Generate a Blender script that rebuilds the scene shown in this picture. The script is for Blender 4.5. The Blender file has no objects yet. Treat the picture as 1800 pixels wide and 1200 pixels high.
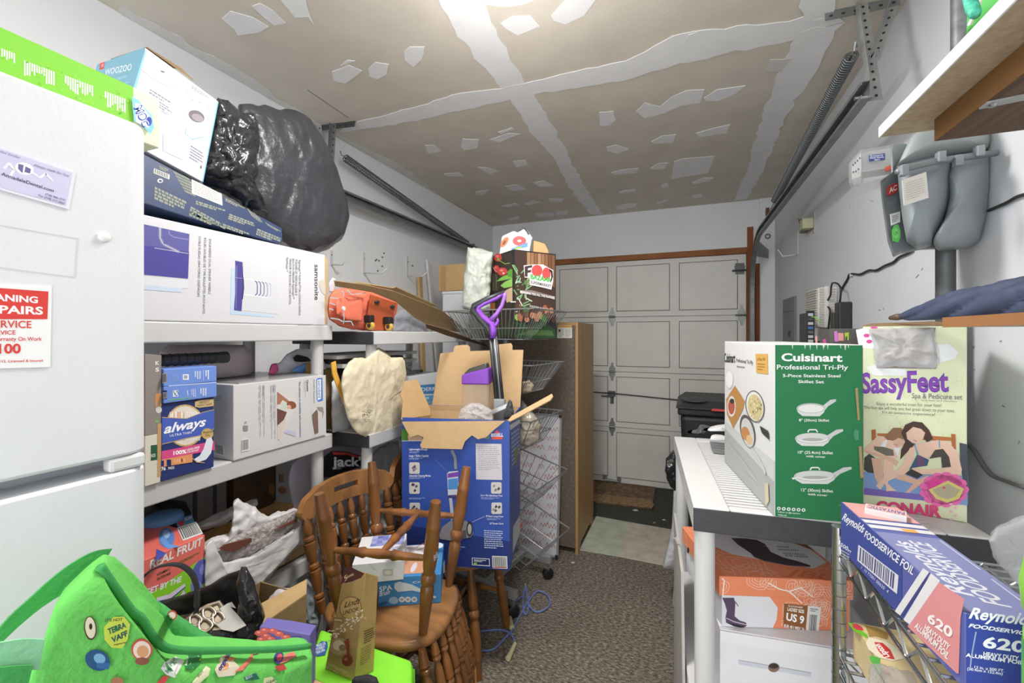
import bpy, bmesh, math, random
from mathutils import Vector, Matrix, noise
from math import sin, cos, pi, sqrt, radians, atan2

random.seed(7)
V = Vector
SC = bpy.context.scene
COL = SC.collection

# ------------------------------------------------------------------ camera
FPX, CXP, CYP, CAMH = 760.0, 900.0, 588.0, 1.43      # photograph taken as 1800 x 1200
YAW = math.atan(300 / 760.0)
cd = bpy.data.cameras.new('camera')
cam = bpy.data.objects.new('camera', cd)
COL.objects.link(cam)
cam.location = (0, 0, CAMH)
cam.rotation_euler = (pi / 2, 0, YAW)
cd.sensor_width = 36
cd.lens = FPX / 1800 * 36
cd.shift_y = -12 / 1800
cd.clip_start = 0.02
SC.camera = cam

# ------------------------------------------------------------------ light
world = bpy.data.worlds.new('world')
SC.world = world
world.use_nodes = True
bg = world.node_tree.nodes['Background']
bg.inputs['Color'].default_value = (0.96, 0.98, 1.0, 1)
bg.inputs['Strength'].default_value = 2.3
SC.view_settings.view_transform = 'Standard'
SC.view_settings.look = 'None'
SC.view_settings.gamma = 1
SC.view_settings.use_curve_mapping = False
SC.view_settings.exposure = 0.68

LAMPS = [((-0.50, 1.20, 2.53), 17, 0.34, 5.5), ((0.1, -1.1, 2.53), 3, 0.5, 5)]


def lamp_light(loc, power, size, kind='AREA'):
    l = bpy.data.lights.new('lamp_light', kind)
    if kind == 'AREA':
        l.shape = 'DISK'
        l.size = size
    else:
        l.shadow_soft_size = size
    l.energy = power
    l.color = (1.0, 0.975, 0.945)
    o = bpy.data.objects.new('lamp_light', l)
    COL.objects.link(o)
    o.location = loc
    return o


# ------------------------------------------------------------------ pixel helpers (photo pixel -> point in the room)
_s, _c = sin(YAW), cos(YAW)
CAM = V((0, 0, CAMH))
FWD = V((-_s, _c, 0))


def ray(u, v):
    l = (u - CXP) / FPX
    return V((l * _c - _s, l * _s + _c, (CYP - v) / FPX))


def ond(u, v, d): return CAM + ray(u, v) * d
def onx(u, v, x): r = ray(u, v); return CAM + r * (x / r.x)
def ony(u, v, y): r = ray(u, v); return CAM + r * (y / r.y)
def onz(u, v, z): r = ray(u, v); return CAM + r * ((z - CAMH) / r.z)


def onpl(u, v, p, n):
    r = ray(u, v)
    return CAM + r * ((p - CAM).dot(n) / r.dot(n))


# ------------------------------------------------------------------ materials
def lin(h):
    if not isinstance(h, str):
        return tuple(h)
    h = h.lstrip('#')
    if len(h) == 3:
        h = ''.join(x + x for x in h)
    o = []
    for i in (0, 2, 4):
        c = int(h[i:i + 2], 16) / 255
        o.append(c / 12.92 if c <= .04045 else ((c + .055) / 1.055) ** 2.4)
    return tuple(o)


_M = {}


def M(col, rough=.55, metal=0, var=0, vs=18, bump=0, bs=80, alpha=None, col2=None, stretch=None, detail=4, spec=.5, bd=.003):
    key = (col, rough, metal, var, vs, bump, bs, alpha, col2, stretch, detail, spec)
    if key in _M:
        return _M[key]
    m = bpy.data.materials.new('mat_' + str(col).strip('#'))
    m.use_nodes = True
    nt = m.node_tree
    p = nt.nodes['Principled BSDF']
    c = lin(col)
    p.inputs['Base Color'].default_value = (*c, 1)
    p.inputs['Roughness'].default_value = rough
    p.inputs['Metallic'].default_value = metal
    p.inputs['Specular IOR Level'].default_value = spec
    vec = None
    if var or col2 or bump:
        tc = nt.nodes.new('ShaderNodeTexCoord')
        vec = tc.outputs['Object']
        if stretch:
            mp = nt.nodes.new('ShaderNodeMapping')
            mp.inputs['Scale'].default_value = stretch
            nt.links.new(vec, mp.inputs['Vector'])
            vec = mp.outputs['Vector']
    if var or col2:
        n = nt.nodes.new('ShaderNodeTexNoise')
        n.inputs['Scale'].default_value = vs
        n.inputs['Detail'].default_value = detail
        nt.links.new(vec, n.inputs['Vector'])
        r = nt.nodes.new('ShaderNodeValToRGB')
        a = c if col2 else tuple(max(0, x * (1 - var)) for x in c)
        b = lin(col2) if col2 else tuple(min(1, x * (1 + var)) for x in c)
        r.color_ramp.elements[0].position = .3
        r.color_ramp.elements[1].position = .7
        r.color_ramp.elements[0].color = (*a, 1)
        r.color_ramp.elements[1].color = (*b, 1)
        nt.links.new(n.outputs['Fac'], r.inputs['Fac'])
        nt.links.new(r.outputs['Color'], p.inputs['Base Color'])
    if bump:
        n2 = nt.nodes.new('ShaderNodeTexNoise')
        n2.inputs['Scale'].default_value = bs
        n2.inputs['Detail'].default_value = 3
        nt.links.new(vec, n2.inputs['Vector'])
        b = nt.nodes.new('ShaderNodeBump')
        b.inputs['Strength'].default_value = bump
        b.inputs['Distance'].default_value = bd
        nt.links.new(n2.outputs['Fac'], b.inputs['Height'])
        nt.links.new(b.outputs['Normal'], p.inputs['Normal'])
    if alpha is not None:
        tr = nt.nodes.new('ShaderNodeBsdfTransparent')
        mx = nt.nodes.new('ShaderNodeMixShader')
        mx.inputs['Fac'].default_value = alpha
        nt.links.new(tr.outputs[0], mx.inputs[1])
        nt.links.new(p.outputs[0], mx.inputs[2])
        nt.links.new(mx.outputs[0], nt.nodes['Material Output'].inputs['Surface'])
    _M[key] = m
    return m


def EM(col, s):
    key = ('em', col, s)
    if key in _M:
        return _M[key]
    m = bpy.data.materials.new('mat_glow')
    m.use_nodes = True
    p = m.node_tree.nodes['Principled BSDF']
    p.inputs['Emission Color'].default_value = (*lin(col), 1)
    p.inputs['Emission Strength'].default_value = s
    _M[key] = m
    return m


def INK(col):
    return M(col, .5, spec=.3)


# ------------------------------------------------------------------ mesh builder
class MB:
    def __init__(s):
        s.v, s.f, s.m, s.cur = [], [], [], 0

    def add(s, vs, fs):
        o = len(s.v)
        s.v += [V(p) for p in vs]
        for f in fs:
            s.f.append([i + o for i in f])
            s.m.append(s.cur)
        return s

    def hexa(s, p):
        return s.add(p, [(3, 2, 1, 0), (4, 5, 6, 7), (0, 1, 5, 4), (1, 2, 6, 5), (2, 3, 7, 6), (3, 0, 4, 7)])

    def box(s, x0, x1, y0, y1, z0, z1):
        return s.hexa([(x0, y0, z0), (x1, y0, z0), (x1, y1, z0), (x0, y1, z0),
                       (x0, y0, z1), (x1, y0, z1), (x1, y1, z1), (x0, y1, z1)])

    def obox(s, o, a, b, c):
        o, a, b, c = V(o), V(a), V(b), V(c)
        return s.hexa([o, o + a, o + a + b, o + b, o + c, o + a + c, o + a + b + c, o + b + c])

    def prism(s, pts, d):
        n = len(pts)
        d = V(d)
        vs = [V(p) for p in pts] + [V(p) + d for p in pts]
        fs = [list(range(n))[::-1], list(range(n, 2 * n))] + [(i, (i + 1) % n, n + (i + 1) % n, n + i) for i in range(n)]
        return s.add(vs, fs)

    def ngon(s, pts):
        return s.add(pts, [list(range(len(pts)))])

    def lathe(s, p0, p1, prof, n=12, cap=True):
        p0, p1 = V(p0), V(p1)
        ax = p1 - p0
        L = ax.length
        ax.normalize()
        a = ax.orthogonal().normalized()
        b = ax.cross(a)
        vs, fs = [], []
        for t, r in prof:
            for k in range(n):
                th = 2 * pi * k / n
                vs.append(p0 + ax * (t * L) + (a * cos(th) + b * sin(th)) * r)
        m = len(prof)
        for i in range(m - 1):
            for k in range(n):
                k2 = (k + 1) % n
                fs.append((i * n + k, i * n + k2, (i + 1) * n + k2, (i + 1) * n + k))
        if cap:
            fs.append(list(range(n))[::-1])
            fs.append([(m - 1) * n + k for k in range(n)])
        return s.add(vs, fs)

    def rod(s, p0, p1, r, n=8):
        return s.lathe(p0, p1, [(0, r), (1, r)], n)

    def tube(s, path, r, n=6, closed=False):
        path = [V(p) for p in path]
        m = len(path)
        vs, fs = [], []
        up = None
        for i, p in enumerate(path):
            if closed:
                t = path[(i + 1) % m] - path[i - 1]
            else:
                t = path[min(i + 1, m - 1)] - path[max(i - 1, 0)]
            if t.length < 1e-9:
                t = V((0, 0, 1))
            t.normalize()
            if up is None:
                up = t.orthogonal().normalized()
            a = (up - t * up.dot(t))
            if a.length < 1e-6:
                a = t.orthogonal()
            a.normalize()
            up = a
            b = t.cross(a)
            rr = r[i] if isinstance(r, (list, tuple)) else r
            for k in range(n):
                th = 2 * pi * k / n
                vs.append(p + (a * cos(th) + b * sin(th)) * rr)
        for i in range(m if closed else m - 1):
            j = (i + 1) % m
            for k in range(n):
                k2 = (k + 1) % n
                fs.append((i * n + k, i * n + k2, j * n + k2, j * n + k))
        if not closed:
            fs.append(list(range(n))[::-1])
            fs.append([(m - 1) * n + k for k in range(n)])
        return s.add(vs, fs)

    def strip(s, path, wv, th):
        """band with width vector wv (per point or one) and thickness vector th"""
        n = len(path)
        wl = wv if isinstance(wv, list) else [V(wv)] * n
        tl = th if isinstance(th, list) else [V(th)] * n
        vs, fs = [], []
        for p, w, t in zip(path, wl, tl):
            p, w, t = V(p), V(w), V(t)
            vs += [p - w / 2, p + w / 2, p + w / 2 + t, p - w / 2 + t]
        for i in range(n - 1):
            for k in range(4):
                k2 = (k + 1) % 4
                fs.append((i * 4 + k, i * 4 + k2, i * 4 + 4 + k2, i * 4 + 4 + k))
        fs += [(3, 2, 1, 0), ((n - 1) * 4, (n - 1) * 4 + 1, (n - 1) * 4 + 2, (n - 1) * 4 + 3)]
        return s.add(vs, fs)

    def ell(s, c, rx, ry, rz, nu=14, nv=9):
        c = V(c)
        vs, fs = [], []
        for i in range(nv + 1):
            ph = -pi / 2 + pi * i / nv
            for k in range(nu):
                th = 2 * pi * k / nu
                vs.append(c + V((rx * cos(ph) * cos(th), ry * cos(ph) * sin(th), rz * sin(ph))))
        for i in range(nv):
            for k in range(nu):
                k2 = (k + 1) % nu
                fs.append((i * nu + k, i * nu + k2, (i + 1) * nu + k2, (i + 1) * nu + k))
        return s.add(vs, fs)

    def xf(s, mat):
        s.v = [mat @ p for p in s.v]
        return s

    def center(s):
        if not s.v:
            return V((0, 0, 0))
        x = [p.x for p in s.v]; y = [p.y for p in s.v]; z = [p.z for p in s.v]
        return V(((min(x) + max(x)) / 2, (min(y) + max(y)) / 2, min(z)))


def obj(name, mb, mat, parent=None, smooth=False, bevel=0, clean=True, kind=None, origin=None, flat_angle=None):
    mats = mat if isinstance(mat, (list, tuple)) else [mat]
    if parent is not None:
        org = parent['_o'] if '_o' in parent else (0, 0, 0)
        org = V(org)
    else:
        org = V(origin) if origin is not None else mb.center()
    me = bpy.data.meshes.new(name)
    me.from_pydata([tuple(p - org) for p in mb.v], [], mb.f)
    for m in mats:
        me.materials.append(m)
    if len(mats) > 1:
        me.polygons.foreach_set('material_index', mb.m)
    if clean:
        b = bmesh.new()
        b.from_mesh(me)
        bmesh.ops.recalc_face_normals(b, faces=b.faces)
        b.to_mesh(me)
        b.free()
    if smooth:
        me.polygons.foreach_set('use_smooth', [True] * len(me.polygons))
        if flat_angle:
            me.set_sharp_from_angle(angle=radians(flat_angle))
    me.update()
    o = bpy.data.objects.new(name, me)
    COL.objects.link(o)
    o['_o'] = tuple(org)
    if parent is not None:
        o.parent = parent
    else:
        o.location = org
    if bevel:
        bm = o.modifiers.new('bevel', 'BEVEL')
        bm.width = bevel
        bm.segments = 2
        bm.limit_method = 'ANGLE'
        bm.angle_limit = radians(40)
    if kind:
        o['kind'] = kind
    return o


def tag(o, label, cat, group=None):
    o['label'] = label
    o['category'] = cat
    if group:
        o['group'] = group
    return o


def thing(name, label, cat, loc, group=None):
    o = bpy.data.objects.new(name, None)
    COL.objects.link(o)
    o.location = V(loc)
    o['_o'] = tuple(V(loc))
    o.empty_display_size = .05
    return tag(o, label, cat, group)


def single(name, label, cat, mb, mat, group=None, **k):
    return tag(obj(name, mb, mat, **k), label, cat, group)


def struct(name, mb, mat, **k):
    o = obj(name, mb, mat, **k)
    o['kind'] = 'structure'
    return o


# ------------------------------------------------------------------ flat print on a face
_txt = {}


def glyphs(s, bold=0.0, shear=0.0):
    key = (s, bold, shear)
    if key in _txt:
        return _txt[key]
    cu = bpy.data.curves.new('t', 'FONT')
    cu.body = s
    cu.size = 1
    cu.resolution_u = 3
    cu.offset = bold
    cu.shear = shear
    cu.fill_mode = 'FRONT'
    o = bpy.data.objects.new('t', cu)
    COL.objects.link(o)
    me = o.to_mesh()
    vs = [v.co.copy() for v in me.vertices]
    fs = [list(p.vertices) for p in me.polygons]
    o.to_mesh_clear()
    bpy.data.objects.remove(o)
    bpy.data.curves.remove(cu)
    w = max((p.x for p in vs), default=1)
    x0 = min((p.x for p in vs), default=0)
    _txt[key] = (vs, fs, x0, max(w - x0, 1e-3))
    return _txt[key]


class Print:
    """ink lying on a plane of an object; positions are read off the photograph and land on that plane"""

    def __init__(s, p, n, crop=(0, 0, 1.0), eps=.00006, lift=.0004):
        s.p, s.n = V(p), V(n).normalized()
        if (CAM - s.p).dot(s.n) < 0:
            s.n = -s.n
        s.crop, s.eps, s.l = crop, eps, lift
        s.mb, s.cols, s.last = MB(), [], None

    def z(s, *crop):
        s.crop = crop
        return s

    def at(s, q):
        if len(q) == 3:
            return V(q)
        x0, y0, k = s.crop
        return onpl(x0 + q[0] / k, y0 + q[1] / k, s.p, s.n)

    def _c(s, col):
        if col not in s.cols:
            s.cols.append(col)
        s.mb.cur = s.cols.index(col)
        if col != s.last:
            s.l += s.eps
        s.last = col
        return s.n * s.l

    def poly(s, pts, col):
        o = s._c(col)
        s.mb.ngon([s.at(q) + o for q in pts])
        return s

    def fan(s, pts, col):
        o = s._c(col)
        P = [s.at(q) + o for q in pts]
        C = sum(P, V((0, 0, 0))) / len(P)
        n = len(P)
        Q = [C.lerp(p, .55) for p in P]
        fs = [(0, 1 + i, 1 + (i + 1) % n) for i in range(n)] + [(1 + i, 1 + n + i, 1 + n + (i + 1) % n, 1 + (i + 1) % n) for i in range(n)]
        s.mb.add([C] + Q + P, fs)
        return s

    def efan(s, cx, cy, rx, ry, col, n=20, rot=0):
        c, d = cos(rot), sin(rot)
        return s.fan([(cx + rx * cos(t) * c - ry * sin(t) * d, cy + rx * cos(t) * d + ry * sin(t) * c) for t in [2 * pi * k / n for k in range(n)]], col)

    def rect(s, x0, y0, x1, y1, col):
        return s.poly([(x0, y0), (x1, y0), (x1, y1), (x0, y1)], col)

    def ell(s, cx, cy, rx, ry, col, n=24, rot=0):
        c, d = cos(rot), sin(rot)
        return s.poly([(cx + rx * cos(t) * c - ry * sin(t) * d, cy + rx * cos(t) * d + ry * sin(t) * c)
                       for t in [2 * pi * k / n for k in range(n)]], col)

    def line(s, pts, w, col):
        o = s._c(col)
        P = [s.at(q) + o for q in pts]
        for a, b in zip(P[:-1], P[1:]):
            t = (b - a)
            if t.length < 1e-6:
                continue
            q = t.normalized().cross(s.n) * w / 2
            s.mb.ngon([a - q, b - q, b + q, a + q])
        return s

    def txt(s, st, p0, p1, ph, col, bold=0.012, shear=0):
        vs, fs, x0, w = glyphs(st, bold, shear)
        o = s._c(col)
        a, b, h = s.at(p0), s.at(p1), s.at(ph)
        ex = (b - a) / w
        ey = (h - a) / .69
        s.mb.add([a + ex * (p.x - x0) + ey * p.y + o for p in vs], fs)
        return s

    def greek(s, tl, tr, bl, n, col, fill=.55, words=True, seed=1, tail=.7):
        """rows of tiny unreadable print"""
        rn = random.Random(seed)
        o = s._c(col)
        a, b, c = s.at(tl), s.at(tr), s.at(bl)
        ex, ey = b - a, c - a
        for i in range(n):
            y0 = i / n
            y1 = y0 + fill / n
            x = 0
            end = 1 if i < n - 1 else tail
            end *= rn.uniform(.85, 1)
            while x < end:
                w = rn.uniform(.05, .16) if words else end
                w = min(w, end - x)
                s.mb.ngon([a + ex * x + ey * y0 + o, a + ex * (x + w) + ey * y0 + o,
                           a + ex * (x + w) + ey * y1 + o, a + ex * x + ey * y1 + o])
                x += w + .025
        return s

    def bars(s, tl, tr, bl, n=22, col='#333333', seed=2, paper='#e8e8e8'):
        rn = random.Random(seed)
        a, b, c = s.at(tl), s.at(tr), s.at(bl)
        ex, ey = b - a, c - a
        if paper:
            o = s._c(paper)
            s.mb.ngon([a - ex * .06 - ey * .08 + o, b + ex * .06 - ey * .08 + o, b + ex * .06 + ey * 1.12 + o, a - ex * .06 + ey * 1.12 + o])
        o = s._c(col)
        x = 0
        while x < 1:
            w = rn.uniform(.3, 1.2) / n
            if x + w > 1:
                break
            s.mb.ngon([a + ex * x + o, a + ex * (x + w) + o, a + ex * (x + w) + ey + o, a + ex * x + ey + o])
            x += w + rn.uniform(.3, .9) / n
        return s

    def done(s, name, parent, wrap=None, off=.002, kind=None):
        if wrap is not None:
            from mathutils.bvhtree import BVHTree
            bt = BVHTree.FromPolygons([tuple(p) for p in wrap.v], [tuple(f) for f in wrap.f])
            out = []
            for p in s.mb.v:
                lay = (p - s.p).dot(s.n)
                d = (p - CAM).normalized()
                hit = bt.ray_cast(CAM, d)
                out.append(hit[0] - d * (off + lay) if hit[0] is not None else p)
            s.mb.v = out
        return obj(name, s.mb, [INK(c) for c in s.cols], parent, clean=False, kind=kind)


# ------------------------------------------------------------------ soft, lumpy things
def resample(P, n):
    L = [0]
    m = len(P)
    for i in range(m):
        L.append(L[-1] + (P[(i + 1) % m] - P[i]).length)
    out = []
    j = 0
    for k in range(n):
        t = L[-1] * k / n
        while L[j + 1] < t:
            j += 1
        f = (t - L[j]) / max(L[j + 1] - L[j], 1e-9)
        out.append(P[j].lerp(P[(j + 1) % m], f))
    return out


def crumple(p, s, sharp):
    a = noise.noise(p * s)
    if sharp:
        b = 1 - 2 * abs(noise.noise(p * s * 1.3 + V((5, 3, 1))))
        c = 1 - 2 * abs(noise.noise(p * s * 3.1 + V((1, 7, 2))))
        return .4 * a + .5 * b * sharp + .28 * c * sharp
    return a + .5 * noise.noise(p * s * 2.1)


def lump(sil, d, tf, tb=None, wr=.012, ws=9, sharp=1, nr=18, na=84, seed=0, zmin=None, xmin=None, xmax=None,
         pw=.6, rough_edge=0, stretch=(1, 1, 1), pleats=0, pamp=0, center=None):
    """closed cushion-like body whose outline, seen from the room, follows sil; d is the distance of its middle"""
    tb = tf if tb is None else tb
    df = d if callable(d) else (lambda u, v: d)
    S = resample([ond(u, v, df(u, v)) for u, v in sil], na)
    if center:
        C = ond(center[0], center[1], df(*center))
    else:
        C = sum(S, V((0, 0, 0))) / na
    w = (CAM - C)
    w.z = 0
    w.normalize()
    sv = V((seed * 3.7, seed * 1.9, seed * 5.3))
    st = V(stretch)
    mb = MB()
    vs = []
    K = nr
    for side in (1, -1):
        for k in range(K + 1):
            ph = k / K * pi / 2
            r, h = sin(ph), max(cos(ph), 0) ** pw
            if k == K and side == -1:
                continue
            if k == 0:
                P = [C]
            else:
                P = [C + (q - C) * r for q in S]
            for i, q in enumerate(P):
                t = tf if side == 1 else -tb
                pp = q + w * (t * h)
                nn = V((pp.x * st.x, pp.y * st.y, pp.z * st.z)) + sv
                dsp = wr * crumple(nn, ws, sharp)
                if pleats and side == 1:
                    dsp += pamp * sin(i / na * 2 * pi * pleats + 3 * noise.noise(nn * 4)) * r
                e = (q - C)
                if e.length > 1e-6:
                    e.normalize()
                pp = pp + (w * side * (h * .9 + .15) + e * (r ** 3) * .6) * dsp
                if zmin is not None:
                    pp.z = max(pp.z, zmin)
                if xmin is not None:
                    pp.x = max(pp.x, xmin)
                if xmax is not None:
                    pp.x = min(pp.x, xmax)
                vs.append(pp)
    fs = []
    n = na

    def ring(side, k):
        if side == 1:
            return 0 if k == 0 else 1 + (k - 1) * n
        base = 1 + K * n
        return base if k == 0 else base + 1 + (k - 1) * n
    for side in (1, -1):
        for k in range(K):
            a = ring(side, k)
            b = ring(side, k + 1) if not (side == -1 and k + 1 == K) else ring(1, K)
            for i in range(n):
                j = (i + 1) % n
                if k == 0:
                    fs.append((a, b + i, b + j))
                else:
                    fs.append((a + i, b + i, b + j, a + j))
    mb.add(vs, fs)
    return mb


def sheet(P, nu, nv, wr, ws, seed=0, th=.002, sharp=.7, pin=None):
    """thin crumpled sheet over a bilinear/any surface function P(s,t)->Vector, with real thickness"""
    sv = V((seed * 2.3, seed * 4.1, seed * 1.7))
    top, bot = [], []
    for i in range(nu + 1):
        for j in range(nv + 1):
            s, t = i / nu, j / nv
            p = P(s, t)
            e = 1e-3
            n = (P(min(s + e, 1), t) - P(max(s - e, 0), t)).cross(P(s, min(t + e, 1)) - P(s, max(t - e, 0)))
            n.normalize()
            q = p + n * wr * crumple(p + sv, ws, sharp)
            top.append(q + n * th / 2)
            bot.append(q - n * th / 2)
    mb = MB()
    N = (nu + 1) * (nv + 1)
    id = lambda i, j: i * (nv + 1) + j
    fs = []
    for i in range(nu):
        for j in range(nv):
            a, b, c, d = id(i, j), id(i + 1, j), id(i + 1, j + 1), id(i, j + 1)
            fs.append((a, b, c, d))
            fs.append((a + N, d + N, c + N, b + N))
    for i in range(nu):
        for j in (0, nv):
            a, b = id(i, j), id(i + 1, j)
            fs.append((a, b, b + N, a + N))
    for j in range(nv):
        for i in (0, nu):
            a, b = id(i, j), id(i, j + 1)
            fs.append((a, b, b + N, a + N))
    return mb.add(top + bot, fs)


def bil(a, b, c, d):
    a, b, c, d = V(a), V(b), V(c), V(d)
    return lambda s, t: (a * (1 - s) + b * s) * (1 - t) + (d * (1 - s) + c * s) * t


# ------------------------------------------------------------------ cartons from a near vertical edge
class Carton:
    """upright rectangular box; near bottom corner + heading; faces 'L' (towards -a) and 'R' (towards +b)"""

    def __init__(s, corner, yaw, wl, wr, h):
        # corner: bottom near corner; left face runs along dl, right face along dr
        s.o = V(corner)
        s.dl = V((-sin(yaw), cos(yaw), 0)) * wl      # goes away to the left/back
        s.dr = V((cos(yaw), sin(yaw), 0)) * wr       # goes to the right
        s.h = V((0, 0, h))

    def mb(s, mb=None):
        mb = mb or MB()
        return mb.obox(s.o, s.dr, s.dl, s.h)

    def L(s, **k): return Print(s.o, s.dr, **k)
    def R(s, **k): return Print(s.o, s.dl, **k)
    def T(s, **k): return Print(s.o + s.h, s.h, **k)
    def base(s): return s.o + s.dl / 2 + s.dr / 2


def line_len(o, d, u):
    """length along unit direction d from o so that the point lies in photo column u"""
    l = (u - CXP) / FPX
    r = V((l * _c - _s, l * _s + _c))
    # (o + d t) x r = 0
    den = d.x * r.y - d.y * r.x
    return (r.x * o.y - r.y * o.x) / den


def qbox(q, plane_p, plane_n, depth, crop=(0, 0, 1.0)):
    """box whose front face has the four photo corners q lying in a plane, extruded by vector depth"""
    P = []
    for a in q:
        P.append(onpl(crop[0] + a[0] / crop[2], crop[1] + a[1] / crop[2], V(plane_p), V(plane_n)))
    return MB().prism(P, depth)


# common colours
CARD = M('#b99a6b', .8, var=.06, vs=40, bump=.15, bs=120)
CARD2 = M('#c9a877', .8, var=.05, vs=40)
CARD_D = M('#8d7350', .85, var=.08, vs=30)
WHITE_PL = M('#d2d2d2', .42, var=.015, vs=12)
GREY_PL = M('#c2c2c2', .45, var=.02, vs=15)
DARK_PL = M('#3c3d41', .5, var=.12, vs=60)
STEEL = M('#8f9393', .38, .75, var=.12, vs=25)
STEEL_D = M('#5f6364', .42, .7, var=.15, vs=25)
CHROME = M('#b9bcbd', .18, .95)
BLACK = M('#1b1c1e', .5)
WOOD_CH = M('#a9693a', .33, var=.28, vs=9, stretch=(1, 1, .25))

# ================================================================== ROOM
XL, XR, YB, ZC, YF = -1.873, 0.717, 4.19, 2.58, -1.7
wall_paint = M('#eaecef', .75, var=.025, vs=3, bump=.12, bs=30)


def floor_mat():
    m = bpy.data.materials.new('mat_carpet')
    m.use_nodes = True
    nt = m.node_tree
    p = nt.nodes['Principled BSDF']
    p.inputs['Roughness'].default_value = .95
    p.inputs['Specular IOR Level'].default_value = .1
    tc = nt.nodes.new('ShaderNodeTexCoord')
    n1 = nt.nodes.new('ShaderNodeTexNoise')
    n1.inputs['Scale'].default_value = 95
    n1.inputs['Detail'].default_value = 3
    n1.inputs['Roughness'].default_value = .7
    mp = nt.nodes.new('ShaderNodeMapping')
    mp.inputs['Scale'].default_value = (.55, 1.2, 1)
    nt.links.new(tc.outputs['Object'], mp.inputs['Vector'])
    nt.links.new(mp.outputs['Vector'], n1.inputs['Vector'])
    r = nt.nodes.new('ShaderNodeValToRGB')
    e = r.color_ramp.elements
    e[0].position = .32
    e[0].color = (*lin('#4a443d'), 1)
    e[1].position = .70
    e[1].color = (*lin('#bab1a4'), 1)
    x = e.new(.5)
    x.color = (*lin('#80776b'), 1)
    nt.links.new(n1.outputs['Fac'], r.inputs['Fac'])
    n2 = nt.nodes.new('ShaderNodeTexNoise')
    n2.inputs['Scale'].default_value = 3
    mx = nt.nodes.new('ShaderNodeMixRGB')
    mx.blend_type = 'MULTIPLY'
    mx.inputs['Fac'].default_value = .25
    nt.links.new(tc.outputs['Object'], n2.inputs['Vector'])
    nt.links.new(r.outputs['Color'], mx.inputs['Color1'])
    nt.links.new(n2.outputs['Fac'], mx.inputs['Color2'])
    nt.links.new(mx.outputs['Color'], p.inputs['Base Color'])
    b = nt.nodes.new('ShaderNodeBump')
    b.inputs['Strength'].default_value = .8
    b.inputs['Distance'].default_value = .006
    nt.links.new(n1.outputs['Fac'], b.inputs['Height'])
    nt.links.new(b.outputs['Normal'], p.inputs['Normal'])
    return m


floor = struct('floor', MB().box(XL - .1, XR + .1, YF, YB + .3, -.1, 0), floor_mat(), origin=(0, 0, 0))
ceil_mat = M('#d3cbbe', .85, var=.06, vs=5, bump=.2, bs=150, detail=8)
ceiling = struct('ceiling', MB().box(XL - .1, XR + .1, YF, YB + .3, ZC, ZC + .1), ceil_mat, origin=(0, 0, 0))
wall_left = struct('wall_left', MB().box(XL - .1, XL, YF, YB + .3, 0, ZC), wall_paint, origin=(0, 0, 0))
wall_right = struct('wall_right', MB().box(XR, XR + .1, YF, YB + .3, 0, ZC),
                    M('#d8dbe1', .7, var=.05, vs=2.2, bump=.12, bs=30), origin=(0, 0, 0))
DX0, DX1, DZ = -1.76, .51, 2.13
mbw = MB()
mbw.box(XL, XR, YB, YB + .12, DZ + .045, ZC)
mbw.box(XL, DX0 - .05, YB, YB + .12, 0, DZ + .045)
mbw.box(DX1 + .05, XR, YB, YB + .12, 0, DZ + .045)
wall_back = struct('wall_back', mbw, wall_paint, origin=(0, 0, 0))

# --- ceiling: joint compound seams and nail patches (thin skim, each its own piece)
comp = M('#e9eaeb', .8, var=.03, vs=9, bump=.25, bs=25)
comp2 = M('#d9d8d5', .8, var=.06, vs=9, bump=.25, bs=25)


def skim(name, px, mat, jag=.010, n=5, th=.003, seed=0, crop=(0, 0, 1), dz=0):
    P = [onz(crop[0] + u / crop[2], crop[1] + v / crop[2], ZC) for u, v in px]
    out = []
    m = len(P)
    for i in range(m):
        a, b = P[i], P[(i + 1) % m]
        L = (b - a).length
        k = max(1, min(40, int(L / .035)))
        t = (b - a).normalized() if L > 1e-6 else V((1, 0, 0))
        q = V((-t.y, t.x, 0))
        for j in range(k):
            p = a.lerp(b, j / k)
            if j:
                p = p + q * jag * (noise.noise(p * 14 + V((seed, 0, 0))) * 2 + noise.noise(p * 40))
            p.y = min(p.y, YB - .001)
            p.x = max(XL + .001, min(XR - .001, p.x))
            out.append(p - V((0, 0, th + dz)))
    return obj(name, MB().prism(out, (0, 0, th - .0004)), mat, ceiling)


C1 = (560, 0, 3.0)
C2 = (1000, 0, 3.0)
C3 = (250, 0, 4.0)
# centre seam, running away from the camera
skim('joint_seam', [(610, -60), (700, 120), (850, 330), (960, 460), (1010, 520), (1085, 640), (1150, 730), (1240, 830), (1300, 950),
                    (1370, 1050), (1430, 1125), (1500, 1130), (1400, 980), (1290, 760), (1180, 580), (1130, 480), (1080, 420), (1000, 280), (900, 80), (820, -60)], comp, crop=C1)
# cross seam
skim('joint_seam', [(90, 695), (200, 640), (480, 570), (740, 490), (960, 465), (1130, 425), (1320, 380), (1620, 318), (1870, 185 * 1.0),
                    (2090, 150), (2480, 110), (2700, 50), (2770, 110), (2560, 190), (2300, 250), (1900, 330), (1620, 420), (1150, 490), (1000, 525), (620, 610), (330, 665)], comp, crop=C1, dz=.0006)
skim('joint_seam', [(1220, 165), (1455, 115), (1375, 230), (1300, 380), (1215, 500), (1130, 640), (1090, 760), (1030, 880), (990, 960), (945, 1045),
                    (870, 1055), (940, 900), (985, 700), (1060, 520), (1130, 320)], comp, crop=C2, dz=.0012)
skim('joint_seam', [(1035, 370), (1060, 310), (1180, 300), (1120, 375)], comp2, crop=C2, dz=.002, jag=.004)
skim('joint_seam', [(1210, 30), (1235, -40), (1420, -60), (1390, 75), (1300, 120), (1240, 110)], comp, crop=C2, dz=.0022)
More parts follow.
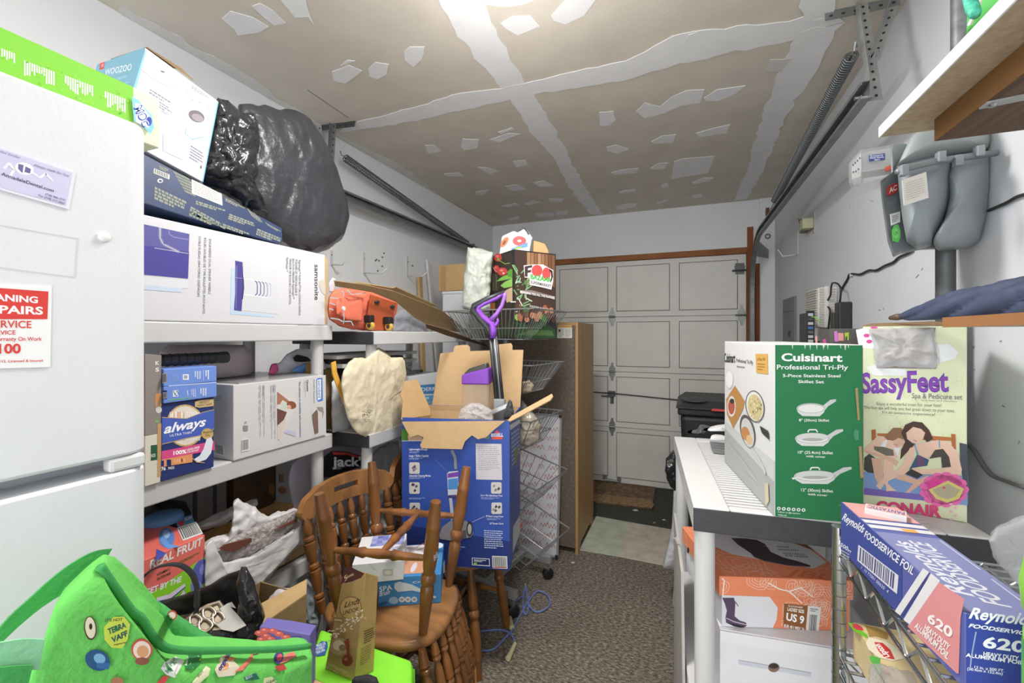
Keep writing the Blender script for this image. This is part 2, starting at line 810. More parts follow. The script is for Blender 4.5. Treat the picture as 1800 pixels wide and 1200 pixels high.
skim('joint_drip', [(1290, 100), (1400, 70), (1385, 100), (1355, 155), (1340, 110)], comp, crop=C2, dz=.003, jag=.001)
# skim in the middle of the right-hand panel
skim('joint_seam', [(600, 240), (630, 180), (680, 160), (690, 215)], comp, crop=C2, dz=.0016)
# left edge of the ceiling along the wall
skim('joint_seam', [(-140, 40), (0, 125), (180, 215), (330, 310), (580, 440), (800, 560), (1000, 720), (1220, 850), (1560, 1040), (1800, 1150), (2160, 1420), (2430, 1580),
                    (2440, 1600), (1580, 1100), (1190, 900), (800, 680), (0, 222), (-160, 130)], comp2, crop=C3, jag=.012)
for crop, pts in [
    (C3, [(560, 130), (620, 75), (780, 120), (890, 185), (820, 225), (670, 245), (650, 205)]),
    (C3, [(770, 40), (830, 20), (920, 70), (1010, 160), (930, 175), (860, 125)]),
    (C3, [(960, -20), (1140, -40), (1165, 60), (1210, 175), (1165, 115), (1075, 120)]),
    (C3, [(1335, 500), (1450, 455), (1545, 495), (1430, 585), (1345, 565)]),
    (C3, [(1395, 460), (1440, 420), (1495, 425), (1450, 440)]),
    (C3, [(1590, 480), (1640, 435), (1735, 450), (1720, 520), (1650, 555), (1600, 535)]),
    (C1, [(450, 270), (480, 245), (558, 245), (545, 310), (500, 350), (455, 315)]),
    (C1, [(960, 120), (1020, 85), (1120, 80), (1168, 135), (1050, 183), (990, 150)]),
    (C1, [(1228, 80), (1290, 10), (1330, -30), (1480, -30), (1400, 80), (1300, 125), (1240, 105)]),
    (C1, [(563, 765), (610, 763), (648, 795), (580, 808)]),
    (C1, [(760, 730), (845, 735), (835, 780), (765, 790), (750, 770)]),
    (C1, [(905, 735), (1000, 700), (1060, 705), (950, 750)]),
    (C1, [(945, 695), (1020, 670), (1030, 680), (960, 705)]),
    (C1, [(840, 880), (900, 885), (948, 903), (900, 915)]),
    (C1, [(660, 915), (740, 908), (765, 928), (665, 928)]),
    (C1, [(1025, 850), (1090, 842), (1105, 868), (1045, 880)]),
    (C1, [(985, 980), (1050, 972), (1095, 995), (1020, 1005)]),
    (C1, [(825, 1010), (900, 1000), (870, 1025), (830, 1028)]),
    (C1, [(1135, 962), (1190, 950), (1238, 978), (1170, 985)]),
    (C1, [(965, 1085), (1040, 1070), (1060, 1080), (990, 1092)]),
    (C1, [(1085, 1075), (1130, 1055), (1170, 1065), (1110, 1080)]),
    (C1, [(1212, 1045), (1295, 1047), (1280, 1062), (1220, 1060)]),
    (C1, [(1142, 1125), (1240, 1120), (1240, 1138), (1150, 1140)]),
    (C1, [(1252, 1115), (1315, 1112), (1310, 1130), (1255, 1130)]),
    (C1, [(995, 1150), (1060, 1138), (1050, 1155), (1000, 1160)]),
    (C2, [(160, 590), (235, 585), (248, 630), (215, 660), (163, 662)]),
    (C2, [(355, 585), (400, 540), (480, 560), (540, 510), (620, 475), (715, 470), (690, 540), (590, 555), (500, 595), (400, 620)]),
    (C2, [(712, 515), (780, 470), (930, 450), (880, 490), (790, 530), (725, 530)]),
    (C2, [(670, 700), (760, 675), (850, 655), (830, 700), (690, 722)]),
    (C2, [(435, 745), (490, 715), (566, 708), (550, 750), (450, 755)]),
    (C2, [(198, 775), (250, 762), (315, 785), (260, 808), (205, 795)]),
    (C2, [(220, 908), (270, 895), (370, 885), (355, 910), (240, 920)]),
    (C2, [(430, 885), (470, 860), (525, 857), (505, 888), (440, 893)]),
    (C2, [(555, 850), (600, 835), (770, 822), (735, 910), (540, 942)]),
    (C2, [(650, 960), (710, 935), (765, 935), (735, 955), (660, 968)]),
    (C2, [(485, 975), (520, 960), (528, 985), (490, 990)]),
    (C2, [(262, 1010), (350, 995), (350, 1010), (270, 1020)]),
    (C2, [(650, 1030), (700, 1020), (700, 1040), (660, 1042)]),
    (C2, [(460, 1065), (530, 1048), (510, 1062), (465, 1075)]),
    (C2, [(245, 1095), (290, 1075), (355, 1072), (350, 1090), (260, 1105)]),
    (C2, [(1070, 1030), (1120, 940), (1200, 780), (1230, 760), (1180, 900), (1090, 1040)]),
]:
    skim('compound_patch', pts, comp, jag=.003, crop=crop, th=.0025)
# pencil line left on the ceiling board
mb = MB()
a, b = onz(540, 158, ZC), onz(612, 207, ZC)
mb.obox(a - V((0, 0, .001)), b - a, V((.003, .001, 0)), V((0, 0, .0008)))
obj('pencil_line', mb, M('#5d564c', .9), ceiling)

# --- wood frame of the door opening
wood_rough = M('#96603a', .8, var=.25, vs=14, stretch=(.3, 1, 1))
tr = struct('trim_1', MB().box(DX0 - .05, DX1 + .1, YB - .006, YB + .1, DZ, DZ + .05), wood_rough)
struct('trim_2', MB().box(DX1 + .004, DX1 + .05, YB - .012, YB + .1, 0, DZ + .22), M('#8d5230', .8, var=.3, vs=10, stretch=(1, 1, .15)))
struct('trim_3', MB().box(DX0 - .06, DX0 - .005, YB - .006, YB + .1, 0, DZ), wood_rough)
struct('trim_4', MB().box(DX1 + .062, DX1 + .094, YB - .04, YB, 0, DZ - .1), M('#87512f', .8, var=.3, vs=10, stretch=(1, 1, .15)))
# painted return of the wall beside the track
struct('trim_5', MB().box(DX1 + .0945, XR, YB - .02, YB, 0, ZC), wall_paint)

# --- garage door: four sections of four raised panels
door_mat = M('#eae8e2', .6, var=.035, vs=6, bump=.1, bs=60)
door_dirty = M('#e2e0d9', .65, var=.06, vs=5, bump=.1, bs=60)
door = thing('door_1', 'off-white sectional garage door with recessed panels', 'door', ((DX0 + DX1) / 2, YB + .05, 0))
door['kind'] = 'structure'
zj = [0.015, .545, 1.075, 1.60, DZ]
xc = [DX0, -1.19, -.63, -.07, DX1]
groove = M('#837c70', .9)
for i in range(4):
    z0, z1 = zj[i] + .0025, zj[i + 1] - .0025
    sec = obj('section', MB().box(DX0, DX1, YB + .03, YB + .065, z0, z1), door_dirty if i == 0 else door_mat, door)
    for j in range(4):
        px0, px1 = xc[j] + .045, xc[j + 1] - .045
        if j == 3:
            px1 = DX1 - .07
        pz0, pz1 = z0 + .055, z1 - .05
        f = MB()
        # sunk frame line around the panel, panel field slightly proud
        for (a0, a1, b0, b1) in ((px0, px1, pz0 - .006, pz0), (px0, px1, pz1, pz1 + .006), (px0 - .006, px0, pz0 - .006, pz1 + .006), (px1, px1 + .006, pz0 - .006, pz1 + .006)):
            f.box(a0, a1, YB + .0265, YB + .031, b0, b1)
        g = obj('panel', MB().box(px0, px1, YB + .0235, YB + .031, pz0, pz1), door_dirty if i == 0 else door_mat, sec, bevel=.002)
        obj('panel_moulding', f, groove, sec)
obj('light_block', MB().box(DX0, DX1, YB + .0652, YB + .08, 0.0, DZ), door_mat, door)  # added sheet, stops outside light leaking through the section joints
# stile cover strips, hinges, lock, pull handle
for x in (xc[3], xc[2]):
    for i in range(1, 4):
        z = zj[i]
        h = MB()
        yy = YB + .022
        h.prism([(x - .026, yy, z + .012), (x - .03, yy, z + .03), (x - .012, yy, z + .06), (x - .01, yy, z + .085), (x + .01, yy, z + .085), (x + .012, yy, z + .06), (x + .03, yy, z + .03), (x + .026, yy, z + .012)], (0, .008, 0))
        h.prism([(x - .026, yy, z - .012), (x - .03, yy, z - .03), (x - .012, yy, z - .06), (x - .01, yy, z - .085), (x + .01, yy, z - .085), (x + .012, yy, z - .06), (x + .03, yy, z - .03), (x + .026, yy, z - .012)], (0, .008, 0))
        h.rod((x - .032, YB + .018, z), (x + .032, YB + .018, z), .009)
        if x == xc[2]:
            obj('hinge', h, STEEL, door, bevel=.001)
for z in (zj[3], zj[2], zj[1]):
    x = DX1 - .035
    h = MB()
    yy = YB + .022
    for sgn in (1, -1):
        h.prism([(x - .03, yy, z + sgn * .012), (x - .03, yy, z + sgn * .03), (x - .012, yy, z + sgn * .06), (x - .008, yy, z + sgn * .09), (x + .008, yy, z + sgn * .09), (x + .012, yy, z + sgn * .06), (x + .03, yy, z + sgn * .03), (x + .03, yy, z + sgn * .012)], (0, .008, 0))
    h.rod((x - .05, YB + .015, z), (x + .09, YB + .015, z), .007)
    obj('hinge', h, STEEL, door)
h = MB().box(DX1 - .09, DX1 - .01, YB + .016, YB + .03, 1.98, 2.03)
h.rod((DX1 - .11, YB + .012, 1.985), (DX1 + .05, YB + .012, 1.985), .008)
h.box(DX1 - .085, DX1 - .015, YB + .022, YB + .03, 1.955, 2.05)
obj('roller_bracket', h, STEEL_D, door)
# lock bar and latch
zl = .86
h = MB()
h.tube([onx(1045, 695, -.63) * 0 + V((-1.6, YB + .01, zl + .02)), V((-.63, YB + .005, zl + .01)), V((-.45, YB + .01, zl)), V((.45, YB + .012, zl - .05))], .006)
obj('lock_bar', h, STEEL_D, door)
h = MB().box(-.665, -.60, YB + .004, YB + .03, zl - .02, zl + .03)
h.box(-.645, -.615, YB + .01, YB + .03, zl - .09, zl - .025)
h.rod((-.73, YB + .0, zl - .02), (-.61, YB + .0, zl - .02), .007)
obj('latch', h, STEEL_D, door, bevel=.002)
h = MB()
h.tube([(-.69, YB + .03, .045), (-.69, YB - .01, .045), (-.57, YB - .01, .04), (-.57, YB + .03, .04)], .009)
h.box(-.72, -.68, YB + .02, YB + .03, .03, .08)
h.box(-.585, -.545, YB + .02, YB + .03, .02, .07)
obj('pull_handle', h, STEEL, door)

# --- floor beyond the carpet: two vinyl tiles
t1 = [onz(*q, 0) for q in [(1018, 967), (1048, 908), (1107, 918), (1090, 979)]]
t2 = [onz(*q, 0) for q in [(1090, 979), (1107, 918), (1200, 932), (1210, 1003)]]
for pts, c, c2 in ((t1, '#aab09c', '#c3c8b8'), (t2, '#b5ab9c', '#cfc6b8')):
    for p in pts:
        p.z = .0005
    obj('tile', MB().prism(pts, (0, 0, .006)), M(c, .6, col2=c2, vs=14, detail=8), floor, bevel=.001)
rub = [onz(*q, 0) for q in [(1030, 905), (1047, 833), (1250, 866), (1250, 944)]]
for p in rub:
    p.z = .0005
    p.y = min(p.y, YB + .02)
single('rubber_mat', 'black rubber floor mat along the bottom of the garage door', 'mat', MB().prism(rub, (0, 0, .007)), M('#23241f', .95, col2='#565a50', vs=120, bump=.5, bs=160))
wp = [onz(*q, 0) for q in [(1040, 884), (1042, 842), (1152, 857), (1146, 897)]]
for p in wp:
    p.z = .008
    p.y = min(p.y, YB + .015)
mb = MB().prism(wp, (0, 0, .012))
worn = thing('worn_mat', 'worn brown carpet strip with a frayed edge on the black mat', 'mat', wp[0])
obj('strip', mb, M('#5a4636', .95, col2='#8d745a', vs=30, bump=.6, bs=90), worn)
ed = [onz(*q, 0) for q in [(1040, 884), (1041, 872), (1144, 883), (1150, 893), (1146, 898)]]
for p in ed:
    p.z = .021
obj('frayed_edge', MB().prism(ed, (0, 0, .006)), M('#a58a66', .9, col2='#7d6344', vs=40, bump=.6, bs=90), worn)
for k, (u, v, c) in enumerate([(1117, 897, '#d8cfc8'), (1167, 914, '#d7d5d0'), (1150, 919, '#b98a5c'), (1007, 989, '#c9c4bd')]):
    p = onz(u, v, .009 if k < 3 else .001)
    s = .022 if k == 0 else .013
    o = MB().prism([p + V((-s, -s * .3, 0)), p + V((0, -s * .9, .002)), p + V((s, 0, 0)), p + V((s * .2, s * .8, .003))], (0, 0, .003))
    single('paper_scrap', ['white torn paper scrap lying in front of the worn brown strip', 'small white chip on the black mat near the right shelf',
                           'small tan crumb on the black mat near the right shelf', 'tiny pale fluff on the carpet near the white board'][k], 'scrap', o, M(c, .8))

# ceiling lamps: flush round fixtures, the rear one added unseen as fill
for i, (loc, power, size, glow) in enumerate(LAMPS):
    L = V(loc)
    t = thing('ceiling_lamp', ['round flush ceiling lamp above the chairs at the top edge', 'unseen round fill lamp added on the ceiling behind the viewer'][i], 'lamp', (L.x, L.y, ZC))
    obj('base_ring', MB().lathe((L.x, L.y, ZC - .004), (L.x, L.y, ZC - .03), [(0, size / 2 + .012), (1, size / 2 + .008)], 32), M('#f0f0ee', .4), t, smooth=True, flat_angle=40)
    obj('diffuser', MB().lathe((L.x, L.y, ZC - .0305), (L.x, L.y, ZC - .046), [(0, size / 2), (.6, size / 2 - .01), (1, size / 2 - .04)], 32), EM('#fff8ee', 3), t, smooth=True, flat_angle=40)
    lo = lamp_light((L.x, L.y, L.z), power, size)
    lo.parent = t
    lo.location = lo.location - t.location
    lo = lamp_light((L.x, L.y, L.z - .28), glow, .14, 'POINT')
    lo.parent = t
    lo.location = lo.location - t.location

# ================================================================== LEFT SIDE
# --- refrigerator
FX, FY0, FY1, FZ = -.777, -.33, .428, 1.754
fr = thing('refrigerator', 'white two-door refrigerator with textured doors at the left edge', 'refrigerator', (-1.15, .05, 0))
ftex = M('#dfe1e5', .42, var=.01, bump=.10, bs=210)
obj('cabinet', MB().box(-1.50, -.842, FY0 + .01, FY1 - .01, .03, FZ - .012), ftex, fr, bevel=.006)


def fridge_door(z0, z1):
    r = .035
    pts = [(-.838, FY1), (-.838, FY0), (FX - r, FY0)]
    for k in range(7):
        t = -pi / 2 + pi / 2 * k / 6
        pts.append((FX - r + r * cos(t), FY0 + r + r * sin(t)))
    for k in range(7):
        t = pi / 2 * k / 6
        pts.append((FX - r + r * cos(t), FY1 - r + r * sin(t)))
    return MB().prism([(x, y, z0) for x, y in pts], (0, 0, z1 - z0))


d1 = obj('freezer_door', fridge_door(1.248, FZ), ftex, fr, smooth=True, flat_angle=35, bevel=.006)
d2 = obj('fridge_door', fridge_door(.10, 1.226), ftex, fr, smooth=True, flat_angle=35, bevel=.006)
obj('handle_cap', MB().box(-.80, FX - .001, .372, .418, 1.2265, 1.2475), WHITE_PL, d1, bevel=.005)
h = onx(183, 416, FX)
obj('screw_cap', MB().lathe(h, h + V((.0032, 0, 0)), [(0, .0075), (.5, .0075), (1, .005)], 14), M('#f0f0ee', .35), d1, smooth=True, flat_angle=40)
pr = Print((FX, 0, 0), (1, 0, 0), crop=(0, 230, 2.857))
for a, b in (((-200, 440), (392, 540)), ((392, 540), (378, 735)), ((378, 735), (-200, 660))):
    pr.line([a, b], .0009, '#cfcdc6')
pr.done('glue_outline', d1)


def plate(name, label, cat, q, p, n, crop, th, mat, group=None):
    n = V(n).normalized()
    P = [onpl(crop[0] + a / crop[2], crop[1] + b / crop[2], V(p), n) for a, b in q]
    if (CAM - P[0]).dot(n) < 0:
        n = -n
    t = thing(name, label, cat, sum(P, V((0, 0, 0))) / len(P), group)
    obj('card', MB().prism([x + n * .0003 for x in P], n * th), mat, t)
    pr = Print(P[0] + n * (th + .0004), n, crop=crop, lift=.0001)
    return t, pr


t, pr = plate('magnet', 'pale lilac dental office magnet stuck crooked on the freezer door', 'magnet', [(-160, 20), (378, 210), (345, 395), (-200, 240)],
              (FX, 0, 0), (1, 0, 0), (0, 230, 2.857), .001, M('#e4e2ee', .4))
pr.poly([(-160, 32), (360, 212), (330, 375), (-200, 225)], '#cfcbe6')
pr.ell(122, 190, 48, 30, '#f2f0f6', rot=.3)
pr.poly([(92, 165), (118, 172), (112, 212), (90, 190)], '#6d6a94').poly([(128, 178), (155, 192), (150, 214), (122, 206)], '#6d6a94')
pr.line([(20, 190), (45, 160), (70, 195), (50, 230)], .0025, '#eceaf4').line([(165, 210), (200, 235), (230, 215), (265, 250)], .0025, '#eceaf4')
pr.txt('AnnadaleDental.com', (4, 222), (268, 308), (8, 206), '#4a4a66')
pr.txt('Beautiful Smiles', (-60, 90), (100, 140), (-58, 78), '#8c89a8', 0, .3)
pr.txt('Always made for You', (165, 175), (345, 232), (168, 162), '#77748f', 0, .3)
pr.txt('(718) 966-1212', (225, 322), (325, 352), (227, 312), '#6d6a8a').txt('Fax (718) 317-3823', (192, 328), (322, 370), (194, 318), '#6d6a8a')
pr.done('print', t)
t, pr = plate('magnet', 'white service magnet with red heading on the freezer door', 'magnet', [(-150, 762), (258, 780), (250, 1185), (-150, 1197)],
              (FX, 0, 0), (1, 0, 0), (0, 230, 2.857), .001, M('#f1f2f2', .35))
pr.poly([(-150, 778), (243, 806), (238, 945), (-150, 945)], '#d9463f')
pr.txt('CLEANING', (-150, 842), (190, 864), (-150, 808), '#f4f4f4', .03).txt('REPAIRS', (-115, 912), (216, 921), (-115, 872), '#f4f4f4', .03)
pr.txt('SERVICE', (-60, 987), (158, 989), (-60, 950), '#d9463f').txt('SERVICE', (-60, 1024), (78, 1022), (-60, 1002), '#d9463f')
pr.txt('Warranty On Work', (-45, 1054), (210, 1053), (-45, 1034), '#d9463f').txt('$100', (-70, 1118), (104, 1115), (-70, 1070), '#d9463f', .03)
pr.txt('NY 10312, Licensed & Insured', (-75, 1164), (215, 1158), (-75, 1151), '#d9463f')
pr.done('print', t)

# --- green carton on the refrigerator
gx = -.847
t = thing('green_carton', 'long green printed carton lying on top of the refrigerator', 'carton', (gx - .14, .1, FZ))
obj('carton', MB().box(gx - .28, gx, -.30, .475, FZ, FZ + .087), M('#e8edc8', .5), t, bevel=.002)
pr = Print((gx, 0, 0), (1, 0, 0), crop=(0, 50, 4.0))
y1 = onx(234, 160, gx).y
yl = -.299
pr.poly([(gx, yl, FZ + .001), (gx, y1, FZ + .001), (gx, y1, FZ + .086), (gx, yl, FZ + .086)], '#86cf45')
pr.poly([(gx, yl, FZ + .001), (gx, y1, FZ + .001), (gx, y1, FZ + .022), (gx, yl, FZ + .03)], '#76c636')
rn = random.Random(4)
for (x, y, n) in ((8, 140, 6), (168, 225, 13), (455, 330, 12), (735, 440, 9)):
    for k in range(n):
        xx, yy = x + k * 17, y + k * 6.4
        hh = rn.uniform(40, 110)
        pr.poly([(xx, yy), (xx + 11, yy + 4), (xx + 11, yy + hh + 4), (xx, yy + hh)], '#f3f6ea')
rn = random.Random(5)
for k in range(60):
    xx = rn.uniform(0, 900)
    yy = 130 + xx * .40 + rn.uniform(-10, 190)
    pr.ell(xx, yy, rn.uniform(3, 9), rn.uniform(3, 7), rn.choice(['#9bdb5c', '#6cbb2f', '#a9df73']), n=7)
pr.poly([(920, 480), (965, 505), (1010, 560), (1060, 610), (1075, 700), (1050, 745), (1000, 690), (935, 650), (925, 560)], '#8fd0f2')
pr.poly([(940, 525), (985, 535), (1010, 570), (1045, 620), (1040, 700), (1010, 690), (950, 660)], '#e8f2fb')
pr.ell(1040, 655, 20, 32, '#3f4fae')
pr.txt('MOC', (932, 560), (1000, 700), (985, 540), '#3d57b4', .05)
pr.txt('MOC', (938, 558), (1002, 690), (982, 545), '#fafcff', .0)
pr.done('print', t)

# --- plastic shelving


def shelf_unit(root, X0, X1, Y0, Y1, levels, lean=0, mat=WHITE_PL, ends=True, zb=0, rot=None, slat_top=False, fh=.058, pr_=.0235, deep=.04):
    R = rot if rot is not None else Matrix.Identity(4)
    for i, z in enumerate(levels):
        dy = lean * (z - .6)
        mb = MB()
        if slat_top and i == 0:
            b = .085
            mb.box(X0, X0 + b, Y0, Y1, z - .012, z).box(X1 - b, X1, Y0, Y1, z - .012, z)
            mb.box(X0 + b, X1 - b, Y0, Y0 + .03, z - .012, z).box(X0 + b, X1 - b, Y1 - .06, Y1, z - .012, z)
        else:
            mb.box(X0 + .004, X1 - .004, Y0 + dy + .004, Y1 + dy - .004, z - .014, z)
        mb.box(X0, X0 + .012, Y0 + dy, Y1 + dy, z - fh, z - .0005).box(X1 - .012, X1, Y0 + dy, Y1 + dy, z - fh, z - .0005)
        sh = obj('shelf', mb.xf(R), mat, root, bevel=.004)
        for ya, sg in ((Y0 + dy, -1), (Y1 + dy, 1)):
            e = MB().box(X0 + .0125, X1 - .0125, min(ya, ya - sg * .012), max(ya, ya - sg * .012), z - fh, z - .002)
            if ends:
                e = MB().prism([(X0 + .0005, ya + sg * .0012, z - fh + .001), (X1 - .0005, ya + sg * .0012, z - fh + .001), (X1 - .0005, ya + sg * .0012, z - .003), (X0 + .0005, ya + sg * .0012, z - .003)], (0, -sg * .012, 0))
            obj('end_fascia', e.xf(R), DARK_PL if ends else mat, sh, bevel=.003)
        if slat_top and i == 0:
            sl = MB()
            n = 34
            yy0, yy1 = Y0 + .03, Y1 - .06
            for k in range(n):
                y = yy0 + (yy1 - yy0) * (k + .5) / n
                sl.box(X0 + .085, X1 - .085, y - (yy1 - yy0) / n * .36, y + (yy1 - yy0) / n * .36, z - .010, z - .001)
            sl.box((X0 + X1) / 2 - .09, (X0 + X1) / 2 - .08, yy0, yy1, z - .03, z - .0105)
            sl.box(X0 + .05, X1 - .05, Y0 + .02, Y1 - .03, z - .05, z - .046)
            obj('slatted_deck', sl.xf(R), mat, sh)
    lv = list(levels) + [zb]
    for i in range(len(lv) - 1):
        za = lv[i] - (.016 if i == 0 else .014)
        zc = lv[i + 1] + (0 if i == len(lv) - 2 else 0)
        for x in (X0 + deep, X1 - deep):
            for y in (Y0 + deep, Y1 - deep):
                p = MB().lathe((x, y + lean * (za - .6), za), (x, y + lean * (zc - .6), zc + .0005), [(0, pr_), (1, pr_ * .94)], 16)
                obj('post', p.xf(R), mat, root, smooth=True, flat_angle=50)


t = thing('shelf_unit', 'pale grey plastic shelving unit next to the refrigerator', 'shelf', (-1.53, .886, 0))
shelf_unit(t, -1.76, -1.30, .435, 1.343, [1.466, 1.038, .60, .17], ends=False, mat=GREY_PL)
t = thing('shelf_unit', 'pale grey plastic shelving unit with black corner pieces behind the chairs', 'shelf', (-1.44, 1.86, 0))
shelf_unit(t, -1.67, -1.21, 1.425, 2.33, [1.445, 1.015, .585, .16], lean=.062, mat=GREY_PL)

# --- suitcase carton on the top shelf
K4 = (250, 360, 4.5)
sx = -1.302
t = thing('suitcase_carton', 'large white suitcase carton with a purple luggage picture on the top shelf', 'carton', (-1.52, .88, 1.466))
obj('carton', MB().box(-1.74, sx, .46, 1.306, 1.4665, 1.742), M('#cbcbcf', .5, var=.01, vs=5), t, bevel=.003)
obj('flap_edge', MB().box(-1.70, sx - .004, 1.3065, 1.322, 1.47, 1.735), CARD, t)
pr = Print((sx, 0, 0), (1, 0, 0), crop=K4)
pr.poly([(95, 170), (372, 230), (360, 585), (95, 560), (-300, 530), (-300, 90)], '#5b5a97')
pr.poly([(95, 330), (370, 370), (362, 580), (95, 556), (-300, 520), (-300, 290)], '#4a4590')
pr.line([(140, 180), (140, 260), (165, 310), (290, 372)], .009, '#77769c').line([(140, 180), (140, 260), (165, 310), (290, 372)], .003, '#b7b5c4')
pr.line([(210, 200), (212, 232), (250, 255), (365, 275)], .003, '#8482b8').line([(95, 340), (365, 385)], .0018, '#b7b5c4')
pr.poly([(-300, 550), (95, 580), (360, 600), (360, 660), (310, 660), (310, 692), (95, 676), (-300, 640)], '#cfd0d6')
pr.poly([(-300, 620), (95, 640), (310, 660), (310, 692), (95, 676), (-300, 650)], '#bccbdc')
pr.done('luggage_picture', t)
pr = Print((sx, 0, 0), (1, 0, 0), crop=K4)
for st, a, b, h in (('ENGINEERED DUAL SPINNER WHEELS', (527, 270), (522, 705), (545, 272)), ('ROUES DOUBLES DE TYPE ROULETTES PIVOTANTES', (488, 260), (476, 862), (506, 262)),
                    ('DOBLE RUEDAS GIRATORIAS DISEÑADAS', (445, 250), (436, 727), (463, 252))):
    pr.txt(st, a, b, h, '#55555c', .004)
pr.poly([(705, 500), (735, 500), (725, 835), (1040, 876), (1040, 892), (695, 864)], '#b4c8dc')
pr.poly([(800, 450), (1075, 508), (1075, 865), (785, 835)], '#c9cace')
pr.poly([(735, 440), (792, 452), (800, 600), (785, 840), (725, 832), (735, 700)], '#4b4788')
pr.poly([(740, 480), (752, 480), (745, 820), (735, 815)], '#6b67a8').line([(735, 575), (790, 580)], .001, '#b9b7d2')
pr.poly([(792, 540), (802, 590), (805, 660), (795, 745), (785, 748), (795, 650)], '#3b3566')
pr.line([(805, 585), (1020, 618)], .003, '#e6e6ea').line([(805, 708), (1020, 738)], .003, '#e6e6ea')
for k, c in enumerate(['#4a4580', '#5d5890', '#77739f', '#9c99b8', '#c1c0cf']):
    x = 905 + k * 27
    pr.line([(x - 16, 600 + k * 3), (x, 612 + k * 3), (x + 4, 640), (x + 3, 700 + k * 3), (x - 14, 716 + k * 3)], .0028, c)
for st, a, b in (('Rightheight™ PUSH BUTTON LOCKING HANDLE', (1236, 436), (1236, 872)), ('POIGNÉE DE VERROUILLAGE À', (1210, 430), (1208, 715)),
                 ('BOUTON PRESSOIR Rightheight™', (1186, 425), (1186, 742)), ('TIRADOR DE BLOQUEO CON BOTÓN', (1163, 420), (1158, 785)), ('Rightheight™', (1140, 415), (1135, 528))):
    pr.txt(st, a, b, (a[0] + 16, a[1] + 2), '#66666c', 0)
pr.txt('samsonite', (1362, 470), (1362, 752), (1395, 474), '#3c3c42', .004)
pr.poly([(1400, 600), (1425, 590), (1448, 620), (1448, 700), (1440, 712), (1415, 690), (1398, 640)], '#c3bdb2')
pr.poly([(1225, 945), (1340, 945), (1350, 952), (1230, 952)], '#8b8578')
pr.done('print', t)

# --- navy carton, sagging, on the suitcase carton
q = [(215, 250), (496, 401), (497, 424), (490, 429), (340, 385), (215, 345)]
P = [onx(a, b, -1.305) for a, b in q]
for p in P:
    p.z = max(p.z, 1.7425)
t = thing('navy_carton', 'flattened navy carton covered in fine pale print under the white fan box', 'carton', (-1.45, .9, 1.742))
obj('carton', MB().prism(P, (-.33, 0, 0)), M('#2f3f63', .45, var=.1, vs=20), t, bevel=.002)
pr = Print((-1.305, 0, 0), (1, 0, 0), crop=(240, 270, 6.923))
G = '#8f9486'
for tl, tr, bl, n in (((220, 400), (620, 590), (215, 560), 4), ((440, 210), (660, 310), (600, 480), 6), ((660, 640), (1090, 880), (640, 720), 3), ((720, 570), (1095, 690), (720, 620), 2),
                      ((640, 700), (1040, 880), (640, 760), 2), ((1130, 730), (1450, 850), (1110, 800), 3), ((1050, 850), (1400, 980), (1050, 900), 2), ((1470, 910), (1760, 1030), (1450, 990), 3),
                      ((1080, 540), (1320, 660), (1080, 580), 2), ((1340, 660), (1520, 800), (1400, 760), 3), ((1560, 830), (1750, 940), (1600, 880), 2), ((270, 140), (390, 190), (280, 190), 3)):
    pr.greek(tl, tr, bl, n, G, .75, words=True, seed=int(tl[0]))
pr.bars((222, 185), (392, 255), (218, 235), 18, '#4a4a4a', paper='#d9d9d4')
pr.poly([(668, 310), (1035, 490), (1045, 632), (672, 482)], '#d8d6ce')
pr.greek((690, 340), (1025, 500), (700, 480), 6, '#9a988f', .4, seed=8)
pr.ell(285, 330, 34, 26, '#dfe0e4').ell(288, 332, 20, 14, '#3b4b70')
pr.done('print', t, kind='stuff')

# --- fan box, tilted, on the navy carton
TL, TR, BR = onx(255, 83, -1.30), onx(384, 178, -1.30), onx(357, 320, -1.30)
BL = TL + (BR - TR)
bk = V((-.215, 0, .004))
t = thing('fan_box', 'tilted white and blue electric fan box at the top of the left stack', 'carton', (-1.40, .77, 1.87))
obj('carton', MB().prism([TL, TR, BR, BL], bk), M('#d0cdd7', .45, var=.01, vs=6), t, bevel=.002)
fl = MB()
fl.prism([TL + V((0, .004, .001)), TL + V((0, .12, -.022)), TL + V((-.02, .1, .004)), TL + V((-.16, .02, .014)), TL + V((-.16, .005, .008))], (0, 0, .003))
obj('torn_flap', fl, CARD_D, t)
pr = Print((-1.30, 0, 0), (1, 0, 0), crop=(0, 50, 4.0))
pr.poly([(1018, 150), (1030, 158), (950, 440), (935, 430)], '#7fb6cf')
pr.poly([(1528, 515), (1536, 518), (1428, 1080), (1422, 1076)], '#6aa9d0')
pr.line([(990, 285), (1060, 340), (1150, 395), (1240, 425)], .004, '#b4b0c0')
pr.poly([(1130, 295), (1155, 302), (1155, 312), (1130, 305)], '#4e4a55')
for tl, tr, bl, n in (((1055, 425), (1215, 525), (1045, 465), 2), ((1055, 470), (1215, 575), (1050, 520), 3), ((1130, 570), (1200, 610), (1128, 585), 2), ((1350, 395), (1470, 480), (1345, 425), 4),
                      ((1340, 820), (1435, 880), (1330, 920), 5)):
    pr.greek(tl, tr, bl, n, '#807c8c', .45, seed=int(tl[1]))
pr.ell(1365, 680, 92, 105, '#d5d2dd', rot=.3).ell(1365, 665, 76, 88, '#e6e4ec', rot=.3)
pr.ell(1380, 618, 60, 40, '#5f5560', rot=.45).ell(1388, 628, 44, 25, '#8b7d88', rot=.45)
pr.line([(1310, 700), (1300, 740), (1350, 780), (1440, 760)], .003, '#8fa9c0').line([(1290, 620), (1300, 590), (1330, 560)], .0015, '#a9c3d4')
pr.poly([(1148, 730), (1290, 775), (1285, 925), (1145, 860)], '#bcd8ee').poly([(1180, 760), (1215, 770), (1195, 850)], '#dcebf6').poly([(1230, 780), (1260, 785), (1245, 870)], '#dcebf6')
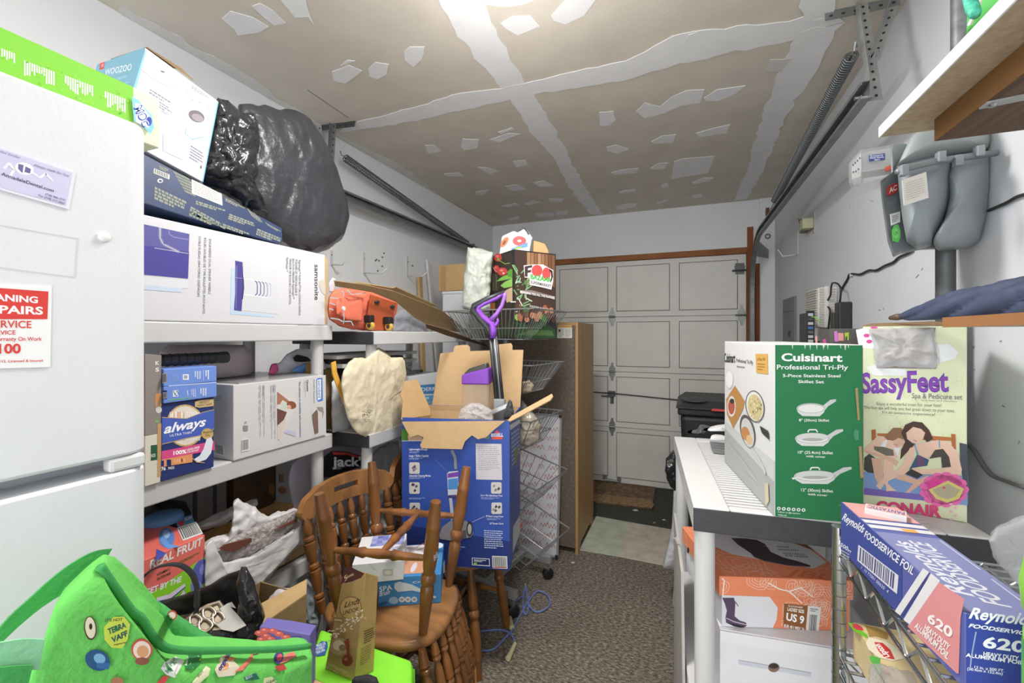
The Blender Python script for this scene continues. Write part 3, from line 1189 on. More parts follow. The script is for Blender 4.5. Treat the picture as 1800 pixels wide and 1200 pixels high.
for x, y in ((1360, 500), (1410, 520), (1470, 545), (1320, 430)):
    pr.ell(x, y, 16, 8, '#a9c9dd', n=10, rot=.5)
pr.poly([(1408, 965), (1416, 960), (1416, 985), (1408, 985)], '#4a4852')
pr.done('front_print', t)
n2 = (TL - BL).cross(bk)
pr = Print(TL, n2, crop=(0, 50, 4.0))
c0, c1, c2, c3 = TL, TL + bk, BL + bk, BL
e = .001
pr.poly([tuple(c0), tuple(c1), tuple(c2), tuple(c3)], '#7fb3c9')
pr.poly([(705, 245), (740, 235), (732, 285), (700, 292)], '#d2504f').txt('W', (712, 278), (730, 272), (714, 252), '#eec9c8')
pr.txt('WOOZOO', (738, 330), (925, 292), (744, 288), '#eef4f6', .008)
pr.line([(735, 345), (920, 300)], .0012, '#a5c9a0')
pr.txt('GLOBE FAN', (800, 372), (890, 348), (802, 352), '#bcd9e4')
pr.greek((770, 405), (930, 370), (770, 430), 2, '#a5cbd9', .5)
pr.done('side_print', t)

# --- black garbage bag
def dX(x):
    return lambda u, v: x / ray(u, v).x


plastic_bk = M('#2c2d31', .25, var=.15, vs=10, bump=.9, bs=22, bd=.012, spec=.6)
t = thing('garbage_bag', 'bulging black plastic garbage bag on top of the suitcase carton', 'bag', (-1.5, 1.2, 1.742))
body = lump([(425, 202), (470, 200), (520, 209), (545, 225), (566, 255), (590, 305), (606, 352), (612, 385), (603, 412), (580, 430), (549, 443), (525, 436), (497, 412), (455, 372), (420, 330), (412, 260)],
            dX(-1.47), .13, .22, wr=.022, ws=6, sharp=1.0, nr=30, na=150, seed=2, zmin=1.7435, xmin=-1.865, stretch=(1, 1.2, .5), pw=.42, pleats=7, pamp=.002)
obj('bag_body', body, M('#3a3b40', .36, var=.15, vs=8, bump=.8, bs=26, bd=.008), t, smooth=True)
neck = lump([(383, 179), (402, 188), (425, 208), (448, 212), (452, 250), (446, 300), (440, 330), (470, 372), (440, 362), (410, 345), (385, 328), (360, 318), (366, 270), (374, 225)],
            dX(-1.37), .07, .10, wr=.030, ws=15, sharp=1.2, nr=22, na=110, seed=5, zmin=1.75, pw=.6)
obj('crumpled_neck', neck, plastic_bk, t, smooth=True)
obj('folded_corner', lump([(395, 262), (420, 255), (447, 268), (450, 300), (436, 316), (400, 316), (366, 306), (364, 296), (380, 290)], dX(-1.325), .035, .03, wr=.02, ws=22, sharp=1.1, nr=14, na=70, seed=9), plastic_bk, t, smooth=True)

# --- middle shelf of the near unit
K5 = (260, 580, 4.444)
z1 = 1.0385
t = thing('airbed_box', 'white airbed box with a picture of a woman reading on the middle shelf', 'carton', (-1.47, 1.11, z1))
obj('carton', MB().box(-1.65, -1.295, .929, 1.29, z1, 1.274), M('#d0cecd', .5, var=.01, vs=8), t, bevel=.002)
pr = Print((-1.295, 0, 0), (1, 0, 0), crop=K5)
pr.poly([(1270, 365), (1388, 350), (1392, 818), (1280, 838)], '#cfcdcc')
pr.poly([(1325, 375), (1362, 372), (1366, 550), (1330, 562), (1318, 545), (1315, 385)], '#4a80cc').poly([(1322, 388), (1352, 383), (1352, 535), (1325, 548)], '#e6eaf2')
pr.txt('aerobed', (1328, 392), (1330, 528), (1348, 392), '#6b7a8c')
pr.txt('Comfort Anywhere', (1290, 385), (1292, 572), (1303, 385), '#6b6a6c')
pr.txt('Queen', (1238, 388), (1240, 478), (1253, 388), '#3c3c40')
pr.greek((1232, 395), (1230, 545), (1212, 395), 2, '#a9a9ac', .4)
pr.txt('The ultimate in durability and convenience', (1178, 398), (1184, 835), (1192, 398), '#5d7399')
pr.poly([(1008, 478), (1160, 545), (1165, 600), (1075, 750), (1060, 800), (1025, 860), (1012, 850)], '#d6d2d0')
pr.poly([(1008, 480), (1060, 520), (1110, 560), (1095, 575), (1050, 545), (1030, 580), (1008, 580)], '#a8755e')
pr.ell(1120, 585, 38, 30, '#8a543e', rot=.3).ell(1100, 600, 18, 16, '#dba88f')
pr.poly([(1045, 560), (1090, 590), (1080, 625), (1030, 620)], '#c4d2c2').poly([(1008, 612), (1085, 640), (1060, 700), (1010, 745)], '#6e4a48')
pr.poly([(1015, 740), (1080, 690), (1050, 800), (1025, 860)], '#d9c6bb').poly([(1075, 780), (1150, 790), (1150, 830), (1060, 800)], '#c0bfd6')
pr.poly([(1280, 660), (1318, 618), (1325, 640), (1330, 800), (1300, 815), (1282, 700)], '#7b6558').poly([(1318, 600), (1365, 600), (1372, 640), (1362, 690), (1360, 640), (1330, 625)], '#9a8e86')
for x in (860, 890, 950, 975):
    pr.greek((x + 20, 430), (x + 18, 900 if x < 960 else 880), (x, 432), 2, '#b2b1b4', .4, seed=x)
pr.txt('Quality', (975, 425), (976, 480), (988, 425), '#7d8ea8')
pr.txt('Durability', (893, 432), (894, 510), (906, 432), '#7d8ea8')
pr.bars((732, 860), (786, 850), (732, 940), 14)
pr.rect(742, 745, 778, 785, '#8c8c90')
pr.greek((752, 715), (775, 712), (752, 735), 2, '#8c8c90')
pr.done('front_print', t, kind='stuff')
pr = Print((-1.3, .929, 0), (0, -1, 0), crop=K5)
pr.bars((530, 890), (590, 905), (535, 960), 12)
pr.greek((525, 510), (580, 520), (525, 560), 3, '#a5a3a2', .4).greek((525, 880), (575, 890), (525, 890), 1, '#8a8886')
pr.done('end_print', t, kind='stuff')
obj('clear_wrap', MB().box(-1.62, -1.30, .95, 1.27, 1.2745, 1.279), M('#b8b8ba', .15, alpha=.5), t)

# pads box with two small blue boxes lying on it
t = thing('pads_box', 'dark blue pads box with a large white name on the middle shelf', 'box', (-1.37, .80, z1))
ax = -1.292
p0, p1 = onx(283, 800, ax), onx(376, 800, ax)
obj('carton', MB().box(ax - .12, ax, p0.y, p1.y, z1, 1.246), M('#27356f', .4), t, bevel=.002)
pr = Print((ax, 0, 0), (1, 0, 0), crop=K5)
pr.ell(290, 745, 150, 165, '#c7a96a').ell(290, 745, 138, 152, '#e3d8cc')
rn = random.Random(3)
for k in range(16):
    x = 170 + k * 15
    pr.poly([(x, 640), (x + 7, 638), (x + 9, 860), (x + 2, 862)], rn.choice(['#e0935a', '#f2eeea', '#d8b08a', '#f6f4f2']))
pr.poly([(108, 680), (300, 690), (430, 640), (516, 620), (516, 770), (430, 820), (300, 845), (108, 892)], '#4a62b8')
pr.poly([(108, 678), (300, 688), (430, 638), (516, 617), (516, 622), (430, 643), (300, 693), (108, 684)], '#c7a96a')
pr.poly([(108, 888), (300, 842), (430, 815), (516, 768), (516, 774), (430, 821), (300, 848), (108, 894)], '#c7a96a')
pr.txt('always', (122, 808), (450, 745), (128, 735), '#f6f6fa', .025, .25)
pr.txt('ULTRA THIN', (168, 833), (338, 806), (168, 815), '#dfe2f4')
pr.poly([(365, 560), (395, 548), (512, 538), (512, 592), (400, 606), (365, 598)], '#cbb183').txt('PERFECT', (400, 575), (480, 562), (400, 560), '#4a3b1e').txt('NIGHT SLEEP', (385, 596), (498, 582), (385, 582), '#4a3b1e')
pr.ell(462, 810, 46, 44, '#c7a96a').txt('Rapid', (430, 808), (496, 798), (430, 792), '#2a2a30').txt('Dry', (446, 830), (482, 826), (446, 814), '#2a2a30')
pr.poly([(105, 945), (516, 865), (516, 905), (516, 935), (105, 1012)], '#d94f8c').txt('100%', (196, 975), (298, 960), (196, 945), '#ffffff', .03)
pr.txt('LEAK-FREE', (303, 942), (402, 920), (303, 926), '#fff').txt('COMFORT', (303, 960), (396, 942), (303, 946), '#fff')
pr.poly([(104, 1012), (345, 965), (345, 1030), (104, 1068)], '#e59a6a')
for k in range(5):
    pr.ell(208 + k * 18, 1022 - k * 2, 7, 15, '#8a4a2a' if k == 3 else '#efb48c')
pr.rect(143, 1010, 178, 1058, '#22306b').rect(100, 1018, 122, 1062, '#22306b')
pr.poly([(455, 850), (490, 835), (505, 870), (490, 960), (450, 1010), (380, 1035), (360, 1005), (400, 980), (430, 930)], '#e3e6f4').line([(345, 1000), (380, 1030), (440, 1035)], .002, '#c7a96a')
pr.txt('76', (100, 1098), (135, 1092), (100, 1072), '#fff', .02).txt('PADS', (156, 1088), (202, 1082), (156, 1068), '#fff')
pr.done('print', t)
for k, (za, zb, lab) in enumerate(((1.2465, 1.291, 'lower of two small light blue boxes lying on the pads box'), (1.2915, 1.338, 'upper of two small light blue boxes lying under the racket handle'))):
    t = thing('blue_box', lab, 'box', (-1.34, .81, za), 'light blue boxes on the pads box')
    a, b = onx(288 - 0 * k, 690, -1.285), onx(381, 690, -1.285)
    obj('carton', MB().box(-1.385, -1.285, a.y, b.y, za, zb), M('#6f8fd8', .4), t, bevel=.002)
    pr = Print((-1.285, 0, 0), (1, 0, 0), crop=K5)
    if k == 0:
        pr.rect(194, 470, 236, 520, '#dfe6f4')
        for i in range(12):
            pr.rect(198 + (i * 13) % 36, 474 + (i * 17) % 42, 204 + (i * 13) % 36, 482 + (i * 17) % 42, '#39456c')
        pr.greek((310, 470), (318, 535), (298, 470), 1, '#dfe6f4').greek((370, 460), (374, 530), (330, 462), 3, '#dfe6f4', .4).greek((455, 452), (455, 520), (400, 455), 3, '#dfe6f4', .55)
        pr.poly([(160, 545), (330, 525), (330, 530), (160, 552)], '#6fbf5a')
    else:
        pr.poly([(160, 432), (535, 405), (535, 412), (160, 440)], '#b9cdf0')
        pr.rect(272, 345, 318, 388, '#eef2fa').rect(280, 352, 308, 380, '#9a9fae')
        pr.greek((410, 320), (410, 390), (355, 322), 3, '#dfe6f4', .5).greek((475, 312), (475, 395), (440, 312), 2, '#f2f5fc', .5).greek((190, 350), (245, 345), (190, 410), 6, '#9fb4e6', .4)
        pr.line([(432, 312), (432, 392)], .0008, '#dfe6f4')
    pr.done('print', t)
    pr = Print((-1.3, a.y, 0), (0, -1, 0), crop=K5)
    if k == 1:
        pr.bars((114, 345), (148, 340), (116, 408), 12)
    else:
        pr.rect(118, 470, 150, 540, '#2d4c8c').bars((120, 490), (146, 487), (121, 530), 10)
    pr.done('end_print', t)

# racket, handle pointing right
t = thing('racket', 'racket handle wrapped in black grip tape above the light blue boxes', 'racket', (-1.36, .8, 1.34))
a, b = onx(240, 622, -1.36), onx(398, 627, -1.36)
a.z = b.z = 1.339 + .019
h = MB().lathe(a, b, [(0, .014), (.1, .0165), (.9, .0172), (.93, .0185), (1, .0185)], 14)
obj('grip', h, M('#27282b', .6, var=.2, vs=60, bump=.4, bs=60), t, smooth=True, flat_angle=50)
g = MB()
for k in range(9):
    f = .1 + .085 * k
    c = a.lerp(b, f)
    g.tube([c + V((.0175 * cos(th), .012 * (th / pi - 1), .0175 * sin(th))) for th in [2 * pi * i / 14 for i in range(15)]], .0012, 4)
obj('tape_edge', g, BLACK, t)
obj('frame_shaft', MB().tube([a, a + V((-.02, -.12, 0))], .012, 8), M('#3a3a3c', .4), t, smooth=True)

t = thing('sleeping_bag', 'pale mauve rolled bag pushed under the top shelf', 'bag', (-1.58, .95, z1))
obj('roll', lump([(281, 615), (300, 606), (430, 607), (442, 624), (445, 650), (436, 662), (400, 668), (300, 672), (281, 660)], dX(-1.56), .11, .12, wr=.008, ws=10, sharp=.8, seed=3, zmin=1.2796, nr=18), M('#c9bcc4', .7, var=.06, vs=12, bump=.3, bs=40), t, smooth=True)

# two box edges beside the refrigerator
for k, (q, c, lab) in enumerate((([(255, 622), (284, 624), (283, 733), (255, 740)], '#8c837d', 'grey-brown box edge with a cup picture beside the refrigerator'),
                                 ([(255, 742), (283, 735), (282, 838), (255, 846)], '#d9d2c4', 'white and green box edge below the grey-brown one'))):
    P = [onx(*a, -1.29) for a in q]
    if k == 1:
        P[2].z = P[3].z = z1
        P[0].z = P[1].z = 1.168
    else:
        P[2].z = P[3].z = 1.1685
    t = thing('grocery_box', lab, 'box', (P[2] + P[3]) / 2)
    obj('carton', MB().prism(P, (-.1, 0, 0)), M(c, .5), t, bevel=.001)
    pr = Print((-1.29, 0, 0), (1, 0, 0), crop=(250, 560, 4.0))
    if k == 0:
        pr.txt('K', (92, 325), (118, 322), (92, 300), '#e8e4e0', .03).txt('S', (92, 372), (118, 370), (92, 345), '#e8e4e0', .03)
        pr.poly([(90, 525), (136, 525), (134, 615), (90, 618)], '#b99473').ell(112, 555, 20, 28, '#c98a54').ell(115, 640, 22, 24, '#d8d0c8')
    else:
        pr.poly([(60, 890), (105, 885), (105, 990), (60, 998)], '#2f5a41').txt('NOS', (62, 975), (92, 970), (62, 952), '#e8ece8').poly([(106, 740), (134, 735), (130, 1108), (106, 1112)], '#c29a6c')
        pr.rect(92, 715, 112, 730, '#6fbf5a')
    pr.done('print', t)

# patterned gift bag behind the airbed box
t = thing('gift_bag', 'white and pink patterned carrier bag with a cut-out handle on the airbed box', 'bag', (-1.48, 1.15, 1.28))
ov = [(472, 658), (478, 640), (492, 638), (507, 622), (522, 615), (545, 615), (562, 626), (572, 640), (576, 662)]
obj('bag', lump(ov, dX(-1.46), .03, .05, wr=.010, ws=14, sharp=1, seed=4, zmin=1.2795), M('#c9cad2', .5, var=.05, bump=.3, bs=30), t, smooth=True)
obj('cutout_handle', lump([(515, 628), (522, 623), (540, 627), (548, 634), (530, 636), (518, 635)], dX(-1.43), .004, .004, wr=0, nr=4, na=30), M('#17181b', .7), t, smooth=True)
obj('pink_corner', lump([(472, 657), (478, 640), (486, 638), (490, 650), (482, 658)], dX(-1.42), .012, .012, wr=.003, ws=30, nr=6, na=30, zmin=1.2795), M('#c94c86', .5), t, smooth=True)
obj('blue_tissue', lump([(512, 652), (520, 646), (545, 636), (548, 648), (530, 655)], dX(-1.42), .01, .01, wr=.004, ws=30, nr=6, na=30), M('#5d8fd0', .5), t, smooth=True)
obj('tan_ribbon', lump([(538, 656), (537, 645), (540, 636), (549, 636), (549, 655)], dX(-1.415), .008, .008, wr=.003, ws=40, nr=6, na=30), M('#a9814c', .6), t, smooth=True)

# --- middle shelf of the far unit
z2 = 1.0155
t = thing('white_carrier_bag', 'white plastic carrier bag with a yellow strap between the shelf posts', 'bag', (-1.42, 1.45, z2))
obj('bag', lump([(583, 672), (592, 664), (603, 690), (612, 715), (617, 740), (615, 762), (584, 765)], dX(-1.39), .03, .04, wr=.012, ws=12, sharp=1, seed=6, zmin=z2), M('#d6d6da', .45, var=.03, bump=.4, bs=25), t, smooth=True)
st = [onx(u, v, -1.27) for u, v in [(585, 636), (587, 655), (594, 675), (603, 697), (610, 715), (616, 728)]]
obj('yellow_strap', MB().strip(st, V((0, .022, .006)), V((.005, 0, 0))), M('#d9a545', .6, var=.1, vs=30), t)
t = thing('dark_pouch', 'dark blue glossy pouch behind the white carrier bag', 'bag', (-1.5, 1.55, z2))
obj('pouch', lump([(588, 650), (606, 640), (620, 650), (618, 690), (606, 700), (596, 690)], dX(-1.46), .03, .05, wr=.012, ws=16, seed=8, zmin=z2), M('#3a3f4c', .3, bump=.4, bs=30), t, smooth=True)
K7 = (470, 590, 4.615)
z7 = lambda L: [(470 + a / 4.615, 590 + b / 4.615) for a, b in L]
t = thing('cotton_sack', 'creased cream cotton sack hanging over the shelf edge', 'bag', (-1.3, 1.62, z2))
obj('sack', lump(z7([(660, 230), (720, 190), (800, 200), (900, 105), (975, 160), (1000, 190), (1090, 185), (1110, 215), (1120, 320), (1105, 420), (1075, 445), (1100, 520), (1090, 690), (1080, 820), (900, 850), (870, 815), (760, 780), (690, 720), (650, 600), (625, 480), (612, 380), (625, 290)]),
             dX(-1.25), .06, .12, wr=.020, ws=8, sharp=1.0, seed=11, nr=36, na=170, pw=.36, center=(662, 712), stretch=(1, 1, .7)), M('#d3c8ad', .85, var=.05, vs=10, bump=.7, bs=28, bd=.008), t, smooth=True)
pr = Print(onx(650, 745, -1.165), (1, -.35, 0), crop=K7)
rn = random.Random(9)
for k in range(26):
    x, y = rn.uniform(765, 850), rn.uniform(600, 700)
    pr.line([(x, y), (x + rn.uniform(5, 30), y + rn.uniform(-8, 14))], .0016, '#4c4436')
pr.done('sketch_print', t)
t = thing('blue_white_box', 'white box with a blue lettered band on the far shelf', 'carton', (-1.45, 2.0, z2))
obj('carton', MB().box(-1.6, -1.30, 1.86, 2.17, z2, 1.215), M('#d9dde2', .5), t, bevel=.002)
pr = Print((-1.30, 0, 0), (1, 0, 0), crop=(580, 590, 8.182))
pr.poly([(1060, 730), (1510, 690), (1510, 830), (1060, 850)], '#4a86bd').txt('WONDERFresh', (1050, 812), (1640, 780), (1050, 755), '#e6f1f8', .01)
pr.poly([(1060, 880), (1510, 850), (1510, 950), (1060, 975)], '#6aa9d6').greek((1300, 890), (1500, 880), (1300, 930), 1, '#e6f1f8').greek((1300, 970), (1500, 960), (1300, 1040), 2, '#7d9bb8')
pr.done('print', t)
t = thing('clear_bag', 'clear plastic bag with green leaves inside on the blue-banded box', 'bag', (-1.42, 1.98, 1.216))
lf = MB()
rn = random.Random(2)
for k in range(26):
    c = onx(rn.uniform(722, 740), rn.uniform(650, 659), -1.40) + V((rn.uniform(-.02, .02), 0, 0))
    c.z = max(c.z, 1.222)
    a = V((rn.uniform(-1, 1), rn.uniform(-1, 1), rn.uniform(-.3, 1))).normalized() * .016
    b = a.orthogonal().normalized() * .007
    lf.ngon([c - a, c + b, c + a, c - b])
obj('leaves', lf, M('#2f7d33', .6), t, clean=False)
obj('film', lump([(711, 660), (714, 645), (728, 637), (740, 642), (744, 655), (740, 660)], dX(-1.40), .04, .05, wr=.012, ws=20, sharp=1.2, zmin=1.216, seed=3), M('#c6c9cc', .12, alpha=.3), t, smooth=True)
# stacked framed pictures on a carton at the back
t = thing('brown_carton', 'brown carton behind the cotton sack under the framed pictures', 'carton', (-1.5, 1.75, z2))
obj('carton', MB().box(-1.655, -1.46, 1.47, 1.84, z2, 1.285), CARD, t, bevel=.002)
for k, (z, x0, x1, y0, y1, c, lab) in enumerate(((1.2855, -1.655, -1.36, 1.46, 2.02, '#c9c9c9', 'white framed picture lying lowest in the stack on the brown carton'),
                                                (1.304, -1.65, -1.40, 1.47, 1.95, '#4c4a47', 'dark framed picture lying in the middle of the stack on the brown carton'),
                                                (1.324, -1.655, -1.38, 1.45, 2.05, '#d5d5d5', 'white framed picture lying on top of the stack under the far shelf'))):
    t = thing('picture_frame', lab, 'picture', ((x0 + x1) / 2, (y0 + y1) / 2, z), 'framed pictures on the far shelf')
    m = MB().box(x0, x0 + .022, y0, y1, z, z + .016).box(x1 - .022, x1, y0, y1, z, z + .016).box(x0 + .022, x1 - .022, y0, y0 + .022, z, z + .016).box(x0 + .022, x1 - .022, y1 - .022, y1, z, z + .016)
    obj('frame', m, M(c, .5), t)
    obj('picture', MB().box(x0 + .02, x1 - .02, y0 + .02, y1 - .02, z + .002, z + .008), M('#6b5a48', .5, var=.3, vs=12), t)

# --- top of the far unit
zt = 1.4455
t = thing('rolling_backpack', 'coral rolling backpack lying on its side on the far shelf top', 'backpack', (-1.32, 1.55, zt))
coral = M('#dc7258', .7, var=.06, vs=20, bump=.25, bs=60)
obj('body', lump([(578, 522), (585, 512), (602, 507), (630, 510), (652, 514), (699, 533), (694, 560), (683, 580), (655, 580), (620, 578), (596, 572), (578, 560)], dX(-1.33), .06, .10, wr=.012, ws=16, sharp=.9, seed=2, zmin=zt + .001, nr=20, pw=.4), coral, t, smooth=True)
fp = obj('front_pocket', lump([(590, 532), (598, 522), (615, 520), (639, 522), (636, 565), (610, 562), (592, 552)], dX(-1.262), .022, .02, wr=.004, ws=18, sharp=.6, seed=4, nr=12, pw=.35), coral, t, smooth=True)
K6 = (560, 440, 5.294)
bp = [onx(K6[0] + a / K6[2], K6[1] + b / K6[2], -1.262) for a, b in [(490, 410), (735, 490), (640, 762), (440, 742)]]
for p in bp:
    p.z = max(p.z, zt + .002)
obj('base_panel', MB().prism(bp, (-.012, .004, 0)), M('#a9512f', .55, var=.1, vs=20), t, bevel=.003)
for (x, y) in ((482, 700), (657, 722)):
    c = onx(K6[0] + x / K6[2], K6[1] + y / K6[2], -1.235)
    c.z = max(c.z, zt + .020)
    w = obj('wheel', MB().lathe(c - V((.0, .009, 0)), c + V((0, .009, 0)), [(0, .016), (.15, .0185), (.85, .0185), (1, .016)], 18), M('#c9a24a', .45), t, smooth=True, flat_angle=40)
    obj('hub', MB().lathe(c - V((0, .0105, 0)), c + V((0, .0105, 0)), [(0, .009), (1, .009)], 12), M('#3a3530', .5), w)
    obj('wheel_housing', MB().box(c.x - .025, c.x + .012, c.y - .014, c.y + .014, c.z + .012, c.z + .045), BLACK, t, bevel=.004)
for (x, y) in ((545, 480), (688, 522)):
    c = onx(K6[0] + x / K6[2], K6[1] + y / K6[2], -1.258)
    obj('foot', MB().ell(c, .008, .017, .0075), M('#2d3338', .35), t, smooth=True)
for pts in ([(215, 380), (235, 400), (230, 430)], [(265, 370), (300, 410), (370, 405), (440, 392)], [(105, 440), (180, 445)], [(105, 490), (155, 508)], [(100, 540), (135, 555)], [(230, 540), (235, 640), (230, 680)], [(110, 630), (180, 640), (220, 660), (300, 660), (320, 700)]):
    pp = [onx(K6[0] + a / K6[2], K6[1] + b / K6[2], -1.232) for a, b in pts]
    obj('strap', MB().strip(pp, V((0, .003, .004)), V((.002, 0, 0))), M('#9fb0b6', .6), t)
c = onx(K6[0] + 230 / K6[2], K6[1] + 540 / K6[2], -1.232)
obj('buckle', MB().lathe(c, c + V((.004, 0, 0)), [(0, .009), (1, .008)], 14), M('#c9cfd2', .4), t)
t = thing('grey_bag', 'crumpled grey plastic bag beside the coral backpack', 'bag', (-1.3, 1.85, zt))
obj('bag', lump([(690, 583), (694, 556), (703, 545), (718, 545), (737, 560), (750, 573), (754, 590), (720, 590)], dX(-1.30), .05, .08, wr=.014, ws=14, sharp=1, seed=12, zmin=zt + .001), M('#8d8f96', .4, bump=.4, bs=25), t, smooth=True)
# opened carton whose flaps hang over the backpack
t = thing('opened_carton', 'flattened brown carton with drooping flaps over the coral backpack', 'carton', (-1.4, 1.9, zt))
z6 = lambda L: [(K6[0] + a / K6[2], K6[1] + b / K6[2]) for a, b in L]
for L, x, nn, m, th in (([(150, 285), (420, 318), (700, 380), (1150, 560), (1300, 680), (1475, 825), (1300, 765), (1010, 690), (900, 630), (720, 480), (500, 390), (160, 335)], -1.235, (.8, -.1, -.55), CARD_D, .006),
                        ([(340, 296), (690, 352), (720, 340), (1110, 520), (1000, 515), (700, 395), (480, 330)], -1.42, (.6, -.1, -.75), CARD, .006),
                        ([(1000, 685), (1180, 735), (1560, 878), (1590, 905), (1480, 870), (1200, 795), (1010, 725)], -1.15, (.7, 0, -.7), M('#5e4a35', .85), .006)):
    P0 = onx(*z6([L[len(L) // 2]])[0], x)
    n = V(nn).normalized()
    P = [onpl(a, b, P0, n) for a, b in z6(L)]
    obj('flap', MB().prism(P, -n * th), m, t)
t = thing('plastic_clip', 'small white crumpled tag hanging at the suitcase carton corner', 'tag', (-1.34, 1.36, 1.6))
obj('tag', lump([(578, 498), (584, 488), (590, 490), (588, 503), (585, 514), (579, 512)], dX(-1.34), .004, .004, wr=.003, ws=60, nr=6, na=30), M('#c9c9cd', .4), t, smooth=True)

# --- left wall fittings: white storage hooks, leaning sticks
for k, (u0, v0, v1, u2, v2, u3, v3) in enumerate(((583, 440, 466, 601, 474, 608, 468), (640, 443, 481, 672, 483, 681, 473), (716, 450, 486, 744, 490, 751, 481))):
    a, b = onx(u0, v0, XL + .004), onx(u0, v1, XL + .004)
    t = thing('wall_hook', ['white wire wall hook half hidden by the suitcase carton', 'white wire wall hook above the brown carton flaps', 'white wire wall hook beside the leaning white board'][k], 'hook', b, 'white storage hooks on the left wall')
    obj('back_strip', MB().box(XL + .0005, XL + .005, b.y - .009, b.y + .009, b.z, a.z), WHITE_PL, t)
    L = line_len(b, V((1, 0, 0)), u2)
    e = b + V((L, 0, -.004))
    L2 = line_len(e, V((1, 0, 0)), u3)
    obj('arm', MB().tube([b + V((0, 0, .004)), e, e + V((L2, 0, .03))], .0045, 8), WHITE_PL, t, smooth=True)
    obj('screw', MB().lathe(a.lerp(b, .3), a.lerp(b, .3) + V((.003, 0, 0)), [(0, .004), (1, .003)], 8), STEEL_D, t)
t = thing('leaning_board', 'narrow white painted board leaning on the left wall behind the shelves', 'board', (-1.83, 2.6, 0))
a, b = onx(748, 456, -1.845), onx(752, 456, -1.845)
lo = onx(771, 700, -1.80)
d = (lo - a)
lo = a + d * (a.z / -d.z) * 1.0
lo.z = .002
obj('board', MB().prism([a, a + V((0, .055, -.03)), lo + V((0, .05, 0)), lo], (.018, 0, 0)), M('#dcdcdb', .6, var=.03), t)
t = thing('leaning_stick', 'short raw wood stick leaning against the left wall', 'stick', (-1.8, 2.4, 0))
a = onx(733, 484, -1.84)
lo = V((-1.77, a.y + .02, .002))
obj('stick', MB().prism([a, a + V((0, .04, 0)), lo + V((0, .04, 0)), lo], (.02, 0, 0)), M('#c2a173', .75, var=.12, vs=10, stretch=(1, 1, .1)), t)

# white cabinet with a brown carton on it, past the shelves
t = thing('white_cabinet', 'tall plain white cabinet behind the wire basket tower', 'cabinet', (-1.42, 2.75, 0))
a = ond(778, 512, 3.0)
cz = a.z
obj('body', MB().box(a.x, a.x + .205, a.y, a.y + .35, 0, cz - .02), M('#d7d9dc', .5), t, bevel=.003)
obj('top', MB().box(a.x - .004, a.x + .209, a.y - .004, a.y + .354, cz - .0195, cz), M('#dcdee0', .5), t, bevel=.003)
t = thing('brown_box', 'plain brown box on top of the white cabinet', 'carton', (a.x + .17, a.y + .15, cz))
b = ond(770, 512, 3.0)
obj('carton', MB().box(b.x, b.x + .30, a.y - .01, a.y + .30, cz + .0005, ond(771, 466, 3.0).z), CARD, t, bevel=.003)
obj('tape', MB().box(b.x + .02, b.x + .06, a.y - .0112, a.y - .0102, cz + .001, cz + .17), M('#a98a5c', .4), t)

# --- lower shelf of the near unit
z3 = .6005
K8 = (260, 800, 4.0)
z8 = lambda L: [(260 + a / 4, 800 + b / 4) for a, b in L]
t = thing('fruit_snack_box', 'coral and lime green fruit snack box on the lower shelf', 'box', (-1.38, .7, z3))
fx = -1.262
obj('carton', MB().box(-1.50, fx, .52, .822, z3, .862), M('#e8736a', .4), t, bevel=.002)
pr = Print((fx, 0, 0), (1, 0, 0), crop=K8)
zz = lambda y, z: (fx, y, z)
pr.poly([zz(.521, z3 + .002), zz(.821, z3 + .002), zz(.821, .80), zz(.521, .735)], '#8fd833')
pr.txt('REAL FRUIT', (10, 800), (385, 625), (12, 742), '#f2efec', .03, .1)
pr.txt('VITAMIN C', (62, 850), (155, 805), (62, 832), '#33482a', .02).txt('GLUTEN-FREE', (62, 880), (160, 835), (62, 862), '#33482a', .02)
pr.txt('GET BY THE', (-20, 985), (238, 885), (-20, 945), '#f4f2f8', .03, .15)
pr.greek((220, 745), (385, 670), (222, 765), 2, '#4c6b25', .5)
pr.poly([(60, 1000), (150, 975), (258, 900), (262, 925), (160, 1005), (60, 1030)], '#e7ddf4').line([(60, 1030), (160, 1008), (262, 925)], .003, '#3b3fa0')
pr.ell(365, 830, 55, 105, '#6468bd', rot=.3).ell(385, 800, 22, 40, '#8a8fd8', rot=.3).ell(340, 920, 40, 45, '#8286d2')
pr.poly([(225, 990), (250, 945), (262, 970), (245, 1000)], '#e7ddf4')
pr.done('front_print', t)
pr = Print((0, 0, .862), (0, 0, 1), crop=K8)
pr.ell(132, 580, 55, 70, '#5b86c9').ell(128, 555, 26, 30, '#9cc0ea').poly([(80, 600), (140, 660), (230, 640), (150, 625), (110, 560)], '#6f9fe0')
pr.poly([(190, 455), (310, 415), (330, 475), (215, 515)], '#5aa4d8').ell(232, 478, 22, 20, '#d95550').txt('SCAN', (262, 462), (312, 445), (258, 442), '#fff', .03)
pr.bars((215, 515), (335, 475), (250, 590), 20)
pr.poly([(60, 660), (130, 690), (100, 720), (55, 745)], '#4a55a8')
pr.done('top_print', t)
t = thing('dark_pouch', 'small navy pouch lying behind the fruit snack box', 'bag', (-1.6, .8, z3))
obj('pouch', lump([(262, 905), (275, 886), (300, 882), (325, 886), (335, 900), (320, 925), (270, 930)], dX(-1.6), .06, .07, wr=.01, ws=12, zmin=z3, seed=5), M('#22262f', .5), t, smooth=True)
t = thing('blue_dish', 'round blue plastic dish behind the fruit snack box', 'dish', (-1.52, .75, .862))
c = onx(288, 897, -1.47)
c.z = .8625
obj('dish', MB().lathe(c, c + V((0, 0, .025)), [(0, .05), (.5, .05), (.8, .045), (1, .03)], 20), M('#5d8fc4', .4), t, smooth=True, flat_angle=40)
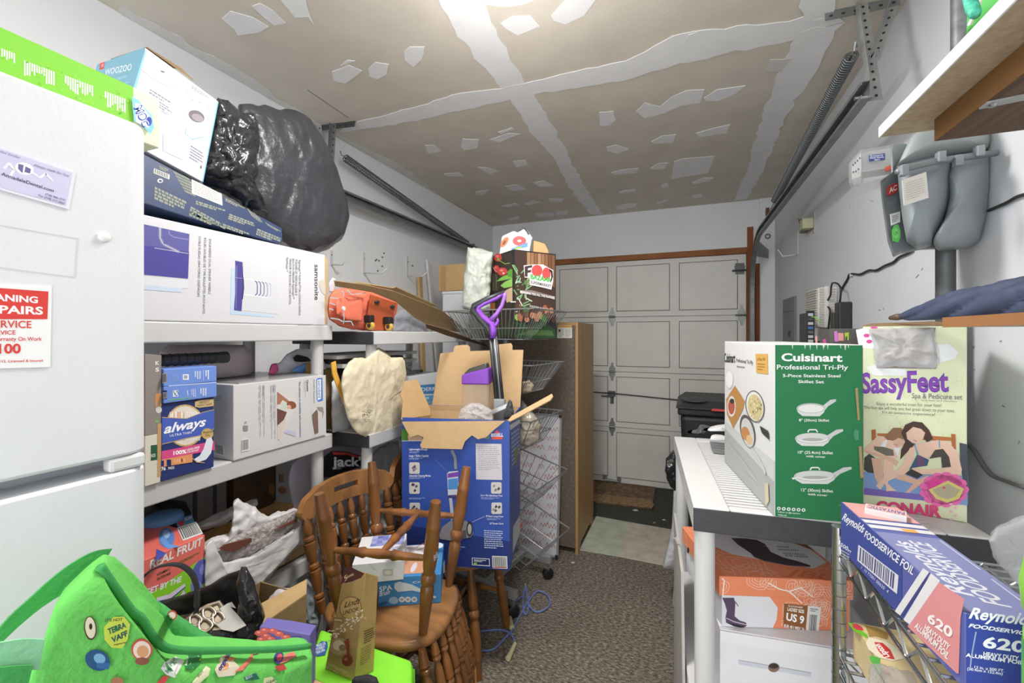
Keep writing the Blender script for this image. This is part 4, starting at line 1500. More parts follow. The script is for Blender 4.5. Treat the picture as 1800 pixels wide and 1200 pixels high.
t = thing('grey_felt_box', 'grey fabric storage box at the back of the lower shelf', 'box', (-1.64, .85, z3))
obj('box', MB().box(-1.745, -1.62, .52, 1.14, z3, .96), M('#74767a', .9, var=.1, vs=40), t, bevel=.008)
for y in (.93, 1.02, 1.09):
    obj('seam', MB().box(-1.6205, -1.617, y - .006, y + .006, z3 + .01, .95), M('#3f4044', .9), t)
t = thing('dark_picture_box', 'dark brown printed box at the back of the lower shelf near the bag', 'box', (-1.66, 1.24, z3))
obj('box', MB().box(-1.735, -1.60, 1.15, 1.335, z3, .97), M('#3a3128', .6, col2='#5c4632', vs=14), t, bevel=.002)
pr = Print((-1.60, 0, 0), (1, 0, 0), crop=K8)
pr.ell(945, 245, 30, 25, '#7d5038').ell(870, 240, 22, 40, '#8f6a3a').rect(920, 130, 955, 190, '#6a5038').greek((830, 130), (900, 110), (830, 180), 4, '#5d4636')
pr.done('print', t)
t = thing('open_carton', 'shallow brown carton with torn white paper on the lower shelf', 'carton', (-1.5, 1.0, z3))
m = MB()
x0, x1, y0, y1, zc = -1.60, -1.33, .84, 1.33, .70
m.box(x0, x1, y0, y1, z3, z3 + .004).box(x1 - .004, x1, y0, y1, z3, zc).box(x0, x0 + .004, y0, y1, z3, zc + .02).box(x0, x1, y0, y0 + .004, z3, zc).box(x0, x1, y1 - .004, y1, z3, zc + .03)
obj('carton', m, CARD, t)
pp = [onx(u, v, -1.45) for u, v in z8([(350, 490), (500, 440), (600, 390), (610, 440), (400, 520)])]
obj('torn_paper', lump(z8([(345, 500), (420, 460), (500, 440), (600, 385), (700, 350), (765, 318), (770, 345), (620, 420), (540, 470), (390, 520)]), dX(-1.46), .02, .05, wr=.012, ws=16, seed=2, zmin=z3 + .004), M('#d2d2d4', .6, bump=.3, bs=30), t, smooth=True)
t = thing('padded_mailer', 'opened white mailer with bubble wrap spilling over the lower shelf edge', 'mailer', (-1.3, 1.0, z3))
mail = M('#d8d6d6', .5, var=.02, bump=.3, bs=18, bd=.008)
obj('mailer_back', lump(z8([(405, 630), (450, 590), (590, 570), (608, 440), (605, 345), (635, 325), (690, 350), (760, 400), (815, 450), (1040, 385), (1090, 480), (1090, 610), (960, 730), (745, 940), (600, 930), (405, 925)]), dX(-1.315), .012, .02, wr=.024, ws=13, sharp=1.1, seed=7, nr=26, na=150, pw=.3), mail, t, smooth=True)
bub = M('#a59d9a', .2, var=.35, vs=90, bump=1.0, bs=110, bd=.006)
obj('bubble_wrap', lump(z8([(468, 665), (560, 610), (640, 560), (840, 475), (1045, 388), (1050, 470), (985, 520), (930, 600), (880, 680), (700, 722), (530, 760)]), dX(-1.285), .018, .02, wr=.008, ws=20, sharp=1, seed=3, nr=14, na=100), bub, t, smooth=True)
for L in ([(505, 660), (540, 630), (650, 600), (730, 582), (730, 608), (640, 660), (598, 680)], [(900, 525), (960, 490), (1045, 447), (1046, 468), (990, 490), (920, 518)]):
    obj('brown_insert', MB().prism([onx(a, b, -1.262) for a, b in z8(L)], (-.006, 0, 0)), M('#6b3c2c', .6), t)
fr_ = lump(z8([(412, 640), (450, 600), (530, 762), (880, 682), (1068, 500), (1085, 590), (955, 725), (748, 935), (600, 925), (410, 915)]), dX(-1.262), .006, .004, wr=.012, ws=12, sharp=1.0, seed=2, nr=16, na=140, pw=.3, center=(400, 1005))
obj('mailer_front', fr_, mail, t, smooth=True)

# --- bags between the shelves and the chairs
t = thing('sports_bag', 'lilac-white bag with a red and black logo behind the shelf posts', 'bag', (-1.42, 1.4, z3))
K9 = (500, 760, 8.182)
z9 = lambda L: [(500 + a / 8.182, 760 + b / 8.182) for a, b in L]
obj('bag', lump(z9([(60, 700), (75, 560), (120, 440), (240, 330), (420, 240), (700, 200), (1000, 200), (1220, 300), (1290, 480), (1290, 700), (1250, 1000), (700, 1150), (300, 1145), (140, 1090)]), dX(-1.44), .035, .12, wr=.010, ws=9, sharp=.8, seed=4, zmin=z3 + .0, nr=16), M('#b8b2c0', .5, var=.06, vs=14, bump=.3, bs=30), t, smooth=True)
pr = Print((-1.378, 0, 0), (1, 0, 0), crop=K9)
pr.poly([(415, 660), (420, 545), (500, 400), (680, 262), (900, 275), (1130, 345), (1215, 380), (1150, 470), (900, 560), (650, 640)], '#1c1a1e')
pr.poly([(425, 655), (428, 550), (510, 415), (515, 630)], '#b5413f').poly([(680, 275), (905, 290), (1200, 375), (1180, 400), (1060, 370), (905, 320), (700, 320)], '#b5413f')
pr.txt("jack's", (690, 480), (1180, 480), (690, 345), '#e6e3e8', .03).greek((690, 500), (900, 480), (690, 545), 2, '#c9c4ce', .5)
pr.done('logo', t)
t = thing('clear_sack', 'crumpled clear plastic sack hanging below the cream cotton sack', 'bag', (-1.35, 1.7, .585))
obj('film', lump([(655, 800), (668, 788), (700, 778), (706, 800), (704, 860), (690, 920), (660, 930), (650, 880)], dX(-1.32), .05, .07, wr=.02, ws=16, sharp=1.2, seed=6, zmin=.586), M('#a9b0b6', .12, bump=.6, bs=30, alpha=.5), t, smooth=True)

# ================================================================== CENTRE
# --- turned wooden chairs
LEGP = [(0, .013), (.06, .015), (.30, .021), (.36, .021), (.385, .015), (.40, .022), (.43, .0235), (.455, .022), (.47, .016), (.53, .0205), (.62, .0225), (.80, .021), (.815, .0225), (.83, .021), (1, .0155)]
STRP = [(0, .008), (.1, .010), (.30, .0135), (.35, .017), (.38, .012), (.5, .0155), (.62, .012), (.65, .017), (.70, .0135), (.9, .010), (1, .008)]
SPNP = [(0, .009), (.08, .012), (.14, .0145), (.155, .009), (.17, .0145), (.195, .0145), (.21, .009), (.30, .0145), (.44, .0165), (.455, .010), (.47, .0155), (.50, .0155), (.515, .010), (.56, .014), (.68, .0165), (.72, .0165), (.735, .010), (.75, .0155), (.775, .0155), (.79, .010), (.86, .0155), (.94, .011), (1, .006)]
POSTP = [(t, r * 1.22) for t, r in SPNP]
wood_a = M('#7c5029', .28, var=.48, vs=9, stretch=(2.2, 2.2, .35), detail=6, bump=.05, bs=30)
wood_b = M('#92663c', .32, var=.38, vs=8, stretch=(.5, 3, 1), detail=6)


def chair(name, label, W, group, n_sp=6, back=True):
    base = W @ V((0, 0, .447 if W.to_3x3()[2][2] < 0 else 0))
    t = thing(name, label, 'chair', base, group)
    out = []
    for k in range(40):
        a = 2 * pi * k / 40
        ex = 2.6
        x = .205 * (abs(cos(a)) ** (2 / ex)) * (1 if cos(a) > 0 else -1)
        y = .205 * (abs(sin(a)) ** (2 / ex)) * (1 if sin(a) > 0 else -1)
        if x < 0:
            y *= .93
        out.append((x + .012 * cos(2 * a), y))
    vs, fs = [], []
    for z, s in ((.430, .93), (.436, .985), (.448, 1), (.458, .99), (.464, .95), (.460, .75), (.456, .35)):
        vs += [V((x * s, y * s, z)) for x, y in out]
    for i in range(6):
        for k in range(40):
            k2 = (k + 1) % 40
            fs.append((i * 40 + k, i * 40 + k2, i * 40 + 40 + k2, i * 40 + 40 + k))
    fs += [list(range(40))[::-1], list(range(240, 280))]
    obj('seat', MB().add(vs, fs).xf(W), wood_b, t, smooth=True, flat_angle=50)
    ft = {}
    for sx in (1, -1):
        for sy in (1, -1):
            a, b = V((.135 * sx, .13 * sy, .432)), V((.192 * sx, .172 * sy, 0))
            ft[sx, sy] = (a, b)
            obj('leg', MB().lathe(a, b, LEGP, 14).xf(W), wood_a, t, smooth=True, flat_angle=50)
    mid = {}
    for sy in (1, -1):
        a = ft[1, sy][0].lerp(ft[1, sy][1], .58)
        b = ft[-1, sy][0].lerp(ft[-1, sy][1], .58)
        mid[sy] = a.lerp(b, .52)
        obj('stretcher', MB().lathe(a, b, STRP, 12).xf(W), wood_a, t, smooth=True, flat_angle=50)
    obj('stretcher', MB().lathe(mid[1], mid[-1], STRP, 12).xf(W), wood_a, t, smooth=True, flat_angle=50)
    if not back:
        return t
    zr = .775
    arc = lambda y: -.245 + .9 * y * y

    def sp(y0, y1, prof, nm):
        a = V((-.175 + 1.1 * y0 * y0, y0, .452))
        b = V((arc(y1), y1, zr + .012))
        obj(nm, MB().lathe(a, b, prof, 12).xf(W), wood_a, t, smooth=True, flat_angle=50)
    for k in range(n_sp):
        f = (k + .5) / n_sp * 2 - 1
        sp(.135 * f, .150 * f, SPNP, 'spindle')
    for s in (1, -1):
        sp(.165 * s, .188 * s, POSTP, 'post')
    # crest rail with hand slot
    mb = MB()
    N = 54
    prev = None
    for k in range(N + 1):
        f = k / N * 2 - 1
        y = .215 * f
        e = max(0, abs(f) - .86) / .14
        top = zr + .088 + .018 * cos(f * 2.1) - .034 * max(0, abs(f) - .62) ** .8 - .03 * e * e
        bot = zr + .006 * cos(f * 3) + .028 * e * e
        slot = (zr + .046, zr + .069) if abs(f) < .26 else None
        x = arc(y)
        t_ = V((-1.8 * y, -1, 0)).normalized()
        nrm = V((1, -1.8 * y, 0)).normalized() * .011
        cur = (V((x, y, 0)), nrm, top, bot, slot)
        if prev:
            p, n0, t0, b0, s0 = prev
            c, n1, t1, b1, s1 = cur
            spans = [((b0, t0), (b1, t1))]
            if s0 and s1:
                spans = [((b0, s0[0]), (b1, s1[0])), ((s0[1], t0), (s1[1], t1))]
            for (l0, h0), (l1, h1) in spans:
                Z = lambda q, z: V((q.x, q.y, z))
                mb.hexa([Z(p - n0, l0), Z(c - n1, l1), Z(c + n1, l1), Z(p + n0, l0), Z(p - n0, h0), Z(c - n1, h1), Z(c + n1, h1), Z(p + n0, h0)])
        prev = cur
    obj('crest_rail', mb.xf(W), wood_b, t)
    return t


def place(x, y, deg, z=0):
    return Matrix.Translation((x, y, z)) @ Matrix.Rotation(radians(deg), 4, 'Z')


GC = 'turned wooden chairs'
chair('wooden_chair', 'upright brown wooden chair with a slotted top rail under the inverted chair', place(-1.005, 1.305, -10), GC)
INV = place(-.912, 1.25, 12, .93) @ Matrix.Rotation(pi, 4, 'Y')
chair('wooden_chair', 'brown wooden chair turned upside down, its four legs pointing up', INV, GC)
chair('wooden_chair', 'brown wooden chair carrying the blue carpet cleaner carton', place(-.987, 1.785, 2), GC)

# --- boxes on the inverted chair
K2 = (500, 780, 2.857)
zs = .5002
c = Carton((-.967, 1.205, zs), radians(28), .224, .212, .10)
t = thing('brush_box', 'blue spa brush box lying on the upturned chair seat', 'box', c.base())
obj('carton', c.mb(), M('#4189c4', .4), t, bevel=.002)
pr = c.R(crop=K2)
pr.txt('SPA', (478, 742), (542, 730), (476, 718), '#e8f0f6').txt('Brush', (478, 765), (530, 752), (477, 742), '#f2f6fa', .01, .2)
pr.poly([(553, 700), (575, 690), (640, 705), (700, 735), (765, 768), (755, 775), (690, 745), (640, 735), (570, 742), (552, 725)], '#cfd8e2')
pr.ell(548, 785, 24, 18, '#a5c9ea')
for x in (590, 620, 652):
    pr.ell(x, 780, 15, 14, '#d6dde2').ell(x, 780, 8, 7, '#8fa3b5')
pr.poly([(475, 800), (515, 785), (515, 800), (475, 818)], '#2f66a0').txt('Conair', (645, 700), (745, 685), (644, 690), '#e8f0f6')
pr.done('front_print', t)
pr = c.T(crop=K2)
pr.poly([tuple(c.o + c.h + c.dr * .3 + c.dl * .06), tuple(c.o + c.h + c.dr * .82 + c.dl * .06), tuple(c.o + c.h + c.dr * .82 + c.dl * .97), tuple(c.o + c.h + c.dr * .3 + c.dl * .97)], '#cf9a78')
pr.poly([tuple(c.o + c.h + c.dr * .3 + c.dl * .5), tuple(c.o + c.h + c.dr * .7 + c.dl * .5), tuple(c.o + c.h + c.dr * .7 + c.dl * .97), tuple(c.o + c.h + c.dr * .3 + c.dl * .97)], '#e6e2de')
pr.ell(775, 510, 22, 14, '#d9e3ea').line([(660, 520), (700, 500)], .004, '#c9672f').line([(665, 535), (700, 522)], .004, '#c9672f')
pr.ell(650, 620, 12, 28, '#d6d2dc', rot=.5)
pr.done('top_print', t)
pr = Print(c.o + c.dr, c.dr, crop=K2)
pr.poly([(795, 600), (805, 580), (812, 600), (808, 640), (797, 650)], '#dfe6ea').greek((765, 580), (790, 530), (770, 610), 2, '#d6e6f2', .4)
pr.txt('BB', (752, 590), (770, 560), (748, 565), '#e8f0f6')
pr.done('end_print', t)
c = Carton((-1.018, 1.137, .6025), radians(32), .20, .165, .066)
t = thing('white_box', 'small white carton on top of the blue spa brush box', 'box', c.base())
obj('carton', c.mb(), M('#e0dfe2', .45), t, bevel=.002)
pr = c.T(crop=K2)
o, a, b = c.o + c.h, c.dr, c.dl
pr.poly([tuple(o + a * .25 + b * .58), tuple(o + a * .96 + b * .58), tuple(o + a * .96 + b * .97), tuple(o + a * .25 + b * .97)], '#8d97cc')
rn = random.Random(1)
for i in range(6):
    for j in range(4):
        if rn.random() < .6:
            x, y = .25 + i * .118, .58 + j * .0975
            pr.poly([tuple(o + a * x + b * y), tuple(o + a * (x + .118) + b * y), tuple(o + a * (x + .118) + b * (y + .0975)), tuple(o + a * x + b * (y + .0975))], rn.choice(['#7682bd', '#a3abd8', '#6470b0']))
pr.greek(tuple(o + a * .9 + b * .40), tuple(o + a * .35 + b * .40), tuple(o + a * .9 + b * .52), 2, '#9d9cc0', .5).greek(tuple(o + a * .9 + b * .22), tuple(o + a * .6 + b * .22), tuple(o + a * .9 + b * .27), 1, '#5a5a68')
pr.done('top_print', t)
pr = c.R(crop=K2)
pr.rect(494, 628, 545, 662, '#c6bfbd').ell(520, 645, 18, 11, '#e4dcd6').greek((430, 600), (470, 640), (425, 612), 2, '#b5b4ba', .4)
pr.done('front_print', t)

# --- carpet cleaner carton on the rear chair
zb = .4655
BR0 = V((-.6586, 1.64, zb))
th = radians(13)
dr = V((cos(th), sin(th), 0))
dl = V((-sin(th), cos(th), 0))
WB, DB, HB = .462, .335, .613
bo = BR0 - dr * WB
t = thing('cleaner_carton', 'open blue carpet cleaner carton standing on the rear chair', 'carton', bo + dr * WB / 2 + dl * DB / 2)
blue_c = M('#3151a6', .42, var=.06, vs=6)
cin = M('#c2a277', .8, var=.04, vs=30)
hz = V((0, 0, HB))
e = .004
m = MB()
m.obox(bo, dr * WB, dl * e, hz).obox(bo + dl * (DB - e), dr * WB, dl * e, hz)
m.obox(bo + dl * e, dr * e, dl * (DB - 2 * e), hz).obox(bo + dr * (WB - e) + dl * e, dr * e, dl * (DB - 2 * e), hz).obox(bo + dl * e + dr * e, dr * (WB - 2 * e), dl * (DB - 2 * e), V((0, 0, e)))
obj('carton', m, blue_c, t)
li = .0008
m = MB()
m.obox(bo + dl * e + dr * e, dr * (WB - 2 * e), dl * li, hz - V((0, 0, .0005))).obox(bo + dl * (DB - e - li) + dr * e, dr * (WB - 2 * e), dl * li, hz - V((0, 0, .0005)))
m.obox(bo + dl * (e + li) + dr * e, dr * li, dl * (DB - 2 * e - 2 * li), hz - V((0, 0, .0005))).obox(bo + dr * (WB - e - li) + dl * (e + li), dr * li, dl * (DB - 2 * e - 2 * li), hz - V((0, 0, .0005)))
obj('inner_liner', m, cin, t)
# flaps
K3 = (690, 600, 2.857)
z33 = lambda L: [(690 + a / 2.857, 600 + b / 2.857) for a, b in L]
topz = bo + hz
fn = V((sin(th), -cos(th), .10)).normalized()
P = [onpl(u, v, topz + V((0, -.004, 0)), fn) for u, v in z33([(48, 402), (565, 398), (505, 448), (470, 480), (430, 490), (400, 470), (365, 500), (350, 540), (148, 535), (140, 520), (158, 480), (130, 468), (90, 480)])]
obj('front_flap', MB().prism(P, fn * .004), cin, t)
bp_ = topz + dl * DB
bn = V((sin(th), -cos(th), .18)).normalized()
P = [onpl(u, v, bp_, bn) for u, v in z33([(190, 395), (195, 340), (240, 60), (305, 52), (308, 30), (318, 20), (375, 16), (388, 25), (390, 48), (525, 44), (528, 15), (595, 8), (602, 20), (602, 42), (657, 42), (640, 345), (636, 395)])]
obj('back_flap', MB().prism(P, -bn * .004), cin, t)
ln = V((cos(th) * .9, sin(th) * .9 - .5, .45)).normalized()
P = [onpl(u, v, topz, ln) for u, v in z33([(45, 392), (52, 300), (38, 262), (55, 232), (56, 200), (125, 190), (192, 345), (188, 370)])]
obj('left_flap', MB().prism(P, -ln * .004), M('#b08f63', .8, var=.04, vs=30), t)
rn_ = V((-.35, -.55, .75)).normalized()
P = [onpl(u, v, topz + dr * WB, rn_) for u, v in z33([(572, 402), (600, 372), (800, 262), (805, 275), (790, 295), (640, 375), (590, 400)])]
obj('right_flap', MB().prism(P, -rn_ * .004), cin, t)
pr = Print(bo, dl, crop=K3)
pr.poly([tuple(bo + V((0, 0, .001))), tuple(bo + dr * WB + V((0, 0, .001))), tuple(bo + dr * WB + V((0, 0, .12))), tuple(bo + V((0, 0, .16)))], '#27387a')
pr.rect(46, 440, 100, 496, '#4d7d2c').poly([(75, 470), (150, 465), (150, 498), (80, 498)], '#c9a58c').line([(46, 499), (150, 499)], .002, '#e8eaf0')
pr.txt('BISSELL', (495, 478), (556, 476), (495, 462), '#f0f0f4', .02).poly([(500, 492), (552, 490), (553, 478), (500, 480)], '#e2563f').poly([(512, 460), (525, 443), (538, 458)], '#e2563f')
pr.txt('PRO', (452, 488), (486, 487), (452, 475), '#8fc24a', .02).txt('CLEAN', (440, 472), (486, 470), (440, 460), '#e8ecf6', .02)
pr.poly([(418, 512), (547, 514), (551, 695), (420, 692)], '#cfccd2').greek((428, 525), (540, 527), (430, 650), 13, '#9b98a5', .35, seed=4)
for x, y, w, n in ((84, 538, 70, 1), (84, 570, 98, 1), (84, 668, 108, 1), (84, 770, 110, 1), (84, 872, 60, 1)):
    pr.greek((x, y + 14), (x + w * .8, y + 14), (x, y + 24), 2, '#aab8e4', .5, seed=y)
pr.txt('Lightweight Design', (84, 545), (176, 545), (84, 536), '#eef1fa').txt('Large 1 Gallon Capacity', (84, 578), (182, 578), (84, 568), '#eef1fa').txt('Adjustable Cleaning Modes', (84, 678), (192, 678), (84, 668), '#eef1fa')
pr.txt('2-in-1 Pet Upholstery Tool', (442, 776), (552, 778), (442, 767), '#eef1fa').txt("8' Extra Long Hose", (470, 880), (556, 882), (470, 871), '#eef1fa').txt("25' Power Cord", (488, 917), (556, 918), (488, 908), '#eef1fa')
for x, y in ((84, 606), (84, 706), (86, 808), (495, 705), (497, 807)):
    pr.poly([(x + 5, y), (x + 48, y), (x + 53, y + 6), (x + 53, y + 52), (x + 48, y + 58), (x + 5, y + 58), (x, y + 52), (x, y + 6)], '#cfccc8')
    rr = random.Random(x + y)
    for k in range(4):
        a_, b_ = x + rr.uniform(10, 40), y + rr.uniform(10, 46)
        pr.poly([(a_, b_ - 9), (a_ + 8, b_), (a_ - 2, b_ + 9), (a_ - 8, b_ + 2)], rr.choice(['#5a5560', '#8a6a9a', '#3c3a40', '#9a938c']))
pr.greek((445, 782), (552, 784), (445, 792), 2, '#aab8e4', .5).greek((475, 886), (555, 888), (475, 896), 2, '#aab8e4', .5)
pr.greek((460, 945), (560, 950), (462, 1040), 9, '#c6cfee', .45, seed=12)
# picture of the upright machine
pr.line([(298, 545), (315, 580), (318, 640)], .012, '#8d8f98').poly([(275, 660), (285, 652), (330, 648), (334, 780), (280, 782)], '#c9cdd8').poly([(278, 662), (334, 652), (334, 676), (278, 684)], '#7a47a8').poly([(280, 690), (330, 684), (330, 740), (280, 742)], '#4f8fd0')
pr.poly([(280, 770), (322, 768), (322, 782), (280, 784)], '#4a3a78').poly([(284, 785), (300, 785), (310, 880), (296, 900)], '#b9bcc6').line([(345, 790), (365, 845), (350, 880), (340, 895)], .010, '#a8a9b2')
pr.poly([(235, 970), (250, 930), (290, 900), (370, 898), (400, 925), (405, 960), (395, 980), (310, 1000), (240, 990)], '#8f8e92').poly([(310, 955), (370, 945), (372, 985), (315, 998)], '#5a595e').ell(388, 940, 16, 38, '#3a3a3e').ell(388, 940, 10, 26, '#b9b7b4').poly([(320, 990), (350, 985), (350, 998), (322, 1002)], '#7a47a8')
pr.line([(400, 905), (465, 875)], .0015, '#c6cfee').line([(215, 590), (275, 650)], .001, '#7d92d0')
pr.poly([(400, 1083), (488, 1088), (490, 1126), (400, 1120)], '#e6e6ea').poly([(403, 1086), (485, 1091), (487, 1122), (403, 1117)], '#1f2b5e').greek((410, 1092), (480, 1096), (410, 1106), 2, '#e6e6ea', .5).rect(408, 1108, 425, 1116, '#8fc24a')
pr.bars((505, 1078), (572, 1080), (507, 1130), 20).rect(503, 1131, 574, 1135, '#b5383c')
pr.greek((300, 1024), (376, 1028), (300, 1046), 2, '#8fa0d8', .5)
pr.done('front_print', t)
pr = Print(bo + dr * WB, dr, crop=K3)
pr.poly([(588, 420), (640, 390), (640, 410), (590, 445)], '#d9d6dc').greek((596, 460), (640, 430), (598, 640), 8, '#aab4dc', .5, seed=3).poly([(610, 560), (625, 520), (632, 560), (622, 630)], '#7d8a4a')
pr.line([(612, 650), (608, 800), (600, 900)], .012, '#6b6e78').poly([(605, 930), (640, 870), (640, 960), (603, 1060)], '#c9cad0').poly([(640, 920), (652, 900), (652, 925), (640, 940)], '#e2603f')
pr.done('side_print', t)

# --- carpet cleaner pieces standing in the carton
t = thing('cleaner_tank', 'clear carpet cleaner tank with a purple collar in the carton', 'tank', bo + dr * .3 + dl * .15 + V((0, 0, .3)))
base = V((0, 0, 0))


def fr(P0, P1, w0, w1, d0, d1, mb=None, sk=V((0, 0, 0))):
    mb = mb or MB()
    a = [P0 - dr * w0 - dl * d0, P0 + dr * w0 - dl * d0, P0 + dr * w0 + dl * d0, P0 - dr * w0 + dl * d0]
    b = [P1 - dr * w1 - dl * d1, P1 + dr * w1 - dl * d1 + sk, P1 + dr * w1 + dl * d1 + sk, P1 - dr * w1 + dl * d1]
    return mb.hexa(a + b)


dT = 1.93
B = ond(836, 735, dT)
T0, T1, T2 = ond(839, 674, dT), ond(839, 662, dT), ond(842, 652, dT)
zfl = bo.z + e + .001
Bb = V((B.x, B.y, zfl))
obj('tank', fr(Bb, T0, .070, .060, .05, .042, sk=V((0, 0, .032))), M('#c9b8a4', .08, alpha=.35), t, bevel=.012)
obj('collar', fr(T0 + V((0, 0, .0005)), T1 + V((0, 0, .012)), .062, .060, .046, .045, sk=V((0, 0, .032))), M('#7c3fb0', .3), t, bevel=.006)
obj('cap', fr(T1 + V((0, 0, .0125)), T2 + V((0, 0, .012)), .055, .040, .040, .03, sk=V((0, 0, .026))), M('#3b3b3a', .4), t, bevel=.006)
obj('filler_lid', MB().lathe(T2 + dr * .02 + V((0, 0, .016)), T2 + dr * .02 + V((0, 0, .028)), [(0, .02), (.6, .02), (1, .012)], 16), M('#b9a65a', .4), t, smooth=True, flat_angle=40)
obj('plastic_film', lump([(806, 735), (812, 718), (830, 710), (850, 712), (862, 720), (866, 738), (840, 742)], 1.84, .02, .02, wr=.012, ws=30, sharp=1.2, seed=3), M('#d9d9dc', .1, alpha=.35), t, smooth=True)

t = thing('vacuum_wand', 'purple and black carpet cleaner wand rising from the blue carton', 'vacuum', bo + dr * .4 + dl * .2 + V((0, 0, .2)))
dH = 1.95
A0, A1 = ond(867, 592, dH), ond(878, 706, dH)
mb = MB()
for o_ in (-.0135, 0, .0135):
    mb.tube([A0 + dr * o_ + V((0, -.002 * abs(o_) / .0135, .002)), A1 + dr * o_], [.008, .0095], 10)
obj('pole', mb, M('#3a3c3e', .35, var=.1), t, smooth=True)
obj('hose_channel', MB().tube([A0 + dr * .0065 - dl * .008, A1 + dr * .0065 - dl * .009], .003, 6), M('#a8aaac', .3), t, smooth=True)
low = V((A1.x, A1.y, zfl)) + dr * .02
obj('pole_socket', fr(ond(888, 716, dH) * .0 + low, A1 + V((0, 0, .015)), .03, .026, .025, .02), M('#8d9096', .3), t, bevel=.006)
KH = (760, 390, 4.137)
zh = lambda L: [ond(760 + a / 4.137, 390 + b / 4.137, dH) for a, b in L]
pur = M('#8a48c0', .3)
obj('grip_back', MB().tube(zh([(528, 508), (400, 560), (300, 612), (293, 640), (340, 700), (405, 775), (420, 840)]), [.008, .0135, .014, .014, .0135, .013, .013], 10), M('#33353a', .4), t, smooth=True)
obj('grip_front', MB().tube(zh([(525, 512), (470, 552), (380, 590), (335, 615), (330, 640), (365, 690), (430, 740), (442, 780), (438, 845)]), [.007, .010, .012, .011, .012, .013, .014, .016, .017], 10), pur, t, smooth=True)
obj('grip_strut', MB().tube(zh([(527, 512), (525, 545), (505, 610), (470, 665), (425, 715)]), [.008, .0095, .009, .0095, .012], 10), M('#9a68c8', .3), t, smooth=True)
obj('cord_hook', MB().tube(zh([(440, 765), (465, 745), (478, 715), (470, 702)]), [.010, .008, .006, .005], 8), pur, t, smooth=True)
obj('power_plug', lump([(885, 735), (890, 715), (895, 702), (900, 706), (903, 722), (902, 738)], 1.86, .012, .012, wr=.004, ws=40), M('#3f4144', .4), t, smooth=True)
obj('metal_bar', MB().obox(ond(850, 736, 1.90), ond(895, 716, 1.88) - ond(850, 736, 1.90), dl * .03, V((0, 0, .022))), M('#c9cacc', .25, .6), t, bevel=.003)

# --- wire basket tower on casters
cc = V((-.93, 2.265, 0))
t = thing('basket_tower', 'rolling tower of five grey wire baskets behind the blue carton', 'rack', cc)
ux, uy = V((.987, -.16, 0)), V((.16, .987, 0))
obj('pole', MB().rod(cc + V((0, 0, .10)), cc + V((0, 0, 1.56)), .017, 14), STEEL, t, smooth=True, flat_angle=50)
for s in (1, -1):
    obj('base_bar', MB().obox(cc - ux * .185 + uy * (.20 * s - .018) + V((0, 0, .095)), ux * .37, uy * .036, V((0, 0, .04))), M('#a9aaab', .4, .4), t, bevel=.003)
obj('base_bar', MB().obox(cc - ux * .018 - uy * .181 + V((0, 0, .0955)), ux * .036, uy * .362, V((0, 0, .038))), M('#a9aaab', .4, .4), t, bevel=.003)
for sx in (1, -1):
    for sy in (1, -1):
        p = cc + ux * .165 * sx + uy * .20 * sy
        k = obj('caster', MB().lathe(p + V((-.011, .012, .032)), p + V((.011, -.012, .032)), [(0, .024), (.12, .0315), (.88, .0315), (1, .024)], 18), M('#1d1e20', .35), t, smooth=True, flat_angle=40)
        obj('caster_stem', MB().rod(p + V((0, 0, .06)), p + V((0, 0, .096)), .006).obox(p + V((-.012, -.014, .055)), (.024, 0, 0), (0, .028, 0), (0, 0, .012)), STEEL, k)


def basket(z, h, rx, ry, bx, by, tilt=0, off=V((0, 0, 0)), group=None, wire=.0019, pitch=.026):
    C = cc + off
    R = Matrix.Translation(C + V((0, 0, z))) @ Matrix.Rotation(atan2(uy.y, uy.x) - pi / 2, 4, 'Z') @ Matrix.Rotation(radians(tilt), 4, 'Y')
    rim = [(-rx, -ry, h), (rx, -ry, h), (rx, ry, h), (-rx, ry, h)]
    bot = [(-bx, -by, 0), (bx, -by, 0), (bx, by, 0), (-bx, by, 0)]
    mb = MB()
    mb.tube(rim, .004, 6, True)
    o = obj('basket', mb.xf(R), M('#a2a5a5', .3, .6), t)
    w = MB()
    w.tube(bot, .003, 5, True)
    for f in (.38,):
        w.tube([V(a) * f + V(b) * (1 - f) for a, b in zip(rim, bot)], .0025, 5, True)
    for i in range(4):
        a, b, c_, d_ = V(rim[i]), V(rim[(i + 1) % 4]), V(bot[i]), V(bot[(i + 1) % 4])
        n = int((b - a).length / pitch)
        for k in range(n + 1):
            w.tube([a.lerp(b, k / n), c_.lerp(d_, k / n)], wire, 4)
    n = int(2 * bx / pitch)
    for k in range(1, n):
        x = -bx + 2 * bx * k / n
        w.tube([(x, -by, 0), (x, by, 0)], wire, 4)
    obj('wire_mesh', w.xf(R), M('#a2a5a5', .3, .6), o, kind='stuff')
    return o


basket(1.405, .155, .285, .20, .19, .14)
basket(1.12, .155, .27, .19, .17, .13)
basket(.83, .165, .262, .19, .17, .13, pitch=.045)
basket(.56, .17, .26, .19, .18, .13, tilt=14, pitch=.05)
basket(.27, .17, .26, .19, .18, .13, tilt=22, pitch=.055)
tb = thing('paper_bundle', 'small beige bundle in the second wire basket', 'bundle', cc + V((.1, -.05, 1.125)))
obj('bundle', lump([(916, 690), (918, 672), (930, 668), (938, 676), (934, 688)], 2.28, .03, .03, wr=.008, ws=20, seed=2, zmin=1.126), M('#b9a88c', .7), tb, smooth=True)
tb = thing('snack_bag', 'clear bag of beige pieces in the third wire basket', 'bag', cc + V((.1, -.05, .836)))
obj('film', lump([(912, 780), (912, 742), (920, 722), (938, 728), (950, 745), (946, 770), (930, 782)], 2.26, .04, .05, wr=.014, ws=18, sharp=1.1, seed=6, zmin=.836), M('#b8ad9c', .2, bump=.7, bs=40, alpha=.8), tb, smooth=True)
